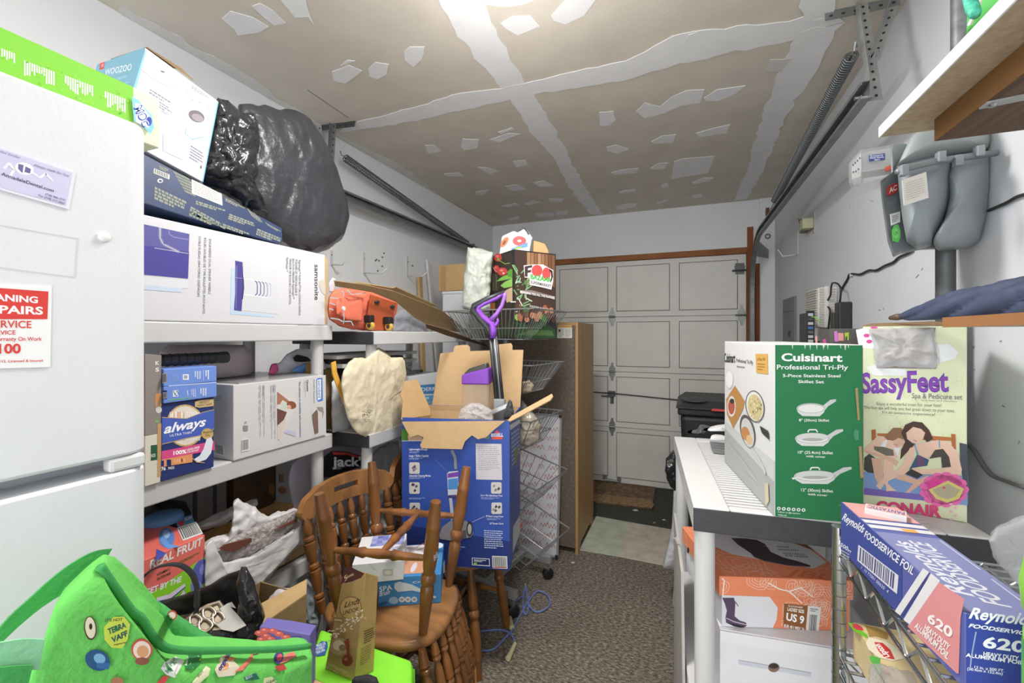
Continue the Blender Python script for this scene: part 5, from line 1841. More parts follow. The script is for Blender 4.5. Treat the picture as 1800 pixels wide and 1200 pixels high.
tb = thing('grey_pouch', 'small grey pouch above the third wire basket', 'bag', cc + V((-.02, -.1, .99)))
obj('pouch', lump([(910, 725), (912, 708), (918, 704), (925, 712), (930, 726)], 2.3, .02, .02, wr=.006, ws=30), M('#6d7074', .5), tb, smooth=True)

# --- supermarket tote in the top basket
zk = 1.410
near = onz(903, 588, zk) if False else ond(903, 588, 2.24)
near.z = zk
ya = radians(52)
dR, dL = V((cos(ya), sin(ya), 0)), V((-sin(ya), cos(ya), 0))
lR, lL = line_len(near, dR, 977), line_len(near, dL, 858)
HT = ond(903, 438, 2.24).z - zk
t = thing('grocery_tote', 'black supermarket tote with vegetables and lettering in the top basket', 'bag', near + dR * lR / 2 + dL * lL / 2)
m = MB()
N = 8
wl = .003
m.obox(near, dR * lR, dL * wl, V((0, 0, HT))).obox(near + dL * (lL - wl), dR * lR, dL * wl, V((0, 0, HT)))
m.obox(near + dL * wl, dR * wl, dL * (lL - 2 * wl), V((0, 0, HT))).obox(near + dR * (lR - wl) + dL * wl, dR * wl, dL * (lL - 2 * wl), V((0, 0, HT))).obox(near + dR * wl + dL * wl, dR * (lR - 2 * wl), dL * (lL - 2 * wl), V((0, 0, wl)))
obj('tote', m, M('#262422', .6, var=.2, vs=20), t)
KF = (840, 390, 7.056)
pr = Print(near, dL, crop=KF)
f = lambda s, z: tuple(near + dR * lR * s + V((0, 0, HT * z)))
pr.poly([f(.03, .24), f(.99, .24), f(.99, .99), f(.03, .99)], '#4c3a33')
for k in range(8):
    s0 = .30 + k * .085
    pr.poly([f(s0, .62), f(s0 + .075, .60), f(s0 + .078, .985), f(s0 + .004, .985)], ['#b08866', '#a47a58', '#8f6647', '#b9926f', '#a27a5a', '#96694a', '#7d563c', '#8a6044'][k])
pr.poly([f(.02, .0), f(.99, .0), f(.99, .10), f(.7, .2), f(.4, .14), f(.02, .2)], '#2d4a2c').poly([f(.05, .04), f(.95, .03), f(.9, .09), f(.4, .1)], '#4f6b3f')
rn = random.Random(8)
for k in range(40):
    s0, z0 = rn.uniform(.02, .32), rn.uniform(.3, .78)
    p = V(f(s0, z0))
    a = dR * rn.uniform(-.035, .05) + V((0, 0, rn.uniform(-.02, .05)))
    pr.line([tuple(p), tuple(p + a)], .006, rn.choice(['#7fae7a', '#a9cba5', '#5d8f5a', '#d6dcc8', '#8fb98a']))
for k in range(26):
    s0, z0 = rn.uniform(.05, .95), rn.uniform(.21, .36)
    p = V(f(s0, z0))
    q = [tuple(p + dR * (.016 * cos(x)) + V((0, 0, .018 * sin(x)))) for x in [2 * pi * i / 7 for i in range(7)]]
    pr.poly(q, rn.choice(['#a86a4a', '#c98a6a', '#8fb35a', '#6b4a3c', '#3f7a3a', '#b97a5a', '#5c4038']))
# heart-shaped OO between F and D
pr.poly([(563, 540), (672, 528), (800, 528), (930, 600), (928, 740), (905, 840), (640, 775), (635, 690), (575, 690)], '#efecec')
pr.poly([(575, 552), (668, 535), (668, 565), (615, 575), (615, 600), (655, 595), (655, 625), (612, 632), (612, 680), (577, 680)], '#4c3c3a')
pr.ell(728, 605, 68, 72, '#e25a58').ell(845, 640, 52, 75, '#e25a58')
pr.poly([(880, 580), (920, 610), (925, 680), (905, 740), (890, 740), (905, 690), (900, 630), (880, 605)], '#2e2c2e')
pr.txt('BAZAAR', (648, 704), (905, 748), (648, 650), '#4ac04a', .04)
pr.poly([(640, 715), (912, 768), (908, 838), (642, 780)], '#efecec').txt('SUPERMARKET', (646, 762), (902, 815), (648, 728), '#4a3a38', .02)
pr.poly([(515, 848), (660, 845), (950, 925), (948, 968), (760, 905), (515, 885)], '#8d817a').txt('BRINGING YOU ALL THE FLAVORS', (520, 880), (945, 955), (520, 852), '#f2f0ee', .03)
pr.txt('FOODBAZAAR.COM', (630, 1050), (885, 1100), (640, 1030), '#e9ece6', .01, .2)
pr.done('front_print', t)
pr = Print(near, dR, crop=KF)
f2 = lambda s, z: tuple(near + dL * lL * s + V((0, 0, HT * z)))
pr.poly([f2(.05, .02), f2(.97, .02), f2(.97, .98), f2(.05, .98)], '#3a302d').poly([f2(.04, .02), f2(.97, .02), f2(.97, .2), f2(.5, .12), f2(.04, .22)], '#3a4a2c')
for x, y, rx, ry in ((250, 440, 48, 50), (232, 580, 35, 45), (305, 615, 62, 50)):
    pr.ell(x, y, rx, ry, '#cf4a48').ell(x - 10, y - 15, rx * .4, ry * .3, '#e68a82')
pr.ell(255, 460, 16, 18, '#6fae3e').line([(255, 470), (340, 520), (400, 510)], .004, '#8fb35a').ell(320, 635, 14, 10, '#f4e4de')
pr.line([(225, 380), (190, 440), (185, 560), (240, 625)], .003, '#c9ccd2')
for L, c_ in (([(225, 740), (300, 680), (380, 650), (430, 640), (430, 700), (330, 720)], '#7fc254'), ([(280, 790), (340, 740), (430, 700), (430, 800), (330, 820)], '#93cf62'), ([(365, 620), (410, 580), (432, 590), (432, 690), (375, 680)], '#5f9e3c'), ([(330, 860), (400, 820), (432, 810), (432, 980), (360, 1000)], '#d6b896'), ([(150, 1010), (215, 1000), (215, 1080), (150, 1080)], '#b0703e')):
    pr.poly(L, c_)
for k in range(12):
    x = rn.uniform(180, 250)
    pr.line([(x, 850), (x + rn.uniform(-20, 30), 640)], .0015, '#8f9a72')
pr.done('side_print', t)
hb = []
for s0, s1 in ((.25, .95),):
    a, b = near + dR * lR * s0 + dL * lL * .5 + V((0, 0, HT)), near + dR * lR * s1 + V((0, 0, HT * .9)) + dL * .01
    obj('handle', MB().tube([near + dR * lR * .55 + dL * lL + V((0, 0, HT)), near + dR * lR * .7 + dL * lL * .7 + V((0, 0, HT + .05)), near + dR * lR * 1.0 + dL * lL * .4 + V((0, 0, HT * .97)), near + dR * lR * 1.12 + dL * lL * .3 + V((0, 0, HT * .88))], .007, 6), BLACK, t, smooth=True)
# goods sticking out of the tote
c1 = near + dR * lR * .2 + dL * lL * .45 + V((0, 0, HT - .12))
g = thing('donut_pack', 'white packet with red donut pictures sticking out of the tote', 'packet', c1)
q = [(878, 445), (882, 415), (903, 405), (935, 420), (926, 438), (925, 450)]
mid = near + dL * lL * .45 + dR * lR * .15
mn = V((-ray(900, 430).x, -ray(900, 430).y, 0)).normalized()
P = [onpl(u, v, mid, mn) for u, v in q]
P = P + []
obj('packet', MB().prism(P[:4] + [P[4] - V((0, 0, .1)), P[0] - V((0, 0, .1))], -mn * .05), M('#e6e4e6', .4), g, bevel=.006)
pr = Print(mid, mn, crop=KF)
pr.ell(515, 235, 85, 60, '#e0605e').ell(515, 235, 25, 16, '#f4dcd8').ell(330, 250, 35, 75, '#e07a4a', rot=.6).ell(328, 255, 14, 35, '#7a4a38', rot=.6).poly([(390, 340), (620, 250), (615, 310), (450, 345)], '#6f9fe0').poly([(455, 330), (520, 305), (555, 315), (460, 345)], '#a9d63a')
pr.done('print', g)
g = thing('grey_card', 'grey card with black marks tucked behind the donut packet', 'card', mid + V((0, 0, .2)))
P = [onpl(u, v, mid - mn * .06, mn) for u, v in [(908, 410), (923, 399), (936, 418), (928, 440), (912, 440)]]
obj('card', MB().prism(P, -mn * .01), M('#c9d0cf', .5), g)
pr = Print(mid - mn * .06, mn, crop=KF)
pr.poly([(560, 75), (590, 70), (640, 150), (625, 165), (600, 120)], '#3a403e').poly([(500, 110), (580, 68), (590, 75), (510, 120)], '#3a403e')
pr.done('print', g)
g = thing('tan_packet', 'orange-tan packet standing in the tote under its handle', 'packet', near + dR * lR * .6 + dL * lL * .4 + V((0, 0, HT - .1)))
mid2 = near + dR * lR * .55 + dL * lL * .35
P = [onpl(u, v, mid2, mn) for u, v in [(937, 440), (938, 422), (958, 428), (964, 440), (966, 455), (937, 455)]]
obj('packet', MB().prism(P, -mn * .03), M('#dba66a', .5), g, bevel=.004)
# pale crinkled bag beside the tote
g = thing('pale_tote', 'pale grey-green crinkled tote beside the supermarket bag', 'bag', cc + V((-.15, .0, 1.41)))
obj('tote', lump([(823, 438), (845, 440), (866, 447), (862, 480), (860, 520), (862, 545), (838, 547), (814, 540), (817, 490)], 2.42, .07, .10, wr=.016, ws=14, sharp=1.1, seed=8, zmin=1.41, nr=24, pw=.35), M('#c3c8bf', .55, col2='#aeb4ab', vs=26, bump=.5, bs=45), g, smooth=True)

# --- wardrobe seen from behind, whiteboard
t = thing('wardrobe', 'tall wooden wardrobe showing its dark hardboard back', 'cabinet', (-1.0, 3.02, 0))
wx0, wx1, wy0, wy1, wz = -1.30, -.632, 2.77, 3.27, 1.51
ven = M('#b08b5b', .5, var=.12, vs=16, stretch=(1, 1.5, .12), detail=8)
m = MB()
side = [(wx1, wy0, 0), (wx1, wy0 + .05, 0), (wx1, wy0 + .09, .05), (wx1, wy1 - .09, .05), (wx1, wy1 - .04, 0), (wx1, wy1, 0), (wx1, wy1, wz), (wx1, wy0, wz)]
obj('side_panel', MB().prism(side, (-.018, 0, 0)), ven, t, bevel=.001)
obj('side_panel', MB().prism([(x - (wx1 - wx0) + .018, y, z) for x, y, z in side], (-.018, 0, 0)), ven, t, bevel=.001)
obj('top_panel', MB().box(wx0 + .0005, wx1 - .0185, wy0, wy1, wz - .018, wz), ven, t)
obj('bottom_panel', MB().box(wx0 + .0005, wx1 - .0185, wy0 + .004, wy1, .06, .078), ven, t)
obj('back_board', MB().box(wx0 + .0005, wx1 - .0185, wy0 - .001, wy0 + .003, .04, wz - .0185), M('#5b5046', .8, col2='#74675a', vs=60, detail=8), t)
obj('front_door', MB().box(wx0, wx1, wy1 + .0005, wy1 + .018, .06, wz), ven, t)
t2, pr = plate('warning_label', 'small white caution label on the wardrobe back', 'label', [(327, 30), (397, 32), (397, 93), (325, 93)], (0, wy0 - .0012, 0), (0, -1, 0), (860, 560, 2.727), .0006, M('#dcdad4', .6))
pr.poly([(327, 31), (397, 33), (397, 43), (327, 42)], '#c99a4c').greek((330, 50), (360, 50), (330, 90), 6, '#8c8a86', .4).greek((365, 50), (394, 50), (365, 90), 6, '#8c8a86', .4, seed=5).rect(332, 52, 342, 62, '#3c3c3c')
pr.done('print', t2)
KW = (690, 600, 2.857)
wb = [V((-.735 - .50, 2.66, .012)), V((-.735, 2.66, .012)), V((-.735, 2.752, .905)), V((-.735 - .50, 2.752, .905))]
wn = (wb[1] - wb[0]).cross(wb[2] - wb[1]).normalized()
if wn.y > 0:
    wn = -wn
t = thing('whiteboard', 'whiteboard with faint red handwriting leaning on the wardrobe', 'whiteboard', (wb[0] + wb[1]) / 2)
obj('panel', MB().prism(wb, -wn * .010), M('#e4e4e8', .25), t)
ex, ey = V((1, 0, 0)), (wb[2] - wb[1]).normalized()
HW = (wb[2] - wb[1]).length
for o_, a_, b_ in ((wb[0], ex * .50, ey * .012), (wb[3] - ey * .012, ex * .50, ey * .012), (wb[0] + ey * .0125, ex * .012, ey * (HW - .025)), (wb[1] + ey * .0125 - ex * .012, ex * .012, ey * (HW - .025))):
    obj('frame', MB().obox(o_ + wn * .0005, a_, b_, wn * .008), M('#b9bbbf', .35, .5), t)
for p in (wb[1], wb[2] - ey * .02):
    obj('corner_cap', MB().obox(p - ex * .018 + wn * .001, ex * .0185, ey * .02, wn * .0095), M('#2c2c2e', .4), t)
pr = Print(wb[0] + wn * .0006, wn, crop=KW)
rn = random.Random(3)
for row in range(13):
    z0 = HW * (.06 + row * .068)
    x = .48
    while x > .20:
        n = rn.randint(2, 5)
        pts = []
        for k in range(n * 2 + 1):
            p = wb[0] + ex * (x - k * .011) + ey * (z0 + (.028 if k % 2 else 0) + rn.uniform(-.006, .006))
            pts.append(tuple(p))
        pr.line(pts, .0035, rn.choice(['#d9a3a5', '#cf8f94', '#c47a80']) if row > 3 else '#b5656e')
        x -= n * .022 + rn.uniform(.015, .04)
pr.done('handwriting', t, kind='stuff')

# --- skipping rope on the carpet
K0 = (780, 960, 5.0)
rope = [(598, 600), (566, 585), (570, 540), (610, 495), (690, 435), (715, 370), (715, 345), (722, 360), (740, 450), (742, 560), (718, 600), (702, 560), (695, 470), (710, 380), (728, 400), (742, 490), (780, 560), (850, 572), (915, 535), (935, 480), (905, 425), (850, 395), (800, 410), (740, 490), (690, 575), (640, 660), (600, 740), (540, 800), (480, 865), (420, 905), (340, 912), (275, 890), (250, 840), (258, 785), (310, 748), (400, 735), (490, 730), (560, 748), (605, 790), (628, 850)]
PR = [onz(780 + a / 5, 960 + b / 5, .007) for a, b in rope]


def smooth_path(P, n=6):
    out = []
    m = len(P)
    for i in range(m - 1):
        p0, p1, p2, p3 = P[max(i - 1, 0)], P[i], P[i + 1], P[min(i + 2, m - 1)]
        for k in range(n):
            s = k / n
            out.append(.5 * ((2 * p1) + (-p0 + p2) * s + (2 * p0 - 5 * p1 + 4 * p2 - p3) * s * s + (-p0 + 3 * p1 - 3 * p2 + p3) * s ** 3))
    out.append(P[-1])
    return out


SP = smooth_path(PR, 6)
for i, p in enumerate(SP):
    p.z = .0055 + .004 * (.5 + .5 * sin(i * .55)) if 30 < i < 150 else .0055
t = thing('skipping_rope', 'blue and white braided skipping rope with cream handles on the carpet', 'rope', PR[20])
obj('rope', MB().tube(SP, .0045, 8), M('#6f83c4', .7), t, smooth=True)
fl = MB()
for i in range(0, len(SP) - 2, 2):
    a, b = SP[i], SP[i + 1]
    d_ = (b - a)
    if d_.length < 1e-5:
        continue
    d_.normalize()
    s_ = V((-d_.y, d_.x, 0)) * .0032
    up = V((0, 0, .0045))
    fl.ngon([a - s_ + up * .75, a + d_ * .004 - s_ + up * .75, a + d_ * .010 + s_ + up * .75, a + d_ * .006 + s_ + up * .75])
obj('white_flecks', fl, M('#d9dcea', .7), t, kind='stuff', clean=False)
for a_, b_ in (((578, 600), (600, 715)), ((628, 852), (565, 985))):
    p, q = onz(780 + a_[0] / 5, 960 + a_[1] / 5, .009), onz(780 + b_[0] / 5, 960 + b_[1] / 5, .0125)
    h = obj('handle', MB().lathe(p, q, [(0, .0075), (.05, .0085), (.95, .0115), (1, .0122), (1.0, .009), (.93, .008)], 14), M('#d3cba0', .45), t, smooth=True, flat_angle=40)

# ================================================================== DOOR TRACKS AND SPRINGS


def sweep(path, frames, prof):
    mb = MB()
    n = len(prof)
    vs, fs = [], []
    for p, (a, b) in zip(path, frames):
        vs += [V(p) + V(a) * x + V(b) * y for x, y in prof]
    for i in range(len(path) - 1):
        for k in range(n):
            k2 = (k + 1) % n
            fs.append((i * n + k, i * n + k2, i * n + n + k2, i * n + n + k))
    fs += [list(range(n))[::-1], [(len(path) - 1) * n + k for k in range(n)]]
    return mb.add(vs, fs)


def channel(w, d, t, lip):
    return [(0, -w / 2), (d, -w / 2), (d, -w / 2 + lip), (d - t, -w / 2 + lip), (d - t, -w / 2 + t), (t, -w / 2 + t), (t, w / 2 - t), (d - t, w / 2 - t), (d - t, w / 2 - lip), (d, w / 2 - lip), (d, w / 2), (0, w / 2)]


GAL = M('#868b8a', .42, .65, var=.18, vs=18)
GAL2 = M('#a9adac', .45, .5, var=.15, vs=14)


def track(name, label, x, yn, zt, sgn, ycurve, yv):
    path, fr_ = [], []
    ax = V((-sgn, 0, 0))
    R = yv - ycurve
    pts = [(yn, zt)]
    pts += [(yn + (ycurve - yn) * k / 6, zt) for k in range(1, 7)]
    for k in range(1, 11):
        t_ = k / 10 * pi / 2
        pts.append((ycurve + R * sin(t_), zt - R * (1 - cos(t_))))
    pts += [(yv, zt - R - .5), (yv, .03)]
    for i, (y, z) in enumerate(pts):
        y0, z0 = pts[max(i - 1, 0)]
        y1, z1 = pts[min(i + 1, len(pts) - 1)]
        tg = V((0, y1 - y0, z1 - z0)).normalized()
        path.append(V((x, y, z)))
        fr_.append((ax, V((0, -tg.z, tg.y))))
    t = thing(name, label, 'track', (x, yv, 0))
    obj('rail', sweep(path, fr_, channel(.056, .026, .003, .012)), GAL, t)
    return t


TR = track('door_track', 'galvanised door track along the right wall curving down beside the door', .545, 1.66, 2.195, 1, 3.62, 4.05)
TL_ = track('door_track', 'galvanised door track along the left wall above the shelves', -1.79, 1.55, 2.215, -1, 3.55, 3.95)
for z in (1.35, 1.85):
    obj('bracket', MB().prism([(.5455, 4.03, z), (.5455, YB - .041, z), (.5455, YB - .041, z + .07), (.5455, 4.03, z + .07)], (.004, 0, 0)), GAL2, TR)
obj('bracket', MB().prism([(.5455, 3.85, 2.17), (.66, 4.10, 2.13), (.66, 4.10, 2.06), (.5455, 3.90, 2.05)], (0, .004, .0)), GAL2, TR)
obj('bolt', MB().rod(V((.515, 1.70, 2.19)), V((.56, 1.70, 2.19)), .007), CHROME, TR)


def spring(name, label, a, b, r, turns, hook_a, hook_b):
    a, b = V(a), V(b)
    t = thing(name, label, 'spring', (a + b) / 2)
    ax = (b - a).normalized()
    u = ax.orthogonal().normalized()
    w = ax.cross(u)
    N = turns * 8
    P = [a.lerp(b, i / N) + (u * cos(2 * pi * i / 8) + w * sin(2 * pi * i / 8)) * r for i in range(N + 1)]
    obj('coil', MB().tube(P, .0034, 4), M('#6f7374', .4, .6), t, smooth=True)
    obj('safety_cable', MB().rod(a, b, .003), M('#3a3c3d', .5, .6), t)
    obj('hook', MB().tube([a + u * r * .5, a - ax * .025, a - ax * .035 + V((0, 0, .02)), V(hook_a)], .003, 6), STEEL, t)
    obj('cable', MB().tube([b, V(hook_b)], .0022, 5), STEEL_D, t)
    return t


s1 = spring('door_spring', 'long coiled door spring beside the right-hand track', onx(1497, 98, .53), onx(1362, 352, .53),   .019, 105, onx(1506, 82, .545), (.53, 3.95, 2.15))
c = onx(1349, 372, .53)
obj('pulley', MB().lathe(c - V((.008, 0, 0)), c + V((.008, 0, 0)), [(0, .03), (.3, .026), (.7, .026), (1, .03)], 18), M('#7a4a30', .6, .3), s1, smooth=True, flat_angle=40)
s2 = spring('door_spring', 'long coiled door spring beside the left-hand track', onx(606, 277, -1.79), onx(822, 428, -1.79), .021, 110, onx(598, 268, -1.79), onx(875, 452, -1.75))
c = onx(832, 434, -1.79)
obj('pulley', MB().lathe(c - V((.008, 0, 0)), c + V((.008, 0, 0)), [(0, .03), (.3, .026), (.7, .026), (1, .03)], 18), STEEL_D, s2, smooth=True, flat_angle=40)


def perf(root, name, p0, p1, wv, lv, holes=True, mat=GAL2):
    """punched angle iron: two flats meeting at the line p0-p1"""
    p0, p1, wv, lv = V(p0), V(p1), V(wv), V(lv)
    d = p1 - p0
    n = d.cross(wv).normalized() * .002
    n2 = d.cross(lv).normalized() * .002
    mb = MB().prism([p0, p1, p1 + wv, p0 + wv], n).prism([p0, p1, p1 + lv, p0 + lv], n2)
    o = obj(name, mb, mat, root)
    if holes:
        h = MB()
        k = max(2, int(d.length / .033))
        for i in range(k):
            c = p0 + d * ((i + .5) / k) + wv * .55
            e1, e2 = d.normalized() * .006, wv.normalized() * .0045
            for s_ in (1, -1):
                h.ngon([c + e1 * cos(x) + e2 * sin(x) + n * (1.25 if s_ > 0 else -.3) for x in [2 * pi * j / 10 for j in range(10)]])
        obj('punched_holes', h, M('#2b2e30', .8), o, kind='stuff', clean=False)
    return o


t = thing('track_hanger', 'punched angle iron hanger holding the right-hand track to the ceiling', 'bracket', (.62, 1.85, ZC))
perf(t, 'ceiling_angle', onz(1450, 22, ZC - .002), onz(1582, -6, ZC - .002), (0, -.004, -.032), (0, .03, 0), mat=GAL)
hl0, hl1 = onz(1504, 10, ZC - .003), onx(1528, 178, .548)
perf(t, 'hanger_leg', hl0, hl1, (.034, .0, 0), (0, -.028, 0))
bq0, bq1 = onx(1524, 108, .565), onz(1562, 2, ZC - .004)
perf(t, 'brace', bq0, bq1, (.034, 0, 0), (0, -.02, 0))
bq = bq0 + V((.016, -.03, .012))
obj('bolt', MB().rod(bq, bq + V((0, .04, 0)), .008), CHROME, t)
t = thing('track_hanger', 'punched angle iron hanger at the left wall above the garbage bag', 'bracket', (-1.7, 1.8, ZC))
a, b = onz(552, 222, ZC - .002), onz(624, 213, ZC - .002)
perf(t, 'ceiling_angle', a, b, (0, -.004, -.03), (0, .035, 0), mat=STEEL_D)
perf(t, 'hanger_leg', a + (b - a) * .45, V((a.x + (b.x - a.x) * .40, a.y, 2.20)), (.03, 0, 0), (0, -.02, 0), mat=STEEL)
perf(t, 'brace', a + (b - a) * .08, V((a.x + (b.x - a.x) * .30, a.y, 2.27)), (.03, 0, 0), (0, -.02, 0), mat=GAL2)

# ================================================================== RIGHT WALL
# --- gas meter
mt = M('#8f979c', .42, .25, var=.05, vs=6)
mtd = M('#7a8084', .45, .25, var=.08, vs=8)
t = thing('gas_meter', 'grey two-lobed gas meter with stickers on the right wall', 'gas meter', ond(1650, 440, 1.12))
K1 = (1440, 180, 4.0)
zm = lambda L: [(1440 + a / 4, 180 + b / 4) for a, b in L]
obj('rear_shell', lump(zm([(430, 560), (540, 480), (700, 400), (1000, 380), (1225, 370), (1225, 560), (1200, 780), (1120, 990), (1000, 1020), (700, 1030), (520, 1070), (480, 980), (440, 700)]), 1.18, .03, .06, wr=0, nr=12, na=80, pw=.4, xmax=.712), mtd, t, smooth=True)
obj('lobe', lump(zm([(550, 470), (640, 430), (800, 395), (900, 390), (930, 480), (930, 640), (905, 770), (850, 910), (790, 1005), (690, 1030), (615, 980), (585, 820), (562, 640)]), 1.14, .10, .05, wr=0, nr=16, na=90, pw=.55, xmax=.712), mt, t, smooth=True)
obj('lobe', lump(zm([(905, 540), (940, 450), (1040, 380), (1120, 355), (1230, 360), (1226, 560), (1195, 800), (1120, 990), (1020, 1030), (830, 1040), (800, 990), (880, 850), (915, 700)]), 1.13, .10, .05, wr=0, nr=16, na=90, pw=.55, xmax=.712), mt, t, smooth=True)
fpan = [ond(u, v, 1.155) for u, v in zm([(430, 580), (555, 470), (590, 740), (640, 1010), (520, 1070), (480, 960), (445, 730)])]
fdir = V((ray(1570, 380).x, ray(1570, 380).y, 0)).normalized()
obj('face_panel', MB().prism(fpan, fdir * .06), mtd, t, bevel=.004)
obj('top_case', lump(zm([(555, 470), (590, 390), (640, 290), (690, 240), (800, 200), (1000, 160), (1180, 180), (1235, 250), (1250, 330), (1200, 365), (1000, 385), (800, 415), (640, 455)]), 1.12, .09, .07, wr=0, nr=14, na=80, pw=.5, xmax=.712), M('#979e9e', .45, .2, var=.05, vs=8), t, smooth=True)
fl = [ond(u, v, 1.045) for u, v in zm([(545, 490), (640, 455), (800, 418), (1000, 388), (1245, 355)])]
obj('flange', MB().tube(fl, [.007, .0085, .0085, .0085, .008], 8), M('#7f8688', .42, .3), t, smooth=True)
for u, v in zm([(590, 478), (850, 385), (970, 410), (1120, 345)]):
    p = ond(u, v, 1.04)
    obj('bolt', MB().box(p.x - .008, p.x + .008, p.y - .012, p.y + .008, p.z - .014, p.z + .012), mt, t, bevel=.003)
vd = -FWD
for nm, L, d_, col in (('paper_label', [(583, 545), (752, 487), (770, 670), (597, 725)], 1.043, '#dcd8cf'), ('white_sticker', [(500, 785), (570, 765), (570, 840), (508, 865)], 1.148, '#dcdcd8'), ('green_seal', [(512, 905), (530, 860), (555, 857), (572, 900), (572, 950), (555, 985), (520, 975)], 1.147, '#5fbf5a'), ('red_sticker', [(478, 600), (500, 580), (555, 562), (555, 625), (500, 655), (478, 655)], 1.149, '#b8423c')):
    P = [ond(u, v, d_) for u, v in zm(L)]
    obj(nm, MB().prism(P, vd * -.001), INK(col), t)
pr = Print(ond(1440 + 650 / 4, 180 + 600 / 4, 1.0415), vd, crop=K1)
pr.greek((605, 570), (745, 525), (612, 700), 8, '#b5b0a8', .25, seed=3)
pr.done('label_print', t)
pr = Print(ond(1440 + 530 / 4, 180 + 800 / 4, 1.1465), vd, crop=K1)
pr.greek((512, 800), (560, 785), (514, 850), 4, '#6b6b6b', .4).ell(540, 920, 22, 38, '#7fd07a').txt('OK', (526, 935), (556, 925), (526, 910), '#3f9a3c').txt('AC', (490, 640), (545, 612), (490, 605), '#f0d8d4', .03).greek((480, 700), (550, 680), (482, 730), 2, '#8d9396', .4)
pr.done('sticker_print', t)
# clear index housing with dials
Q = [(208, 560), (208, 430), (290, 335), (515, 295), (520, 460), (515, 500), (400, 545), (290, 575), (250, 580)]
P = [ond(u, v, 1.13) for u, v in zm(Q)]
ic = obj('index_cover', MB().prism(P, fdir * .10), M('#d9dcdc', .04, alpha=.22), t)
P = [ond(u, v, 1.135) for u, v in zm([(228, 540), (228, 440), (295, 350), (297, 480), (290, 520)])]
ix = obj('dial_plate', MB().prism(P, fdir * .08), M('#dcdcda', .5), t)
P = [ond(u, v, 1.15) for u, v in zm([(300, 350), (500, 318), (505, 460), (300, 490)])]
obj('index_body', MB().prism(P, fdir * .06), M('#b9bcbc', .4), t)
pr = Print(ond(1500, 290, 1.134), vd, crop=K1)
for x, y in ((238, 440), (252, 425), (268, 410), (285, 392), (240, 490), (258, 485), (275, 470)):
    pr.ell(x, y, 6, 8, '#3f3f3f', n=10)
pr.done('dials', ix)
pr = Print(ond(1540, 277, 1.128), vd, crop=K1)
pr.poly([(348, 372), (462, 358), (462, 405), (350, 415)], '#3f4f8f').txt('Protected by', (358, 384), (450, 374), (358, 372), '#e8ecf6', .02).txt('Silent Sentry', (355, 397), (455, 388), (355, 386), '#e8ecf6', .02).txt('Alarm', (385, 409), (425, 405), (385, 398), '#e8ecf6', .02)
pr.done('sticker', ic)
P = [ond(u, v, 1.127) for u, v in zm([(462, 455), (505, 440), (505, 470), (465, 485)])]
obj('red_tag', MB().prism(P, fdir * .01), M('#e0604c', .4), t)
obj('mount_plate', MB().prism([ond(u, v, 1.16) for u, v in zm([(515, 292), (620, 285), (570, 400), (520, 470)])], fdir * .05), mt, t, bevel=.003)
# gas pipes
t = thing('gas_pipe', 'dark iron gas pipe dropping from the meter behind the foot spa box', 'pipe', ond(1662, 588, 1.16))
p = ond(1662, 436, 1.17)
p2 = V((p.x, p.y, .97))
obj('pipe', MB().rod(p, p2 + V((0, 0, .03)), .0205, 16), M('#5f6264', .5, .4, var=.2, vs=20), t, smooth=True, flat_angle=60)
t = thing('gas_pipe', 'grey iron gas riser between the ceiling and the meter', 'pipe', ond(1688, 0, 1.14))
p = ond(1688, 60, 1.14)
obj('pipe', MB().rod(V((p.x, p.y, 1.895)), V((p.x, p.y, ZC - .001)), .019, 16), M('#84888a', .5, .5, var=.3, vs=30), t, smooth=True, flat_angle=60)
t = thing('gas_pipe', 'rusty red threaded pipe stub beside the meter at the right edge', 'pipe', ond(1775, 260, 1.05))
a, b = ond(1752, 264, 1.10), ond(1835, 240, .96)
obj('nut', MB().lathe(a, a.lerp(b, .22), [(0, .026), (.2, .03), (.8, .03), (1, .026)], 10), M('#a9a39a', .5, .3), t)
th_ = [(.22 + .78 * k / 40, .0215 if k % 2 else .0235) for k in range(41)]
obj('stub', MB().lathe(a, b, th_, 16), M('#7a3f38', .6, .2, col2='#4c5a44', vs=26), t)

# --- upper shelf, middle shelf
part = M('#b9a78e', .85, col2='#a7947a', vs=70, detail=8, bump=.2, bs=140)
plank = M('#6d543d', .7, col2='#4f3b2b', vs=10, stretch=(6, .4, 1), detail=8)
t = thing('wall_shelf', 'particle board wall shelf with a white front edge at the upper right', 'shelf', (.56, .5, 1.86))
obj('board', MB().box(.4035, XR - .001, -.40, 1.178, 1.8625, 1.884), part, t)
obj('white_edging', MB().box(.40, .403, -.40, 1.178, 1.8622, 1.8845), M('#eaeaea', .4), t)
obj('plank', MB().box(.472, XR - .001, -.40, 1.12, 1.818, 1.862), plank, t, bevel=.001)
pe = M('#8a6233', .7, col2='#6b4822', vs=14, stretch=(1, .3, 1))
obj('plank_edge', MB().box(.4705, .4718, -.40, 1.12, 1.818, 1.862), pe, t)
a, b = onz(1728, 187, 1.8145), onz(1812, 170, 1.8145)
br = obj('bracket_strap', MB().strip([a, b], V((0, .022, 0)), V((0, 0, .003))), GAL2, t)
obj('screw', MB().lathe(a + V((.012, 0, .0)), a + V((.012, 0, -.003)), [(0, .007), (1, .005)], 10), CHROME, br)
t = thing('green_bundle', 'bright green and white bag on the upper wall shelf', 'bag', (.55, .95, 1.885))
obj('bag', lump([(1700, 60), (1702, 20), (1706, -40), (1760, -70), (1850, -60), (1800, -10), (1740, 30)], dX(.50), .03, .05, wr=.006, ws=18, seed=2, zmin=1.8855, xmin=.42), M('#62c466', .45, var=.1, vs=12), t, smooth=True)
st = [onx(u, v, .46) for u, v in [(1732, -20), (1722, 10), (1706, 44)]]
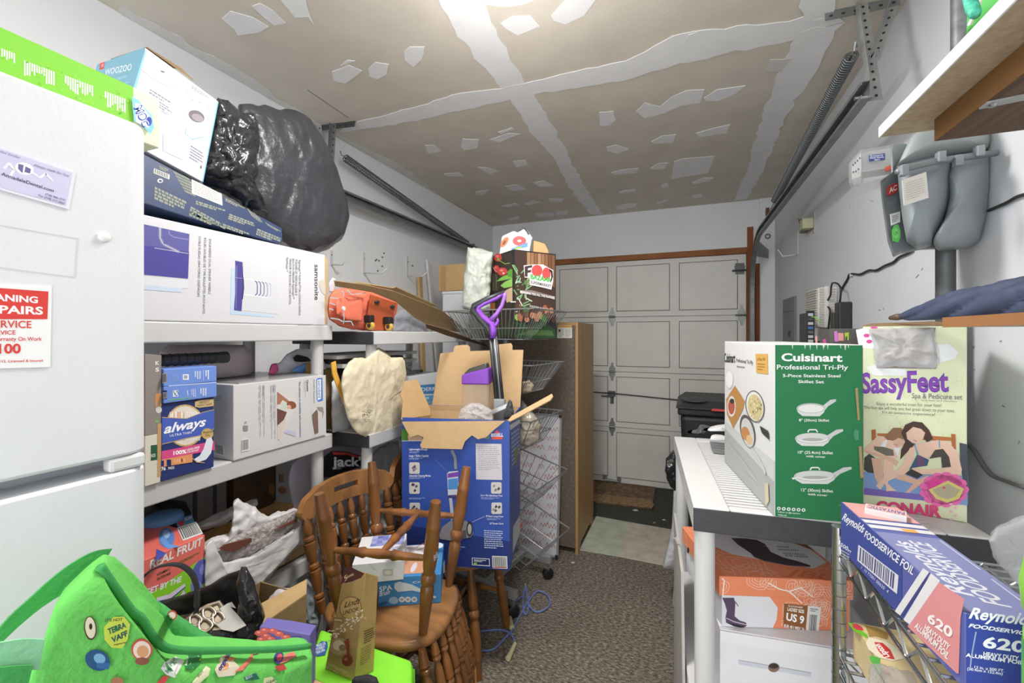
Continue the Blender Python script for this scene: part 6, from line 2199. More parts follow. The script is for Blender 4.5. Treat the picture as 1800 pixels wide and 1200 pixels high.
obj('white_stripe', MB().strip(st, V((0, .008, .004)), V((-.003, 0, 0))), M('#e6e6e2', .5), t)
tc = [onx(u, v, .44) for u, v in [(1702, -10), (1708, 10), (1714, 25), (1716, 29)]]
obj('teal_cord', MB().tube(tc, [.008, .009, .008, .005], 8), M('#45b59a', .6, var=.3, vs=120, bump=.5, bs=200), t, smooth=True)
t = thing('wall_shelf', 'narrow brown-edged wall shelf carrying the navy umbrella', 'shelf', (.6, .5, 1.445))
obj('board', MB().box(.4755, XR - .001, -.40, 1.09, 1.4445, 1.463), M('#c9c4ba', .6), t)
obj('wood_edge', MB().box(.470, .475, -.40, 1.09, 1.4442, 1.4632), M('#8a5c36', .6, col2='#a9774a', vs=12, stretch=(1, .3, 1)), t)
# navy folded umbrella
t = thing('umbrella', 'folded navy umbrella resting on the narrow shelf and foot spa box', 'umbrella', (.53, 1.1, 1.464))
a, b = onx(1582, 551, .50), onx(1865, 514, .60)
a.z, b.z = 1.4745, 1.4985
ax = (b - a).normalized()
u_ = V((0, 0, 1)) - ax * ax.z
u_.normalize()
w_ = ax.cross(u_)
vs, fs = [], []
NS, NA = 60, 40
for i in range(NS + 1):
    f = i / NS
    r = .004 + .028 * min(1, f * 2.2) ** .8 + .006 * f
    for k in range(NA):
        thh = 2 * pi * k / NA
        rr = r * (1 + .34 * abs(sin(2.5 * thh + 9 * f)) ** .5 - .2 + .05 * noise.noise(V((f * 30, cos(thh) * 2, sin(thh) * 2))))
        q = a.lerp(b, f) + (u_ * cos(thh) + w_ * sin(thh)) * rr
        q.z = max(q.z, 1.4636)
        vs.append(q)
for i in range(NS):
    for k in range(NA):
        k2 = (k + 1) % NA
        fs.append((i * NA + k, i * NA + k2, (i + 1) * NA + k2, (i + 1) * NA + k))
fs += [list(range(NA))[::-1], [NS * NA + k for k in range(NA)]]
obj('canopy', MB().add(vs, fs), M('#3c4660', .7, var=.12, vs=25, bump=.2, bs=60), t, smooth=True)
obj('tip', MB().lathe(a + ax * .004, a - ax * .03, [(0, .0075), (.4, .0085), (1, .005)], 12), M('#5b4a3c', .5), t, smooth=True)

# --- right shelf unit (turned a little)
ZR = .995
RR = Matrix.Translation((.025, 1.19, 0)) @ Matrix.Rotation(radians(4.3), 4, 'Z')
t = thing('shelf_unit', 'white plastic shelf with a slatted top against the right wall', 'shelf', (.33, 1.58, 0))
shelf_unit(t, 0, .60, 0, .79, [ZR, .448, .14], rot=RR, slat_top=True, fh=.064, deep=.030, pr_=.0255)

# skillet set carton
KC = (1260, 560, 3.244)
c = Carton((.204, 1.188, ZR + .0012), radians(8.8), .46, .182, .411)
c.o = V((.204, 1.188, ZR + .0012))
t = thing('skillet_carton', 'green and white skillet set carton on the right shelf', 'carton', c.base())
obj('carton', c.mb(), M('#dfe0e0', .4), t, bevel=.002)
pr = c.R(crop=KC)
o, a, b = c.o, c.dr, c.h
f = lambda s, z: tuple(o + a * s + b * z)
pr.poly([f(.004, .004), f(.996, .004), f(.996, .996), f(.004, .996)], '#2b7a4c')
rn = random.Random(6)
for k in range(12):
    s0 = rn.uniform(.2, .95)
    pr.poly([f(s0, .995), f(s0 + .012, .995), f(s0 + .008, .995 - rn.uniform(.01, .035))], '#dfe6e0')
pr.txt('Cuisinart', (368, 240), (716, 244), (368, 198), '#f6f6f6', .03).txt('Professional Tri-Ply', (342, 288), (748, 290), (342, 262), '#f2f4f2', .012)
pr.txt('5-Piece Stainless Steel', (376, 332), (704, 334), (376, 315), '#f2f4f2', .014).txt('Skillet Set', (464, 366), (610, 368), (464, 349), '#f2f4f2', .014)
pr.txt('8" (20cm) Skillet', (468, 584), (640, 586), (468, 570), '#f2f4f2', .012).txt('10" (25.4cm) Skillet', (462, 768), (662, 772), (462, 752), '#f2f4f2', .012).txt('with cover', (508, 788), (620, 793), (508, 776), '#f2f4f2', .012)
pr.txt('12" (30cm) Skillet', (480, 982), (662, 990), (480, 966), '#f2f4f2', .012).txt('with cover', (518, 1004), (630, 1012), (518, 992), '#f2f4f2', .012)
for x, y, rx, lid in ((536, 520, 82, 0), (545, 690, 100, 1), (558, 905, 120, 1)):
    pr.poly([(x + rx * .72, y - 18), (x + rx * 1.35, y - 58), (x + rx * 1.72, y - 62), (x + rx * 1.75, y - 50), (x + rx * 1.2, y - 22), (x + rx * .9, y + 8)], '#c9ccca')
    pr.poly([(x - rx, y - 8), (x - rx * .9, y + 14), (x - rx * .6, y + 34), (x + rx * .6, y + 36), (x + rx * .9, y + 14), (x + rx, y - 6)], '#d6d8d6').ell(x, y - 10, rx, 24 + rx * .06, '#b9bdbb').ell(x, y - 8, rx * .88, 18 + rx * .06, '#e3e4e2')
    if lid:
        pr.ell(x, y - 16, rx * .9, 24, '#cfd2d0').line([(x - 28, y - 44), (x - 20, y - 58), (x + 20, y - 58), (x + 28, y - 44)], .003, '#e6e8e6').ell(x, y - 2, rx * .6, 9, '#a9adab')
pr.poly([(424, 905), (450, 900), (462, 908), (432, 916)], '#dfe2e0')
for k in range(6):
    pr.ell(352 + k * 28, 1080 + k * 1.6, 11, 10, '#e6ece8', n=12).ell(352 + k * 28, 1080 + k * 1.6, 5, 5, '#2b7a4c', n=8)
pr.txt('Follow us @cuisinart', (346, 1102), (472, 1112), (346, 1094), '#e6ece8').txt('TPS5-5P', (346, 1120), (396, 1124), (346, 1112), '#e6ece8')
pr.poly([(776, 640), (790, 628), (806, 640), (806, 690), (790, 690), (778, 672)], '#4f9470').poly([(785, 395), (800, 392), (812, 575), (800, 578)], '#a98f66').poly([(805, 725), (822, 725), (832, 905), (815, 905)], '#a98f66')
pr.poly([(690, 1055), (835, 1065), (835, 1072), (690, 1062)], '#5f9a78')
pr.done('front_print', t)
pr = c.L(crop=KC)
f = lambda s, z: tuple(c.o + c.dl * s + c.h * z)
pr.poly([f(.003, .003), f(.997, .003), f(.997, .32), f(.003, .30)], '#a9aeae').poly([f(.003, .20), f(.997, .28), f(.997, .34), f(.003, .32)], '#c9cccb')
pr.txt('Cuisinart', (44, 246), (106, 250), (44, 198), '#3a3c3c', .03).txt('Professional Tri-Ply', (112, 245), (208, 262), (112, 225), '#6b6d6d').greek((115, 268), (192, 278), (115, 282), 1, '#8b8d8d')
pr.poly([(222, 200), (292, 200), (294, 318), (226, 308)], '#d6a95c').txt('5-Piece Set', (232, 240), (278, 238), (232, 222), '#6b4f22').greek((234, 255), (282, 258), (234, 300), 3, '#8a6c38', .35)
pr.ell(72, 345, 24, 55, '#d3d5d6').ell(72, 345, 20, 47, '#ececec').poly([(55, 460), (105, 380), (162, 470), (150, 520), (95, 625), (60, 545)], '#b98a52').ell(86, 500, 24, 60, '#d9d9d6').ell(86, 500, 19, 45, '#b5614a').ell(90, 470, 12, 14, '#3a3f38')
pr.ell(220, 500, 54, 92, '#6b6c6a', rot=-.15).ell(220, 500, 48, 85, '#dfe0dc', rot=-.15).ell(222, 505, 42, 74, '#cdbf92', rot=-.15)
rn = random.Random(5)
for k in range(26):
    x, y = 222 + rn.gauss(0, 17), 505 + rn.gauss(0, 32)
    pr.ell(x, y, 5, 8, rn.choice(['#dccf9f', '#b3a878', '#8f8d5c', '#e8ddb4']), n=7)
pr.poly([(250, 610), (300, 640), (305, 690), (262, 650)], '#3d3f40').ell(180, 640, 40, 95, '#5f5a55', rot=-.2).ell(182, 650, 34, 85, '#c9ccca', rot=-.2).ell(170, 655, 24, 40, '#c48a58', rot=-.2).ell(192, 690, 18, 28, '#d9b98a', rot=-.2)
pr.line([(205, 745), (245, 800), (285, 880)], .012, '#c6c9c8').poly([(280, 940), (300, 935), (305, 1040), (285, 1070)], '#cfc2a4')
for k in range(8):
    pr.line([(60 + k * 12, 700 + k * 20), (150 + k * 14, 800 + k * 20)], .002, '#c3c7c6')
pr.done('side_print', t)

# foot spa box
KN = (1480, 480, 2.666)
BRp = V((.61, 1.312, ZR + .001))
BLp = V((.432, 1.368, ZR + .001))
dvec = (BRp - BLp)
c = Carton(BLp, atan2(dvec.y, dvec.x), .13, dvec.length, .455)
t = thing('foot_spa_box', 'pale green foot spa box with two girls pictured on the right shelf', 'carton', c.base())
obj('carton', c.mb(), M('#dde3bd', .45), t, bevel=.002)
pr = c.R(crop=KN)
for L in ([(65, 265), (120, 255), (150, 300), (180, 340), (150, 355), (80, 350)], [(440, 335), (500, 330), (545, 370), (530, 400), (450, 420)], [(110, 440), (160, 425), (300, 450), (300, 480), (150, 480)]):
    pr.poly(L, '#eceff0')
pr.ell(115, 292, 14, 9, '#d04a9a').ell(128, 320, 14, 9, '#d04a9a').ell(150, 255, 18, 5, '#d04a9a')
rn = random.Random(7)
for k in range(40):
    x, y = rn.uniform(90, 560), rn.uniform(480, 780)
    pr.line([(x + 16 * cos(i * .9), y + 14 * sin(i * .9)) for i in range(6)], .0008, '#cdd4a6')
# opening with film
pr.poly([(125, 265), (440, 255), (430, 300), (450, 400), (440, 448), (165, 445), (160, 380), (185, 350)], '#8d8474').poly([(150, 275), (420, 265), (425, 330), (440, 420), (400, 440), (180, 430), (180, 370)], '#a9a296')
pr.txt('SassyFeet', (92, 560), (500, 552), (90, 470), '#6b3fa8', .03).txt('SassyFeet', (95, 557), (498, 549), (93, 473), '#8b45b5', 0)
pr.txt('Spa & Pedicure set', (328, 585), (564, 592), (328, 562), '#6b5a78', .004).txt('with heat and vibration', (370, 598), (538, 604), (370, 590), '#8b8a7c', 0)
pr.txt('Enjoy a wonderful treat for your feet!', (163, 618), (466, 626), (163, 604), '#6b6b62', 0).txt('This foot spa will help you feel great down to your toes.', (102, 634), (530, 652), (102, 620), '#6b6b62', 0).txt("It's an awesome experience!", (190, 656), (436, 668), (190, 644), '#6b6b62', 0)
# picture: two girls on a bed (flat print)
X = lambda L: [((1500 + a / 5.714 - 1480) * 2.666, (720 + b / 5.714 - 480) * 2.666) for a, b in L]
SK, SK2 = '#e6c3ae', '#dab39c'
for L, col in (([(105, 620), (450, 640), (1150, 660), (1148, 960), (700, 910), (105, 850)], '#7f9fd0'), ([(105, 780), (500, 830), (720, 850), (720, 910), (105, 850)], '#7a68b8'), ([(240, 235), (560, 245), (980, 275), (985, 310), (560, 300), (240, 262)], '#b9713a'),
               ([(180, 200), (225, 195), (230, 300), (185, 305)], '#b06a34'), ([(980, 240), (1025, 245), (1030, 400), (990, 380)], '#b06a34'), ([(1065, 330), (1140, 345), (1148, 800), (1100, 720), (1070, 500)], '#4a5058'),
               ([(105, 600), (110, 480), (160, 440), (220, 480), (240, 640), (150, 630)], '#4c4a42'), ([(180, 330), (240, 260), (330, 270), (450, 330), (470, 420), (420, 500), (250, 470), (110, 420), (110, 390)], SK), ([(270, 370), (310, 310), (345, 300), (320, 380)], '#e8e8ea'), ([(400, 380), (470, 380), (450, 470)], '#e8e8ea'),
               ([(205, 365), (300, 370), (400, 400), (410, 460), (330, 460), (210, 400)], '#6b6a5c'), ([(180, 480), (290, 490), (300, 700), (250, 740), (215, 680)], SK2), ([(305, 500), (400, 510), (410, 640), (350, 720), (330, 780), (300, 700)], SK),
               ([(105, 400), (400, 480), (455, 520), (430, 570), (380, 520), (110, 420)], SK2), ([(310, 270), (400, 180), (480, 180), (520, 230), (500, 330), (440, 290), (400, 310), (340, 300)], '#8f6a4c'), ([(400, 320), (450, 280), (510, 300), (500, 350), (440, 380), (405, 355)], SK2),
               ([(480, 230), (520, 150), (600, 115), (690, 125), (760, 200), (800, 290), (740, 330), (690, 260), (640, 330), (560, 400), (470, 500), (480, 400), (520, 320)], '#4c352c'), ([(530, 230), (600, 170), (680, 190), (720, 230), (700, 290), (650, 345), (590, 330), (540, 290)], SK),
               ([(600, 360), (700, 330), (850, 300), (960, 320), (1050, 440), (1090, 600), (1080, 640), (880, 650), (640, 640), (580, 610), (600, 585), (760, 600), (960, 580), (940, 480), (860, 400), (760, 480), (700, 490)], SK), ([(530, 450), (570, 380), (620, 370), (600, 500), (530, 640), (330, 720), (270, 800), (225, 760), (300, 680), (440, 600), (500, 540)], SK),
               ([(620, 370), (650, 450), (760, 500), (740, 560), (600, 580), (560, 600), (640, 450)], '#3f5a78'), ([(760, 490), (820, 400), (900, 390), (960, 470), (980, 570), (890, 580), (880, 470)], '#4a4640'), ([(520, 640), (580, 590), (700, 650), (640, 690)], '#3d3a3c'),
               ([(520, 650), (640, 700), (760, 650), (700, 730), (560, 830), (520, 830), (600, 740), (430, 690), (440, 650)], SK2), ([(330, 720), (400, 790), (440, 810), (330, 815)], SK), ([(640, 450), (700, 470), (720, 560), (640, 560)], '#6b5070')):
    pr.poly(X(L), col)
pr.line(X([(610, 330), (650, 450)]), .002, '#6fa3c8').line(X([(860, 300), (865, 380)]), .002, '#6fa3c8')
pr.line(X([(600, 300), (640, 318)]), .0012, '#a85a52').line(X([(415, 345), (450, 355)]), .0012, '#a85a52')
cx, cy = 910, 800
for k in range(13):
    a_ = 2 * pi * k / 13
    q = X([(cx + 190 * cos(a_) + 62 * cos(i), cy + 135 * sin(a_) + 45 * sin(i)) for i in [2 * pi * j / 10 for j in range(10)]])
    pr.poly(q, '#ec6fb0')
pr.poly(X([(cx + 205 * cos(i), cy + 148 * sin(i)) for i in [2 * pi * j / 20 for j in range(20)]]), '#ec6fb0')
pr.poly(X([(730, 740), (800, 690), (920, 700), (800, 800), (760, 810)]), '#e0459a').poly(X([(755, 800), (950, 710), (1110, 790), (1060, 890), (940, 930), (830, 890)]), '#d9d07a').poly(X([(790, 800), (950, 740), (1070, 800), (1020, 870), (940, 895), (850, 865)]), '#b9ae94').poly(X([(890, 775), (910, 768), (925, 780), (910, 792)]), '#d93a86')
pr.txt('CONAIR', (160, 1112), (466, 1140), (160, 1066), '#d8467c', .05)
for x in (108, 510):
    for k in range(5):
        pr.ell(x + (k % 2) * 20, 1080 + k * 18, 9, 6, '#e6b3c6', n=8)
pr.done('front_print', t)
obj('clear_film', lump([(1533, 583), (1560, 578), (1640, 578), (1640, 600), (1648, 632), (1640, 645), (1600, 642), (1545, 645), (1541, 625)], lambda u, v: (onpl(u, v, c.o, c.dl) - CAM).length / ray(u, v).length - .006, .012, .004, wr=.012, ws=26, sharp=1.3, seed=4, nr=14, na=70), M('#d3d3d6', .1, bump=.6, bs=60, alpha=.45), t, smooth=True)
top = c.o + c.h
obj('top_flap', MB().prism([top + V((0, 0, .0006)), top + c.dr + V((0, 0, .0006)), top + c.dr * .75 + c.dl * .9 + V((0, 0, .012)), top + c.dr * .1 + c.dl * .9 + V((0, 0, .008))], (0, 0, .002)), CARD_D, t)
# dark box behind
t = thing('dark_doll_box', 'dark grey box with pink and green pictures behind the skillet carton', 'carton', (.5, 1.64, ZR))
dk = Carton((.415, 1.575, ZR + .001), radians(-6), .17, .17, .452)
obj('carton', dk.mb(), M('#55524f', .5, var=.08, vs=20), t, bevel=.002)
pr = dk.R(crop=(1340, 350, 4.0))
for L, cl in (([(372, 965), (385, 960), (388, 1010), (374, 1010)], '#e09aa0'), ([(425, 985), (445, 980), (450, 1010), (428, 1010)], '#c94c9a'), ([(505, 930), (525, 925), (535, 1000), (508, 1000)], '#d07ad0'), ([(530, 940), (570, 940), (572, 995), (535, 995)], '#d99a9a'), ([(578, 940), (608, 935), (608, 990), (598, 990), (598, 965), (585, 965), (582, 995)], '#a9c93a')):
    pr.poly(L, cl)
pr.done('print', t)

# white mesh scoops and scraps at the far end of the right shelf
KU = (1160, 700, 12.0)
zu = lambda L: [(1160 + a / 12, 700 + b / 12) for a, b in L]
t = thing('mesh_scoop', 'white plastic mesh scoops lying at the far end of the right shelf', 'scoop', onz(1265, 775, ZR))
dU = lambda u, v: 1.83
o1 = obj('upper_scoop', lump(zu([(915, 750), (980, 690), (1050, 620), (1200, 585), (1390, 565), (1450, 600), (1450, 720), (1300, 760), (1100, 780), (1010, 820)]), 1.84, .03, .06, wr=.003, ws=20, sharp=0, zmin=ZR + .03, nr=10), M('#e6e6e8', .4), t, smooth=True)
o2 = obj('lower_scoop', lump(zu([(1060, 850), (1080, 795), (1150, 775), (1300, 790), (1420, 830), (1420, 930), (1300, 930), (1200, 945), (1110, 910)]), 1.78, .02, .05, wr=.003, ws=20, sharp=0, zmin=ZR + .002, nr=10), M('#e9e9eb', .4), t, smooth=True)
pr = Print(ond(1275, 755, 1.812), -V((ray(1275, 755).x, ray(1275, 755).y, 0)), crop=KU)
for k in range(7):
    pr.line([(1075 + k * 38, 735 - k * 12), (1120 + k * 34, 640 - k * 4)], .002, '#5a5c5e')
pr.done('slots', o1)
t = thing('dark_wrapper', 'crumpled dark grey wrapper at the far edge of the right shelf', 'wrapper', onz(1225, 767, ZR))
obj('wrapper', lump(zu([(600, 790), (620, 735), (700, 705), (790, 690), (850, 600), (920, 590), (1040, 600), (1040, 650), (930, 740), (940, 800), (800, 810)]), 1.93, .03, .05, wr=.015, ws=20, sharp=1.1, seed=3, zmin=ZR + .001), M('#6b6f72', .3, col2='#4a4d50', vs=20, bump=.5, bs=50), t, smooth=True)
t = thing('grey_tray', 'small dark grey slotted tray below the mesh scoops', 'tray', onz(1262, 790, ZR))
m = MB()
for k in range(4):
    p, q = onz(1248 + k * 1, 780 + k * 4, ZR + .006), onz(1280, 783 + k * 4.5, ZR + .006)
    m.obox(p, q - p, V((0, .012, 0)), V((0, 0, .008)))
m.obox(onz(1250, 779, ZR + .002), onz(1280, 782, ZR + .002) - onz(1250, 779, ZR + .002), onz(1254, 796, ZR + .002) - onz(1250, 779, ZR + .002), V((0, 0, .004)))
obj('tray', m, M('#77797a', .5), t)

# wheelie bin with a red stripe
t = thing('trash_bin', 'black wheeled trash bin with a red stripe beyond the right shelf', 'bin', (.22, 3.3, 0))
bx0, bx1, by0, by1, bz = -.03, .50, 3.02, 3.58, .985
bb = M('#2a2b2d', .5, var=.15, vs=30)
obj('body', MB().hexa([(bx0 + .06, by0 + .07, .02), (bx1 - .06, by0 + .07, .02), (bx1 - .06, by1 - .06, .02), (bx0 + .06, by1 - .06, .02), (bx0 + .015, by0 + .02, bz - .08), (bx1 - .015, by0 + .02, bz - .08), (bx1 - .015, by1 - .01, bz - .08), (bx0 + .015, by1 - .01, bz - .08)]), bb, t, bevel=.03)
obj('rim', MB().box(bx0, bx1, by0, by1, bz - .08, bz - .035), bb, t, bevel=.012)
obj('lid', MB().hexa([(bx0 - .02, by0 - .025, bz - .034), (bx1 + .02, by0 - .025, bz - .034), (bx1 + .01, by1, bz - .034), (bx0 - .01, by1, bz - .034), (bx0 + .05, by0 + .06, bz + .012), (bx1 - .05, by0 + .06, bz + .012), (bx1 - .05, by1 - .05, bz + .015), (bx0 + .05, by1 - .05, bz + .015)]), M('#3b3c3d', .55, var=.1, vs=30), t, bevel=.015)
obj('red_stripe', MB().box(.17, bx1 + .015, by0 - .034, by0 - .0255, bz - .034, bz - .020), M('#d8504c', .4), t)
c_ = V((.075, by0 + .10, bz + .010))
obj('lid_boss', MB().lathe(c_, c_ + V((0, 0, .012)), [(0, .09), (.6, .088), (1, .07)], 24), M('#454646', .55), t, smooth=True, flat_angle=40)
for x in (bx0 + .05, bx1 - .05):
    obj('wheel', MB().lathe((x - .03, by1 - .07, .0905), (x + .03, by1 - .07, .0905), [(0, .085), (.1, .09), (.9, .09), (1, .085)], 20), BLACK, t, smooth=True, flat_angle=40)
obj('handle_bar', MB().rod((bx0 + .05, by1 + .03, bz - .05), (bx1 - .05, by1 + .03, bz - .05), .014), BLACK, t)
t = thing('black_sack', 'black plastic sack hanging at the far corner of the right shelf', 'bag', ond(1180, 860, 2.05))
obj('sack', lump([(1172, 808), (1184, 795), (1195, 792), (1200, 830), (1196, 862), (1186, 858), (1172, 842)], 1.90, .035, .05, wr=.018, ws=16, sharp=1.1, seed=5), M('#1f2022', .28, bump=.5, bs=30), t, smooth=True)
t = thing('grey_sack', 'grey and white plastic sack standing on the floor by the right shelf', 'bag', onz(1185, 1070, 0))
obj('sack', lump([(1184, 866), (1192, 856), (1202, 900), (1206, 1000), (1200, 1064), (1182, 1062), (1188, 1000), (1166, 996), (1174, 962), (1181, 930)], 2.3, .03, .12, wr=.014, ws=12, sharp=1, seed=6, zmin=.001), M('#aeb0b4', .4, col2='#cfd0d4', vs=9, bump=.5, bs=30), t, smooth=True)

# --- boots box and white box under the right shelf
KJ = (1170, 900, 4.0)
org, topo = '#e58a63', '#f0d3c4'
c2 = Carton((.090, 1.245, .4492), radians(6.5), .30, .37, .216)
t = thing('white_drawer_box', 'white cardboard box with a round pull hole under the boots box', 'carton', c2.base())
obj('carton', c2.mb(), M('#e3e2e6', .45), t, bevel=.002)
pr = c2.R(crop=KJ)
pr.poly([(512, 1038), (1022, 1128), (1022, 1158), (512, 1068)], '#c9cdd8').line([(512, 1038), (1022, 1128)], .0012, '#8f8d96').ell(760, 1090, 40, 33, '#8a6a5c').ell(760, 1080, 34, 18, '#3f3638')
pr.done('pull_slot', t)
obj('lid_lip', MB().obox(c2.o + c2.h * .86 - c2.dl * .008, c2.dr, -c2.dl * .006, c2.h * .13), M('#e8e7ea', .45), t)
ts = thing('boots_box', 'orange boots box with white contour lines under the right shelf', 'carton', (.2, 1.4, .667))
cb = Carton((.096, 1.256, .6662), radians(18), .275, .32, .09)
obj('carton', cb.mb(), M('#dcdde2', .45), ts, bevel=.001)
cl = Carton((.089, 1.248, .750), radians(18), .295, .335, .05)
obj('lid', cl.mb(), M(org, .45), ts, bevel=.002)


def contours(pr, o, a, b, n, seed, col=topo, w=.0011):
    rn = random.Random(seed)
    for k in range(n):
        cx_, cy_ = rn.uniform(0, 1), rn.uniform(0, 1)
        for r in range(rn.randint(2, 4)):
            pts = []
            for i in range(13):
                th_ = 2 * pi * i / 12
                rr = (.07 + .055 * r) * (1 + .35 * noise.noise(V((cos(th_) * 1.5 + k, sin(th_) * 1.5, seed))))
                x, y = cx_ + rr * cos(th_) * (b.length / max(a.length, 1e-6)) ** .5, cy_ + rr * sin(th_) * (a.length / max(b.length, 1e-6)) ** .5
                if 0.01 <= x <= .99 and 0.02 <= y <= .98:
                    pts.append(tuple(o + a * x + b * y))
                else:
                    if len(pts) > 1:
                        pr.line(pts, w, col)
                    pts = []
            if len(pts) > 1:
                pr.line(pts, w, col)


pr = cl.T(crop=KJ)
contours(pr, cl.o + cl.h, cl.dr, cl.dl, 12, 3)
o, a, b = cl.o + cl.h, cl.dr, cl.dl
g = lambda x, y: tuple(o + a * x + b * y)
pr.poly([g(.10, .62), g(.15, .90), g(.35, .985), g(.97, .985), g(.97, .30), g(.80, .18), g(.5, .28), g(.25, .40)], '#d9dade')
pr.poly([(460, 182), (560, 185), (640, 195), (700, 225), (740, 280), (830, 320), (930, 345), (1020, 375), (1015, 388), (860, 378), (690, 345), (625, 320), (600, 290), (510, 230)], '#3d3235')
pr.line([(625, 318), (690, 343), (860, 376), (1015, 386)], .0014, '#cfcfd2').line([(690, 235), (760, 270)], .0015, '#c9c4c0')
pr.txt('WATER', (780, 248), (872, 252), (778, 238), '#5a5a60', .02).txt('RESISTANT', (792, 268), (938, 275), (790, 258), '#5a5a60', .02).txt('COZY FAUX', (826, 296), (982, 305), (822, 284), '#5a5a60', .02).txt('FUR LINING', (845, 312), (1004, 322), (842, 300), '#5a5a60', .02)
pr.poly([g(.74, .985), g(.99, .985), g(.99, .5), g(.86, .72)], '#8a5638')
pr.txt('JBU', (832, 440), (1210, 490), (880, 402), '#d8743f', .02)
pr.done('lid_top_print', ts, kind='stuff')
pr = cl.R(crop=KJ)
contours(pr, cl.o, cl.dr, cl.h, 14, 5)
pr.line([(400, 590), (412, 480), (395, 462)], .003, '#f2e6e0').line([(720, 495), (800, 540), (870, 555), (960, 640)], .003, '#f2e6e0').line([(870, 555), (950, 530), (1035, 595)], .003, '#f2e6e0')
pr.done('lid_front_print', ts, kind='stuff')
pr = cl.L(crop=KJ)
contours(pr, cl.o, cl.dl, cl.h, 8, 8)
pr.txt('JBU', (62, 175), (84, 225), (84, 165), '#f6efec', .03)
pr.ell(160, 268, 8, 22, '#3f2c26', n=8)
pr.done('lid_end_print', ts, kind='stuff')
pr = cb.R(crop=KJ)
f = lambda s, z: tuple(cb.o + cb.dr * s + cb.h * z)
pr.poly([f(.40, .01), f(.995, .01), f(.995, .99), f(.36, .99), f(.44, .6), f(.43, .25)], org)
rn = random.Random(4)
contours(pr, cb.o + cb.dr * .46 + cb.h * .05, cb.dr * .5, cb.h * .9, 10, 11)
pr.poly([(398, 600), (480, 600), (490, 640), (485, 730), (520, 760), (565, 775), (570, 795), (540, 812), (480, 800), (425, 775), (420, 740), (430, 690), (415, 640)], '#5a4860')
pr.line([(425, 742), (480, 768), (568, 790)], .0018, '#d6cfd6').poly([(425, 775), (480, 800), (540, 812), (570, 796), (540, 800), (480, 785)], '#2e2630').line([(488, 625), (510, 660)], .002, '#3a2e3c')
pr.poly([(832, 640), (998, 655), (980, 840), (825, 805)], '#8a5a34').txt('BLACK/SHABBY', (862, 662), (965, 675), (862, 650), '#f2e9e2', .01).txt("LADIES' SIZE", (855, 690), (972, 708), (856, 668), '#f6f0ea', .03).txt('US 9', (845, 755), (970, 782), (850, 705), '#fff', .03).txt('EUR 40 | MEX 26', (830, 805), (972, 832), (832, 785), '#f6f0ea', .03)
pr.poly([(1000, 655), (1092, 665), (1070, 868), (983, 845)], '#e3e2e0').bars((1012, 715), (1065, 722), (1004, 835), 14, paper=None, seed=9).greek((1015, 672), (1080, 680), (1014, 700), 2, '#6b6b6b', .5)
pr.done('front_print', ts)
t = thing('folded_papers', 'flat papers and cardboard tucked beside the boots box', 'papers', (-.01, 1.5, .45))
RM = lambda x, y, z: RR @ V((x, y, z))
obj('cardboard', MB().prism([RM(-.012, .10, .002), RM(-.012, .58, .002), RM(-.012, .60, .74), RM(-.012, .24, .70)], RM(-.004, .1, 0) - RM(-.012, .1, 0)), M('#b5b2ae', .6, var=.08), t)

# --- chrome wire rack with foil box
t = thing('wire_rack', 'chrome wire rack at the lower right corner', 'rack', (.49, .7, 0))
rx0, rx1, ry0, ry1 = .292, .690, .20, 1.050
for x in (rx0, rx1):
    for y in (ry0, ry1):
        po = obj('post', MB().rod((x, y, 0), (x, y, 1.045), .0125, 14), CHROME, t, smooth=True, flat_angle=60)
        g_ = MB()
        for k in range(36):
            z = .06 + k * .0265
            g_.lathe((x, y, z), (x, y, z + .002), [(0, .0129), (1, .0129)], 12)
        obj('grooves', g_, M('#6b6f72', .4, .6), po, kind='stuff')
for z in (1.012, .79):
    fr_ = MB()
    P4 = [(rx0, ry0), (rx1, ry0), (rx1, ry1), (rx0, ry1)]
    fr_.tube([(x, y, z) for x, y in P4], .0036, 6, True).tube([(x, y, z - .034) for x, y in P4], .0036, 6, True)
    sh = obj('wire_shelf', fr_, CHROME, t, smooth=True)
    zz_ = MB()
    for i in range(4):
        a, b = V((*P4[i], 0)), V((*P4[(i + 1) % 4], 0))
        n = int((b - a).length / .034)
        pts = [a.lerp(b, k / n) + V((0, 0, z if k % 2 else z - .034)) for k in range(n + 1)]
        zz_.tube(pts, .0026, 5)
    obj('truss_wire', zz_, CHROME, sh, kind='stuff')
    dk_ = MB()
    n = 30
    for k in range(1, n):
        y = ry0 + (ry1 - ry0) * k / n
        dk_.tube([(rx0, y, z + .003), (rx1, y, z + .003)], .0024, 5)
    dk_.tube([((rx0 + rx1) / 2, ry0, z), ((rx0 + rx1) / 2, ry1, z)], .003, 5)
    obj('deck_wires', dk_, CHROME, sh, kind='stuff')

KR = (1450, 860, 3.529)
cr = Carton((.3035, .657, 1.0184), radians(3.2), .352, .088, .090)
t = thing('foil_box', 'blue and pink foodservice foil box on the chrome rack', 'box', cr.base())
obj('carton', cr.mb(), M('#5a63a8', .45, var=.06, vs=14), t, bevel=.0015)
pr = cr.L(crop=KR)
f = lambda s, z: tuple(cr.o + cr.dl * s + cr.h * z)
pr.poly([f(.38, .005), f(.996, .005), f(.996, .995), f(.38, .995)], '#3f4f96')
pr.poly([(690, 560), (868, 680), (845, 800), (833, 1146), (820, 1140), (515, 850)], '#dc9395')
for L in ([(612, 488), (650, 512), (470, 782), (436, 755)], [(662, 520), (718, 566), (528, 838), (490, 808)]):
    pr.poly(L, '#e3e3e6')
pr.line([(655, 516), (478, 790)], .002, '#4a4f8a')
pr.txt('Reynolds', (108, 186), (240, 272), (122, 145), '#eceef4', .02, .25).txt('FOODSERVICE FOIL', (246, 292), (548, 532), (258, 255), '#eceef4', .02)
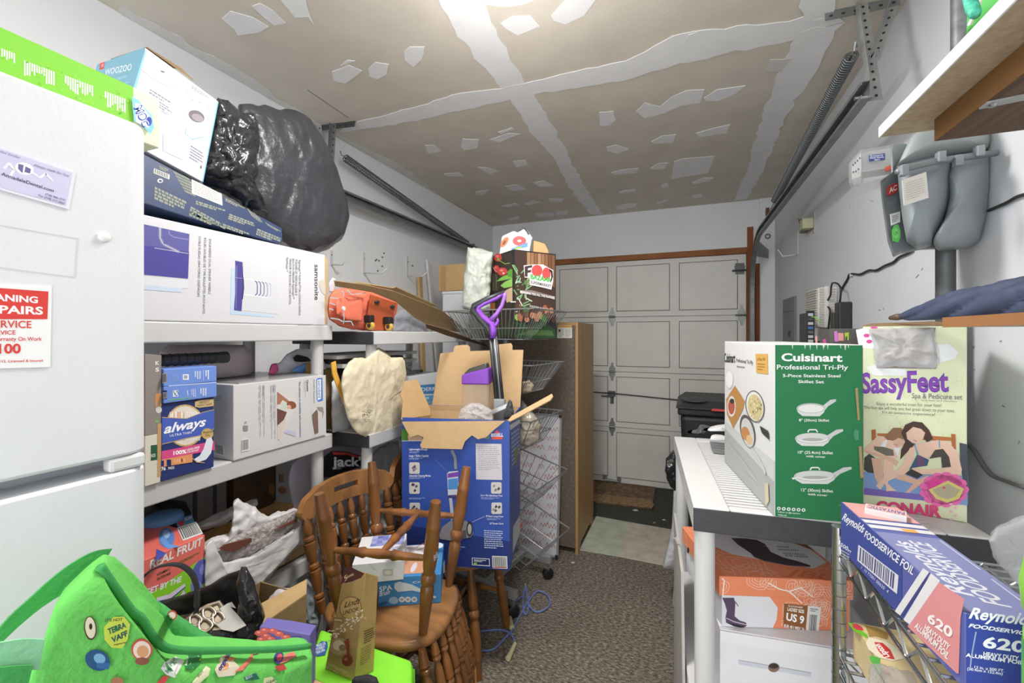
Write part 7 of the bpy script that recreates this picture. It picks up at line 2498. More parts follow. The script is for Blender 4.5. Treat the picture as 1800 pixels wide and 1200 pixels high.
pr.txt('500', (96, 350), (142, 380), (104, 330), '#e3e6f0', .02).txt('FT', (145, 385), (165, 398), (148, 372), '#e3e6f0', .02).greek((100, 370), (165, 408), (97, 420), 3, '#b9c0dc', .4)
pr.bars((222, 358), (445, 530), (216, 440), 26, '#4a4f78', paper='#dcdde4')
pr.txt('1  10 77001 00620  4', (228, 490), (395, 645), (234, 474), '#c3c8de')
pr.txt('620', (640, 815), (790, 925), (652, 762), '#f4eeee', .03).txt('HEAVY DUTY', (620, 865), (772, 1000), (632, 835), '#f4eeee', .03).txt('ALUMINUM FOIL', (560, 855), (765, 1055), (574, 825), '#f4eeee', .03)
pr.done('side_print', t)
pr = cr.R(crop=KR)
f = lambda s, z: tuple(cr.o + cr.dr * s + cr.h * z)
pr.poly([f(.01, .01), f(.99, .01), f(.99, .99), f(.01, .99)], '#38489a')
pr.poly([f(.55, .01), f(.68, .01), f(.99, .22), f(.99, .34)], '#dfe0e6').poly([f(.78, .01), f(.9, .01), f(.99, .07), f(.99, .15)], '#dfe0e6')
pr.txt('Reynolds', (890, 795), (1300, 845), (905, 730), '#f0f1f6', .025, .2).txt('FOODSERVICE', (888, 852), (1270, 905), (895, 830), '#f0f1f6', .03, .15).txt('620', (975, 975), (1240, 1010), (985, 910), '#f0f1f6', .03)
pr.txt('HEAVY DUTY', (980, 1028), (1200, 1058), (982, 1004), '#f0f1f6', .03).txt('ALUMINUM FOIL', (870, 1034), (1230, 1085), (873, 1012), '#f0f1f6', .03).txt('12 in. x 500 FT.', (925, 1106), (1110, 1130), (926, 1090), '#e3e6f2', .02).txt('(30.4cm x 152.4m)', (880, 1116), (1100, 1148), (882, 1100), '#e3e6f2', .02)
pr.line([(935, 880), (920, 960), (905, 1040), (900, 1100)], .0012, '#9aa5c8')
pr.done('end_print', t)
pr = cr.T(crop=KR)
o, a, b = cr.o + cr.h, cr.dr, cr.dl
g = lambda x, y: tuple(o + a * x + b * y)
pr.poly([g(.01, .01), g(.99, .01), g(.99, .62), g(.01, .62)], '#8288b5').poly([g(.01, .66), g(.99, .66), g(.99, .70), g(.01, .70)], '#d9d6da').poly([g(.01, .72), g(.99, .72), g(.99, .76), g(.01, .76)], '#d9d6da').poly([g(.01, .78), g(.99, .78), g(.99, .99), g(.01, .99)], '#d9a09c')
pr.txt('FOODSERVICE', g(.66, .08), g(.66, .56), g(.40, .08), '#d9dae6', .02, .2).txt('Reynolds', g(.36, .12), g(.36, .54), g(.12, .12), '#d9dae6', .02, .2)
pr.line([g(.9, .05), g(.9, .28)], .002, '#c9cce0').line([g(.93, .35), g(.93, .60)], .002, '#c9cce0')
pr.done('top_print', t)
cm = Carton(onz(1519, 907, 1.1086), radians(-18), .026, .052, .012)
q0 = onz(1594, 919, 1.1088)
q1 = onz(1520, 903, 1.1088)
dv = q0 - q1
cm = Carton(q1, atan2(dv.y, dv.x), .030, dv.length, .0105)
t = thing('matchbox', 'small white and pink box lying on the foil box', 'box', cm.base())
obj('carton', cm.mb(), M('#e6e4e4', .45), t, bevel=.0008)
pr = cm.T(crop=KR)
f = lambda x, y: tuple(cm.o + cm.h + cm.dr * x + cm.dl * y)
pr.poly([f(.03, .06), f(.97, .06), f(.97, .94), f(.03, .94)], '#e2b3ac').txt('PANTASTIC', f(.95, .75), f(.08, .75), f(.95, .2), '#5a5a9c', .02)
pr.done('print', t)
t = thing('price_sticker', 'small orange sticker on the foil box', 'sticker', onz(1600, 933, 1.1086))
obj('sticker', MB().prism([onz(*q, 1.1088) for q in [(1583, 929), (1607, 931), (1616, 937), (1592, 935)]], (0, 0, .0005)), M('#e6a85c', .5), t)
# tea box on the lower rack shelf
KL = (1480, 1080, 10.0)
ct = Carton((.318, .875, .796), radians(2), .165, .11, .068)
t = thing('tea_box', 'cream and green tea box with a red logo on the lower rack shelf', 'box', ct.base())
obj('carton', ct.mb(), M('#d9c493', .45, var=.06, vs=20), t, bevel=.001)
pr = ct.T(crop=KL)
pr.poly([(100, 135), (180, 150), (300, 250), (440, 350), (470, 430), (330, 360), (200, 280)], '#6fb52f').poly([(170, 170), (260, 165), (350, 220), (385, 275), (290, 280), (200, 235)], '#c43a4a')
pr.poly([(400, 190), (620, 240), (820, 330), (800, 440), (600, 380), (480, 390), (450, 300)], '#a8844a').poly([(470, 400), (760, 470), (1050, 640), (1080, 780), (900, 820), (650, 760), (470, 620), (420, 500)], '#e6dcc4')
pr.poly([(565, 485), (715, 500), (850, 620), (932, 795), (750, 765), (640, 640)], '#cc3f35').txt('Lipton', (840, 745), (655, 515), (740, 770), '#f4ece6', .03)
pr.poly([(475, 760), (520, 720), (670, 770), (655, 1075), (560, 930)], '#58b04a').line([(720, 930), (760, 990)], .0008, '#8a6a4a').poly([(720, 1005), (790, 1010), (865, 1045), (820, 1065)], '#c9503f')
pr.done('top_print', t)
pr = ct.L(crop=KL)
pr.greek((120, 610), (420, 1080), (100, 640), 2, '#8f8458', .5)
pr.done('side_print', t)
t = thing('clear_sack', 'clear plastic bag on the chrome rack under the tea box', 'bag', (.36, .72, .796))
obj('film', lump([(1484, 1200), (1500, 1188), (1540, 1190), (1580, 1195), (1610, 1205), (1600, 1260), (1500, 1260)], .70, .03, .05, wr=.012, ws=26, sharp=1.2, seed=9, zmin=.7968, xmin=.297), M('#c9c6c6', .12, bump=.6, bs=50, alpha=.5), t, smooth=True)
t = thing('clear_sack', 'clear plastic bag bulging at the right edge above the foil box', 'bag', (.46, .60, 1.02))
obj('film', lump([(1742, 948), (1755, 930), (1775, 925), (1800, 912), (1840, 905), (1850, 1010), (1800, 1030), (1785, 1010), (1765, 990), (1750, 975)], .68, .02, .05, wr=.010, ws=22, sharp=1.2, seed=2), M('#d3d5d8', .12, bump=.6, bs=50, alpha=.4), t, smooth=True)
t = thing('green_bottle', 'lime green rounded bottle at the right edge on the rack', 'bottle', (.350, .598, 1.018))
p0 = V((.350, .598, 1.0178))
obj('body', MB().lathe(p0, p0 + V((0, 0, .20)), [(0, .022), (.05, .026), (.55, .026), (.60, .020), (.66, .027), (.8, .029), (.95, .024), (1, .012)], 20), M('#8fd04a', .35), t, smooth=True)
obj('cap', MB().lathe(p0 + V((0, 0, .2005)), p0 + V((0, 0, .212)), [(0, .012), (1, .011)], 16), M('#5fb03a', .4), t, smooth=True, flat_angle=40)
obj('label_sleeve', MB().lathe(p0 + V((0, 0, .012)), p0 + V((0, 0, .10)), [(0, .0268), (1, .0268)], 20, cap=False), M('#2f9a55', .4, col2='#7fc94a', vs=30), t, smooth=True)

# --- fittings on the right wall
t = thing('vent_box', 'white slotted plastic enclosure on the right wall', 'vent box', (.67, 2.7, 1.47))
vx, vy0, vy1, vz0, vz1 = .63, 2.59, 2.83, 1.466, 1.668
obj('case', MB().box(vx + .004, XR - .0005, vy0 + .004, vy1 - .004, vz0, vz1), M('#dcdbd6', .5), t, bevel=.006)
s_ = MB()
for k in range(15):
    z = vz0 + .014 + k * .0125
    s_.box(vx - .0005, vx + .0045, vy0 + .02, vy1 - .01, z, z + .007)
    s_.box(vx + .010, XR - .012, vy0 - .0005, vy0 + .0045, z, z + .0075)
obj('louvres', s_, M('#c6c5bf', .5), t, kind='stuff')
obj('cover_band', MB().box(vx + .03, vx + .048, vy0 - .002, vy0 + .0035, vz0, vz1 + .004), M('#dfded9', .5), t)
t = thing('router', 'black router with a row of ports hanging on the right wall', 'router', (.57, 2.51, 1.36))
obj('body', MB().box(.550, .578, 2.462, 2.575, 1.36, 1.535), M('#3a3a3b', .5), t, bevel=.004)
ps = obj('port_strip', MB().box(.5525, .585, 2.445, 2.4615, 1.362, 1.545), M('#1f2022', .4), t, bevel=.003)
obj('wall_arm', MB().box(.5785, XR - .0005, 2.50, 2.54, 1.37, 1.40), M('#3a3a3b', .5), t)
rn = random.Random(3)
for k in range(8):
    z = 1.372 + k * .021
    obj('port', MB().box(.558, .578, 2.4415, 2.4445, z, z + .013), M(rn.choice(['#8f9398', '#5a5d60', '#3f6fae', '#4a4d50', '#b9bcc0']), .4), ps)
obj('green_lead', MB().tube([(.57, 2.44, 1.515), (.585, 2.42, 1.51), (.60, 2.41, 1.485)], .003, 6), M('#7fc94a', .5), t, smooth=True)
t = thing('power_adapter', 'black power adapter with looping cord on the right wall', 'adapter', (.69, 2.4, 1.45))
obj('brick', MB().box(.665, XR - .0005, 2.39, 2.455, 1.45, 1.580), M('#2d2e30', .45), t, bevel=.006)
obj('plug', MB().box(.660, XR - .0005, 2.4555, 2.50, 1.45, 1.535), M('#3a3c3e', .45), t, bevel=.005)
cb1 = [onx(u, v, .675) for u, v in [(1456, 578), (1458, 560), (1459, 545), (1453, 535), (1456, 526), (1460, 518), (1461, 505), (1463, 498), (1468, 497), (1474, 500), (1478, 508), (1477, 525), (1475, 535)]]
obj('cord', MB().tube(smooth_path(cb1, 4), .0042, 6), M('#2c2624', .5), t, smooth=True)
t = thing('wall_cable', 'black cable sagging along the right wall to the gas meter', 'cable', onx(1500, 482, XR))
cb2 = [onx(u, v, XR - .006) for u, v in [(1478, 512), (1481, 505), (1490, 490), (1493, 482), (1500, 481), (1512, 482), (1527, 475), (1540, 475), (1555, 467), (1570, 461), (1580, 452), (1594, 446), (1604, 440)]]
obj('cable', MB().tube(smooth_path(cb2, 4), .0045, 6), M('#2a2a2c', .5), t, smooth=True)
p = onx(1496, 482, XR - .006)
obj('cable_clip', MB().box(p.x - .004, XR - .0003, p.y - .008, p.y + .008, p.z - .009, p.z + .009), WHITE_PL, t)
t = thing('wall_cable', 'black cable on the wall to the right of the gas meter', 'cable', onx(1770, 360, XR))
obj('cable', MB().tube(smooth_path([onx(u, v, XR - .006) for u, v in [(1738, 370), (1752, 364), (1770, 356), (1790, 345), (1820, 338)]], 4), .004, 6), M('#2a2a2c', .5), t, smooth=True)
t = thing('wall_cable', 'grey cable curving down the wall beside the foot spa box', 'cable', onx(1740, 840, XR))
obj('cable', MB().tube(smooth_path([onx(u, v, XR - .008) for u, v in [(1690, 776), (1702, 782), (1715, 795), (1730, 820), (1745, 836), (1770, 846), (1800, 856), (1840, 862)]], 4), .005, 6), M('#77777a', .5), t, smooth=True)
t = thing('breaker_panel', 'grey electrical panel door set in the right wall', 'panel', onx(1390, 605, XR))
a, b = onx(1379, 527, XR), onx(1400, 519, XR)
obj('door', MB().box(XR - .012, XR - .0005, b.y, a.y, 1.36, a.z), M('#7d8084', .45, var=.05), t, bevel=.003)
zl_ = onx(1390, 548, XR).z
obj('seam', MB().box(XR - .0135, XR - .0125, b.y + .005, a.y - .005, zl_, zl_ + .004), M('#4c4e51', .6), t)
p = onx(1391, 586, XR)
obj('latch', MB().box(XR - .016, XR - .0125, p.y - .025, p.y + .025, p.z - .025, p.z + .02), M('#46484b', .5), t)
t = thing('doorbell_transformer', 'small doorbell transformer with wires on the right wall', 'transformer', onx(1422, 400, XR))
p0, p1 = onx(1431, 375, XR), onx(1431, 405, XR)
obj('plate', MB().box(XR - .004, XR - .0005, p1.y - .02, p1.y + .02, p1.z - .015, p0.z + .01), M('#b9b9b2', .5), t)
obj('coil', MB().box(XR - .06, XR - .0045, p1.y - .01, p1.y + .06, p1.z + .015, p0.z - .025), M('#b5b896', .6), t, bevel=.004)
obj('laminations', MB().box(XR - .05, XR - .012, p1.y + .061, p1.y + .10, p1.z + .008, p0.z - .018), M('#6a5a4a', .6, var=.3, vs=60), t)
rn = random.Random(2)
for k in range(4):
    q = V((XR - .045 + k * .012, p1.y + .09, p0.z - .02))
    obj('wire', MB().tube([q, q + V((-.01, .02, .02)), q + V((.0, .03 + .01 * k, -.01)), q + V((.005, .0, -.05))], .0018, 5), M('#4a3630', .5), t, smooth=True)
t = thing('wall_hook', 'white wire wall hook on the right wall below the transformer', 'hook', onx(1401, 450, XR))
a, b = onx(1401.5, 408, XR - .004), onx(1401.5, 447, XR - .004)
obj('back_strip', MB().box(XR - .005, XR - .0005, b.y - .012, b.y + .012, b.z, a.z), WHITE_PL, t)
L = line_len(b, V((-1, 0, 0)), 1376)
e_ = b + V((-L, 0, -.008))
obj('arm', MB().tube([b, e_, e_ + V((-.03, 0, .05))], .0045, 8), WHITE_PL, t, smooth=True)
t = thing('eye_hook', 'dark screw eye in the wall beside the curved track', 'hook', onx(1347, 418, XR))
p = V((.66, YB - .055, onx(1347, 418, .66).z))
obj('eye', MB().tube([p + V((.018 * cos(x), 0, .018 * sin(x))) for x in [2 * pi * k / 14 for k in range(14)]], .004, 6, True), STEEL_D, t, smooth=True)
obj('shank', MB().rod(p + V((0, .0, .018)), p + V((0, .027, .018)), .004), STEEL_D, t)
pr = Print((XR, 0, 0), (1, 0, 0))
rn = random.Random(5)
for (u, v) in ((1493, 363), (1530, 352), (1548, 545), (1552, 540), (1712, 608), (1713, 649), (1758, 600), (1762, 712), (1790, 780), (1620, 475), (1610, 488)):
    pr.line([(u, v), (u + rn.uniform(-4, 6), v + rn.uniform(-6, 6))], .004, rn.choice(['#8d8f94', '#6b6c70', '#a5a7ab']))
pr.done('scuff_marks', wall_right)
pr = Print((XL, 0, 0), (1, 0, 0))
for (u, v) in ((662, 456), (666, 458), (672, 452), (672, 468), (664, 476), (675, 445), (717, 460), (725, 467), (660, 458)):
    pr.ell(u, v, 1.6, 1.6, '#5c5d60', n=8)
pr.done('nail_holes', wall_left)

# ================================================================== PILE AT THE LOWER LEFT
t = thing('storage_carton', 'brown carton under the green tote at the bottom edge', 'carton', (-.6, .45, 0))
obj('carton', MB().box(-.765, -.655, .10, .70, 0, .70), CARD, t, bevel=.003)
# --- big green reusable tote
GB = (0, 900, 3.214)
zg = lambda L: [(a / 3.214, 900 + b / 3.214) for a, b in L]
felt = M('#68c65a', .85, var=.10, vs=22, bump=.5, bs=160, bd=.003)
felt_d = M('#45a554', .85, var=.12, vs=22, bump=.5, bs=160, bd=.003)
t = thing('green_tote', 'large bright green reusable tote printed with fruit stickers', 'bag', (-.62, .42, .70))
front = zg([(560, 303), (500, 350), (345, 500), (320, 580), (270, 720), (210, 850), (155, 970), (60, 1300), (900, 1400), (1740, 1300), (1752, 960), (1752, 780), (1600, 800), (1300, 808), (1000, 805), (930, 790), (880, 725), (800, 600), (745, 560), (690, 470), (640, 380), (600, 305)])
fm = lump(front, dX(-.60), .035, .06, wr=.010, ws=7, sharp=.7, nr=22, na=130, seed=3, zmin=.701, xmin=-.768, pw=.4)
obj('front_panel', fm, felt, t, smooth=True)
bpn = zg([(565, 300), (600, 300), (700, 400), (870, 505), (1000, 590), (1100, 660), (1250, 745), (1300, 800), (950, 830), (850, 780), (780, 680), (650, 480)])
obj('back_panel', lump(bpn, dX(-.655), .012, .012, wr=.006, ws=12, sharp=.6, nr=12, na=80, seed=5, pw=.3), felt_d, t, smooth=True)
seam = [onx(u, v, -.585) for u, v in zg([(565, 305), (610, 370), (680, 470), (745, 560), (800, 600), (850, 680), (900, 740), (1000, 778), (1300, 780), (1600, 772), (1750, 755)])]
sm = smooth_path(seam, 4)
obj('top_hem', MB().tube(sm, .0045, 8), M('#3f9c50', .85, bump=.4, bs=120), t, smooth=True)
hp = [onx(u, v, -.64) for u, v in zg([(560, 312), (460, 330), (330, 400), (200, 500), (80, 610), (-40, 720), (-160, 860)])]
hp = smooth_path(hp, 4)
obj('handle', MB().strip(hp, V((.0, -.022, -.034)), V((.004, 0, .001))), felt_d, t, smooth=True, flat_angle=40)
hp2 = smooth_path([onx(u, v, -.57) for u, v in zg([(230, 800), (100, 800), (-60, 830)])], 4)
obj('handle', MB().strip(hp2, V((0, .004, .026)), V((.003, 0, 0))), M('#8fd3a4', .8, bump=.4, bs=120), t)
hp3 = smooth_path([onx(u, v, -.565) for u, v in zg([(160, 930), (60, 935), (-60, 950)])], 4)
obj('handle', MB().strip(hp3, V((0, .004, .02)), V((.003, 0, 0))), felt_d, t)
pr = Print(onx(200, 1120, -.57), (1, 0, 0), crop=GB, lift=.0)
# fruit and vegetable stickers
pr.efan(510, 655, 36, 68, '#5a4636', rot=-.1).efan(510, 652, 29, 60, '#e3dcc2', rot=-.1).efan(512, 645, 9, 18, '#3c3226')
pr.fan([(640, 590), (700, 590), (735, 630), (720, 720), (690, 770), (630, 765), (590, 720), (585, 650)], '#c9dc55').txt("IT'S HOT", (592, 620), (690, 612), (596, 604), '#4a3a34', .02).txt('TERRA', (612, 690), (712, 648), (606, 660), '#2f5c5a', .04).txt('VAFF', (632, 738), (722, 695), (626, 708), '#2f5c5a', .04).txt('vegetarian', (640, 752), (715, 738), (640, 742), '#6b3f3a', .01).fan([(640, 665), (655, 635), (662, 660), (672, 650), (660, 672)], '#2f7d4a')
pr.efan(800, 775, 60, 62, '#c95a48').efan(800, 778, 50, 52, '#eedfd2').efan(805, 785, 34, 34, '#dca777').efan(800, 840, 40, 22, '#8f5a4c')
pr.efan(548, 835, 72, 58, '#2f5a86', rot=.4).efan(560, 825, 34, 28, '#7fb3d8', rot=.4).fan([(540, 850), (620, 850), (610, 885), (545, 880)], '#3f6ea6')
pr.fan([(985, 812), (1040, 835), (985, 935), (935, 915), (905, 880), (930, 845)], '#e8e6e6').txt('WHOLE', (925, 880), (955, 850), (912, 868), '#9a9aa8').txt('KIDS', (950, 915), (1005, 835), (928, 895), '#6fae8a', .04)
pr.fan([(1060, 800), (1140, 790), (1130, 850), (1090, 890), (1045, 880)], '#2e7a46').line([(1070, 860), (1120, 810)], .003, '#a9c93a').line([(1085, 875), (1132, 825)], .003, '#a9c93a').txt('kale', (1052, 865), (1062, 815), (1040, 860), '#e6f0e0')
pr.fan([(1245, 810), (1310, 830), (1350, 870), (1320, 920), (1230, 930), (1210, 890)], '#d6cdb6').fan([(1260, 805), (1330, 820), (1290, 880), (1230, 900)], '#e08a5a').txt('organic', (1240, 895), (1300, 800), (1222, 880), '#3f3f7a', .04).fan([(1320, 900), (1390, 835), (1425, 790), (1425, 830), (1370, 890)], '#d97a68')
pr.fan([(1080, 960), (1160, 865), (1185, 880), (1175, 920), (1110, 975)], '#dfe0b8').txt('BUY', (1118, 930), (1150, 895), (1108, 918), '#7a7a5a').fan([(1395, 780), (1450, 778), (1458, 795), (1430, 800)], '#e0a090')
pr.efan(1570, 818, 26, 36, '#4a3f8a', rot=.3).efan(1575, 818, 15, 22, '#d8586a', rot=.3).fan([(1610, 800), (1655, 785), (1670, 810), (1620, 840), (1575, 855)], '#e07a78').fan([(1545, 870), (1600, 855), (1615, 885), (1570, 895)], '#b8453f')
pr.fan([(880, 960), (920, 920), (950, 925), (910, 985), (880, 985)], '#d8504f').fan([(1370, 930), (1440, 905), (1462, 940), (1380, 950)], '#2f6a5a').txt('BIG', (1385, 945), (1420, 925), (1380, 930), '#b9c9d2').fan([(1485, 935), (1530, 925), (1558, 950), (1530, 985), (1480, 975)], '#cfd8a4').txt('ripe', (1500, 972), (1550, 948), (1494, 955), '#4a5a3a').efan(655, 955, 36, 28, '#a97a58')
pr.efan(965, 580, 28, 30, '#c95a48', rot=.5).efan(965, 580, 20, 20, '#eedfd2', rot=.5)
pr.done('sticker_print', t, wrap=fm, off=.002)

# --- packet of tomatoes behind the tote edge
t = thing('tomato_pack', 'purple packet printed with tomatoes between the tote and lime bag', 'packet', (-.74, .66, .7))
tp = [ond(u, v, .885) for u, v in [(456, 1101), (500, 1107), (545, 1115), (543, 1175), (448, 1175)]]
for p in tp[3:]:
    p.z = .7005
wv = V((ray(500, 1110).x, ray(500, 1110).y, 0)).normalized()
obj('packet', MB().prism(tp, FWD * .03), M('#6a62a6', .4), t, bevel=.002)
KT = (200, 1080, 5.0)
pr = Print(tp[0], FWD, crop=KT)
for x, y in ((1280, 160), (1340, 185), (1400, 140), (1455, 165), (1380, 210), (1515, 195), (1300, 215), (1330, 135)):
    pr.ell(x, y, 42, 24, '#d9665a', n=14).ell(x - 6, y - 6, 16, 8, '#eda596', n=10)
pr.rect(1565, 190, 1650, 240, '#57509a').ell(1600, 215, 36, 20, '#d9d6ea').ell(1600, 215, 24, 13, '#57509a').txt('a', (1588, 222), (1612, 222), (1588, 208), '#e6e3f2', .02)
pr.done('print', t)

# --- black carrier bag holding a baking tray
t = thing('black_bag', 'open glossy black plastic bag with a loop handle holding a tray', 'bag', (-1.05, .68, 0))
gl = M('#1d1d1f', .22, bump=.6, bs=26, bd=.008, spec=.6)
obj('body', lump([(272, 1100), (330, 1090), (400, 1110), (432, 1120), (470, 1200), (470, 1400), (380, 1480), (250, 1400), (262, 1200)], 1.03, .06, .10, wr=.012, ws=9, sharp=.9, seed=4, zmin=.001, nr=14), gl, t, smooth=True)
obj('back_wall', lump([(274, 1064), (310, 1052), (342, 1042), (367, 1032), (400, 1012), (430, 1001), (440, 1015), (436, 1070), (425, 1130), (350, 1150), (280, 1140)], 1.12, .006, .012, wr=.012, ws=12, sharp=.8, seed=6, nr=14, pw=.3), M('#232224', .5, var=.2, vs=40, bump=.4, bs=60), t, smooth=True)
obj('side_wall', lump([(424, 1003), (433, 1002), (445, 1025), (456, 1060), (464, 1086), (448, 1112), (430, 1134), (404, 1128), (418, 1095), (424, 1060), (416, 1025)], 1.04, .02, .02, wr=.016, ws=14, sharp=1.1, seed=8, nr=16), gl, t, smooth=True)
hp = smooth_path([ond(u, v, 1.0) for u, v in [(232, 1036), (248, 1018), (268, 1002), (290, 994), (312, 993), (328, 1000), (340, 1014), (346, 1034), (348, 1062), (344, 1078)]], 4)
obj('loop_handle', MB().strip(hp, V((.006, .008, .004)), V((.0, 0, .003))), M('#3a3a3c', .3), t, smooth=True, flat_angle=40)
obj('handle_tab', MB().prism([ond(u, v, 1.0) for u, v in [(342, 1036), (352, 1038), (350, 1066), (340, 1068)]], wv * .004), M('#4a4a4c', .2), t)
t = thing('muffin_tray', 'silver embossed baking tray sticking out of the black bag', 'tray', ond(360, 1110, 1.03))
tn = V((.5, -.3, .8)).normalized()
p0 = ond(360, 1090, 1.03)
pt = lambda a, b: onpl(260 + a / 4, 800 + b / 4, p0, tn)
tray_m = M('#b3a794', .28, .85, var=.1, vs=20)
obj('plate', MB().prism([pt(*q) for q in [(250, 1180), (330, 1110), (420, 1060), (500, 1035), (530, 1080), (550, 1150), (520, 1230), (380, 1300), (260, 1300)]], -tn * .004), tray_m, t, bevel=.001)
for (cx_, cy_, rx_, ry_) in ((330, 1165, 42, 40), (425, 1115, 45, 42), (400, 1200, 48, 45), (490, 1150, 40, 45)):
    obj('cup_rim', MB().tube([pt(cx_ + rx_ * cos(x) * (1 + .12 * cos(3 * x)), cy_ + ry_ * sin(x)) + tn * .003 for x in [2 * pi * k / 24 for k in range(24)]], .004, 6, True), tray_m, t, smooth=True)
obj('rim', MB().tube([pt(*q) + tn * .002 for q in [(250, 1180), (330, 1110), (420, 1060), (500, 1035), (530, 1080), (550, 1150)]], .005, 6), tray_m, t, smooth=True)
t = thing('paper_sheet', 'folded white paper beside the baking tray in the black bag', 'paper', ond(400, 1110, 1.0))
pp0 = ond(410, 1100, 1.0)
pn = V((.6, -.5, .5)).normalized()
P = [onpl(260 + a / 4, 800 + b / 4, pp0, pn) for a, b in [(505, 1075), (560, 1040), (590, 1030), (620, 1075), (580, 1065), (640, 1130), (692, 1195), (600, 1240), (520, 1225), (480, 1190), (545, 1150)]]
obj('sheet', MB().prism(P, -pn * .003), M('#d6d2cb', .6), t)

# --- open carton with wrappings beside the chair
t = thing('scrap_carton', 'open brown carton stuffed with white wrapping beside the wooden chairs', 'carton', (-1.15, .9, 0))
x0, x1, y0, y1, zc = -1.235, -1.045, .815, .975, .655
m = MB().box(x0, x1, y0, y1, 0, .004).box(x1 - .004, x1, y0, y1, .004, zc).box(x0, x0 + .004, y0, y1, .004, zc).box(x0 + .004, x1 - .004, y0, y0 + .004, .004, zc).box(x0 + .004, x1 - .004, y1 - .004, y1, .004, zc)
obj('carton', m, CARD_D, t)
obj('wrapping', lump([(462, 1080), (470, 1060), (490, 1045), (510, 1044), (520, 1055), (505, 1075), (480, 1092)], 1.30, .05, .05, wr=.014, ws=16, sharp=1.1, seed=2, zmin=.01), M('#d3d0d4', .5, bump=.5, bs=40), t, smooth=True)
pr = Print(ond(490, 1056, 1.245), -V((ray(490, 1056).x, ray(490, 1056).y, 0)), crop=(260, 800, 4.0))
pr.greek((880, 1020), (990, 1010), (900, 1060), 3, '#8a5a5c', .5, seed=4)
pr.done('wrapping_print', t)
obj('flap', MB().prism([V((x1 + .0005, y0, zc - .001)), V((x1 + .0005, y1, zc - .001)), V((x1 - .03, y1 + .03, zc + .02)), V((x1 - .06, y0 + .02, zc + .018))], (0, 0, .004)), CARD, t)
t = thing('grey_sack', 'grey translucent plastic sack under the lower shelf behind the carton', 'bag', (-1.28, 1.1, 0))
obj('film', lump([(522, 1040), (540, 1028), (556, 1040), (560, 1080), (552, 1115), (526, 1112)], 1.55, .05, .07, wr=.016, ws=14, sharp=1.1, seed=4, zmin=.001), M('#9aa3ad', .25, bump=.6, bs=40), t, smooth=True)

# --- lime cooler bag with chocolates
lime = M('#7fdc2c', .6, var=.06, vs=14, bump=.25, bs=50)
P1, P2, P3 = onz(561, 1101, .545), onz(727, 1158, .545), onz(536, 1186, .545)
P4 = P2 + (P3 - P1) * 1.1
t = thing('cooler_bag', 'bright lime green cooler bag standing in front of the chairs', 'bag', (P1 + P2 + P3 + P4) / 4 * 1.0 - V((0, 0, .545)))
B4 = [P3, P4, P2, P1]
zz0 = lambda p: V((p.x, p.y, .002))
obj('body', MB().hexa([zz0(p) for p in B4] + [p - V((0, 0, .03)) for p in B4]), lime, t, bevel=.02)
cen = (P1 + P2 + P3 + P4) / 4
obj('lid', MB().hexa([p - V((0, 0, .0295)) for p in B4] + [p.lerp(cen, .04) for p in B4]), M('#86e233', .6, var=.06, vs=14, bump=.25, bs=50), t, bevel=.010)
obj('zip_piping', MB().tube([p.lerp(cen, -.004) - V((0, 0, .032)) for p in B4], .004, 6, True), M('#5fb81e', .6), t, smooth=True)
pr = Print((0, 0, .546), (0, 0, 1), crop=K2)
pr.poly([(150, 1025), (185, 990), (215, 992), (218, 1020), (205, 1060), (165, 1068), (135, 1050)], '#3b5f9a').txt('FIND US', (165, 1022), (208, 1005), (160, 1010), '#dfe6f2', .02).txt('TO ENJOY', (158, 1040), (206, 1022), (154, 1028), '#dfe6f2', .02).txt('YOUR OWN', (160, 1056), (204, 1040), (156, 1044), '#dfe6f2', .02)
pr.done('sticker_print', t)
obj('carry_strap', lump([(618, 1200), (622, 1192), (648, 1188), (662, 1192), (668, 1205), (650, 1215), (625, 1215)], 1.06, .012, .012, wr=.002, ws=40, nr=8, na=40), M('#2b2a2c', .8, bump=.6, bs=150), t, smooth=True)
# chocolate bag
fl_, fr2, br_ = onz(571, 1175, .546), onz(622, 1197, .546), onz(657, 1179, .546)
bl_ = fl_ + (br_ - fr2)
hgt = .285
sh = (ond(607, 996, 1.16) - fl_)
up = V((sh.x * .25, sh.y * .25, hgt))
tl_, tr_ = ond(606, 997, 1.15), ond(643, 1006, 1.13)
tb_ = ond(665, 1013, 1.17)
t = thing('chocolate_bag', 'gold chocolate truffle bag standing on the lime cooler bag', 'bag', (fl_ + br_) / 2)
gold = M('#b99a63', .33, .3, var=.12, vs=14, bump=.3, bs=30)
tbl = tl_ + (tb_ - tr_) * .9
fr_mid = lambda f: None
rows = []
for f in (0, .12, .3, .5, .7, .86, 1):
    k = 1 - .72 * max(0, f - .45) / .55
    a, b = fl_.lerp(tl_, f), fr2.lerp(tr_, f)
    c_, d_ = br_.lerp(tb_, f), bl_.lerp(tbl, f)
    bow = sin(pi * f) * .006
    mid_ = (b + c_) / 2
    rows.append([a, a.lerp(b, .5) - wv * bow, b, b.lerp(c_, .5), c_, c_.lerp(d_, .5) + wv * bow, d_, d_.lerp(a, .5)])
vs = [p for r in rows for p in r]
fs = []
for i in range(len(rows) - 1):
    for k in range(8):
        fs.append((i * 8 + k, i * 8 + (k + 1) % 8, i * 8 + 8 + (k + 1) % 8, i * 8 + 8 + k))
fs += [list(range(8))[::-1], [(len(rows) - 1) * 8 + k for k in range(8)]]
bm_ = MB().add(vs, fs)
obj('bag', bm_, gold, t, bevel=.0015)
pr = Print(fl_, (fr2 - fl_).cross(tl_ - fl_), crop=K2, lift=.0)
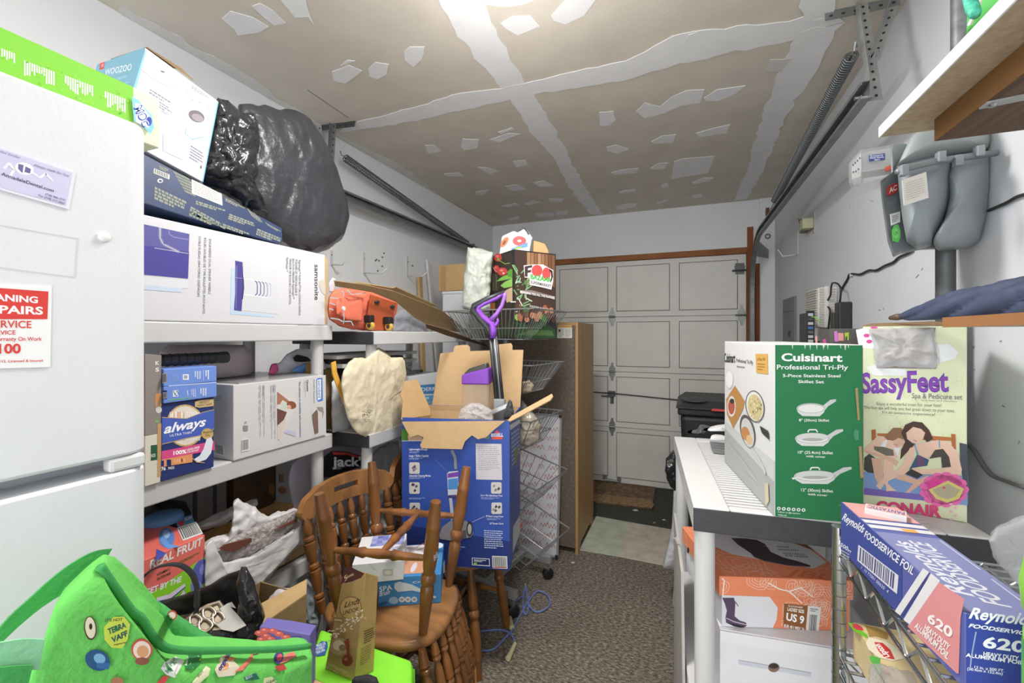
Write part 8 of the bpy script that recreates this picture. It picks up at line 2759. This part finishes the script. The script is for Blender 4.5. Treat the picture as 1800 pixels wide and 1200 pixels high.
pr.fan([(302, 618), (330, 616), (400, 650), (385, 672), (340, 690), (282, 705)], '#55302a').txt('5', (303, 690), (318, 676), (298, 668), '#d9b98a', .02).txt('DARK', (318, 672), (350, 658), (316, 662), '#d9b98a', .02)
pr.efan(333, 825, 57, 60, '#7a5f38').efan(333, 825, 53, 56, '#b99a63').txt('Lindt', (300, 822), (378, 800), (306, 792), '#3a2a1a', .01, .2).txt('LINDOR', (293, 858), (370, 838), (296, 838), '#3a2a1a', .01)
pr.fan([(243, 868), (295, 875), (296, 898), (243, 890)], '#8a6f42').txt('ASSORTED', (246, 886), (292, 892), (246, 876), '#e6d8b8')
rn = random.Random(8)
for k in range(46):
    f = k / 45
    x = 232 + 170 * f + rn.uniform(-12, 12)
    y = 960 - 120 * f ** 1.3 + rn.uniform(-30, 30)
    a_ = rn.uniform(0, pi)
    pr.fan([(x - 11 * cos(a_), y - 11 * sin(a_)), (x + 3 * sin(a_), y - 3 * cos(a_)), (x + 11 * cos(a_), y + 11 * sin(a_)), (x - 3 * sin(a_), y + 3 * cos(a_))], rn.choice(['#e8dcc0', '#d9c9a2', '#f2ead6']))
pr.efan(280, 1015, 48, 44, '#b09a6c').efan(275, 1008, 28, 26, '#d9cdb0').efan(295, 1020, 18, 16, '#8a7448').fan([(300, 985), (325, 975), (330, 1060), (318, 1062), (312, 1010)], '#8a3f2a').efan(318, 1085, 26, 28, '#7a3a28').efan(312, 1078, 9, 8, '#b06a50')
pr.txt('CHOCOLATE TRUFFLES', (225, 1108), (315, 1150), (228, 1096), '#d9c9a2', .01).txt('NET WT 19.0 oz', (212, 1122), (270, 1150), (214, 1112), '#d9c9a2')
pr.done('front_print', t, wrap=bm_, off=.0006)
pr = Print(fr2, (br_ - fr2).cross(tr_ - fr2), crop=K2, lift=.0)
pr.greek((402, 940), (455, 915), (398, 1010), 6, '#5a4628', .5, seed=3)
pr.greek((385, 1030), (440, 1000), (380, 1120), 8, '#7a6238', .35, seed=4)
pr.done('side_print', t, wrap=bm_, off=.0006)
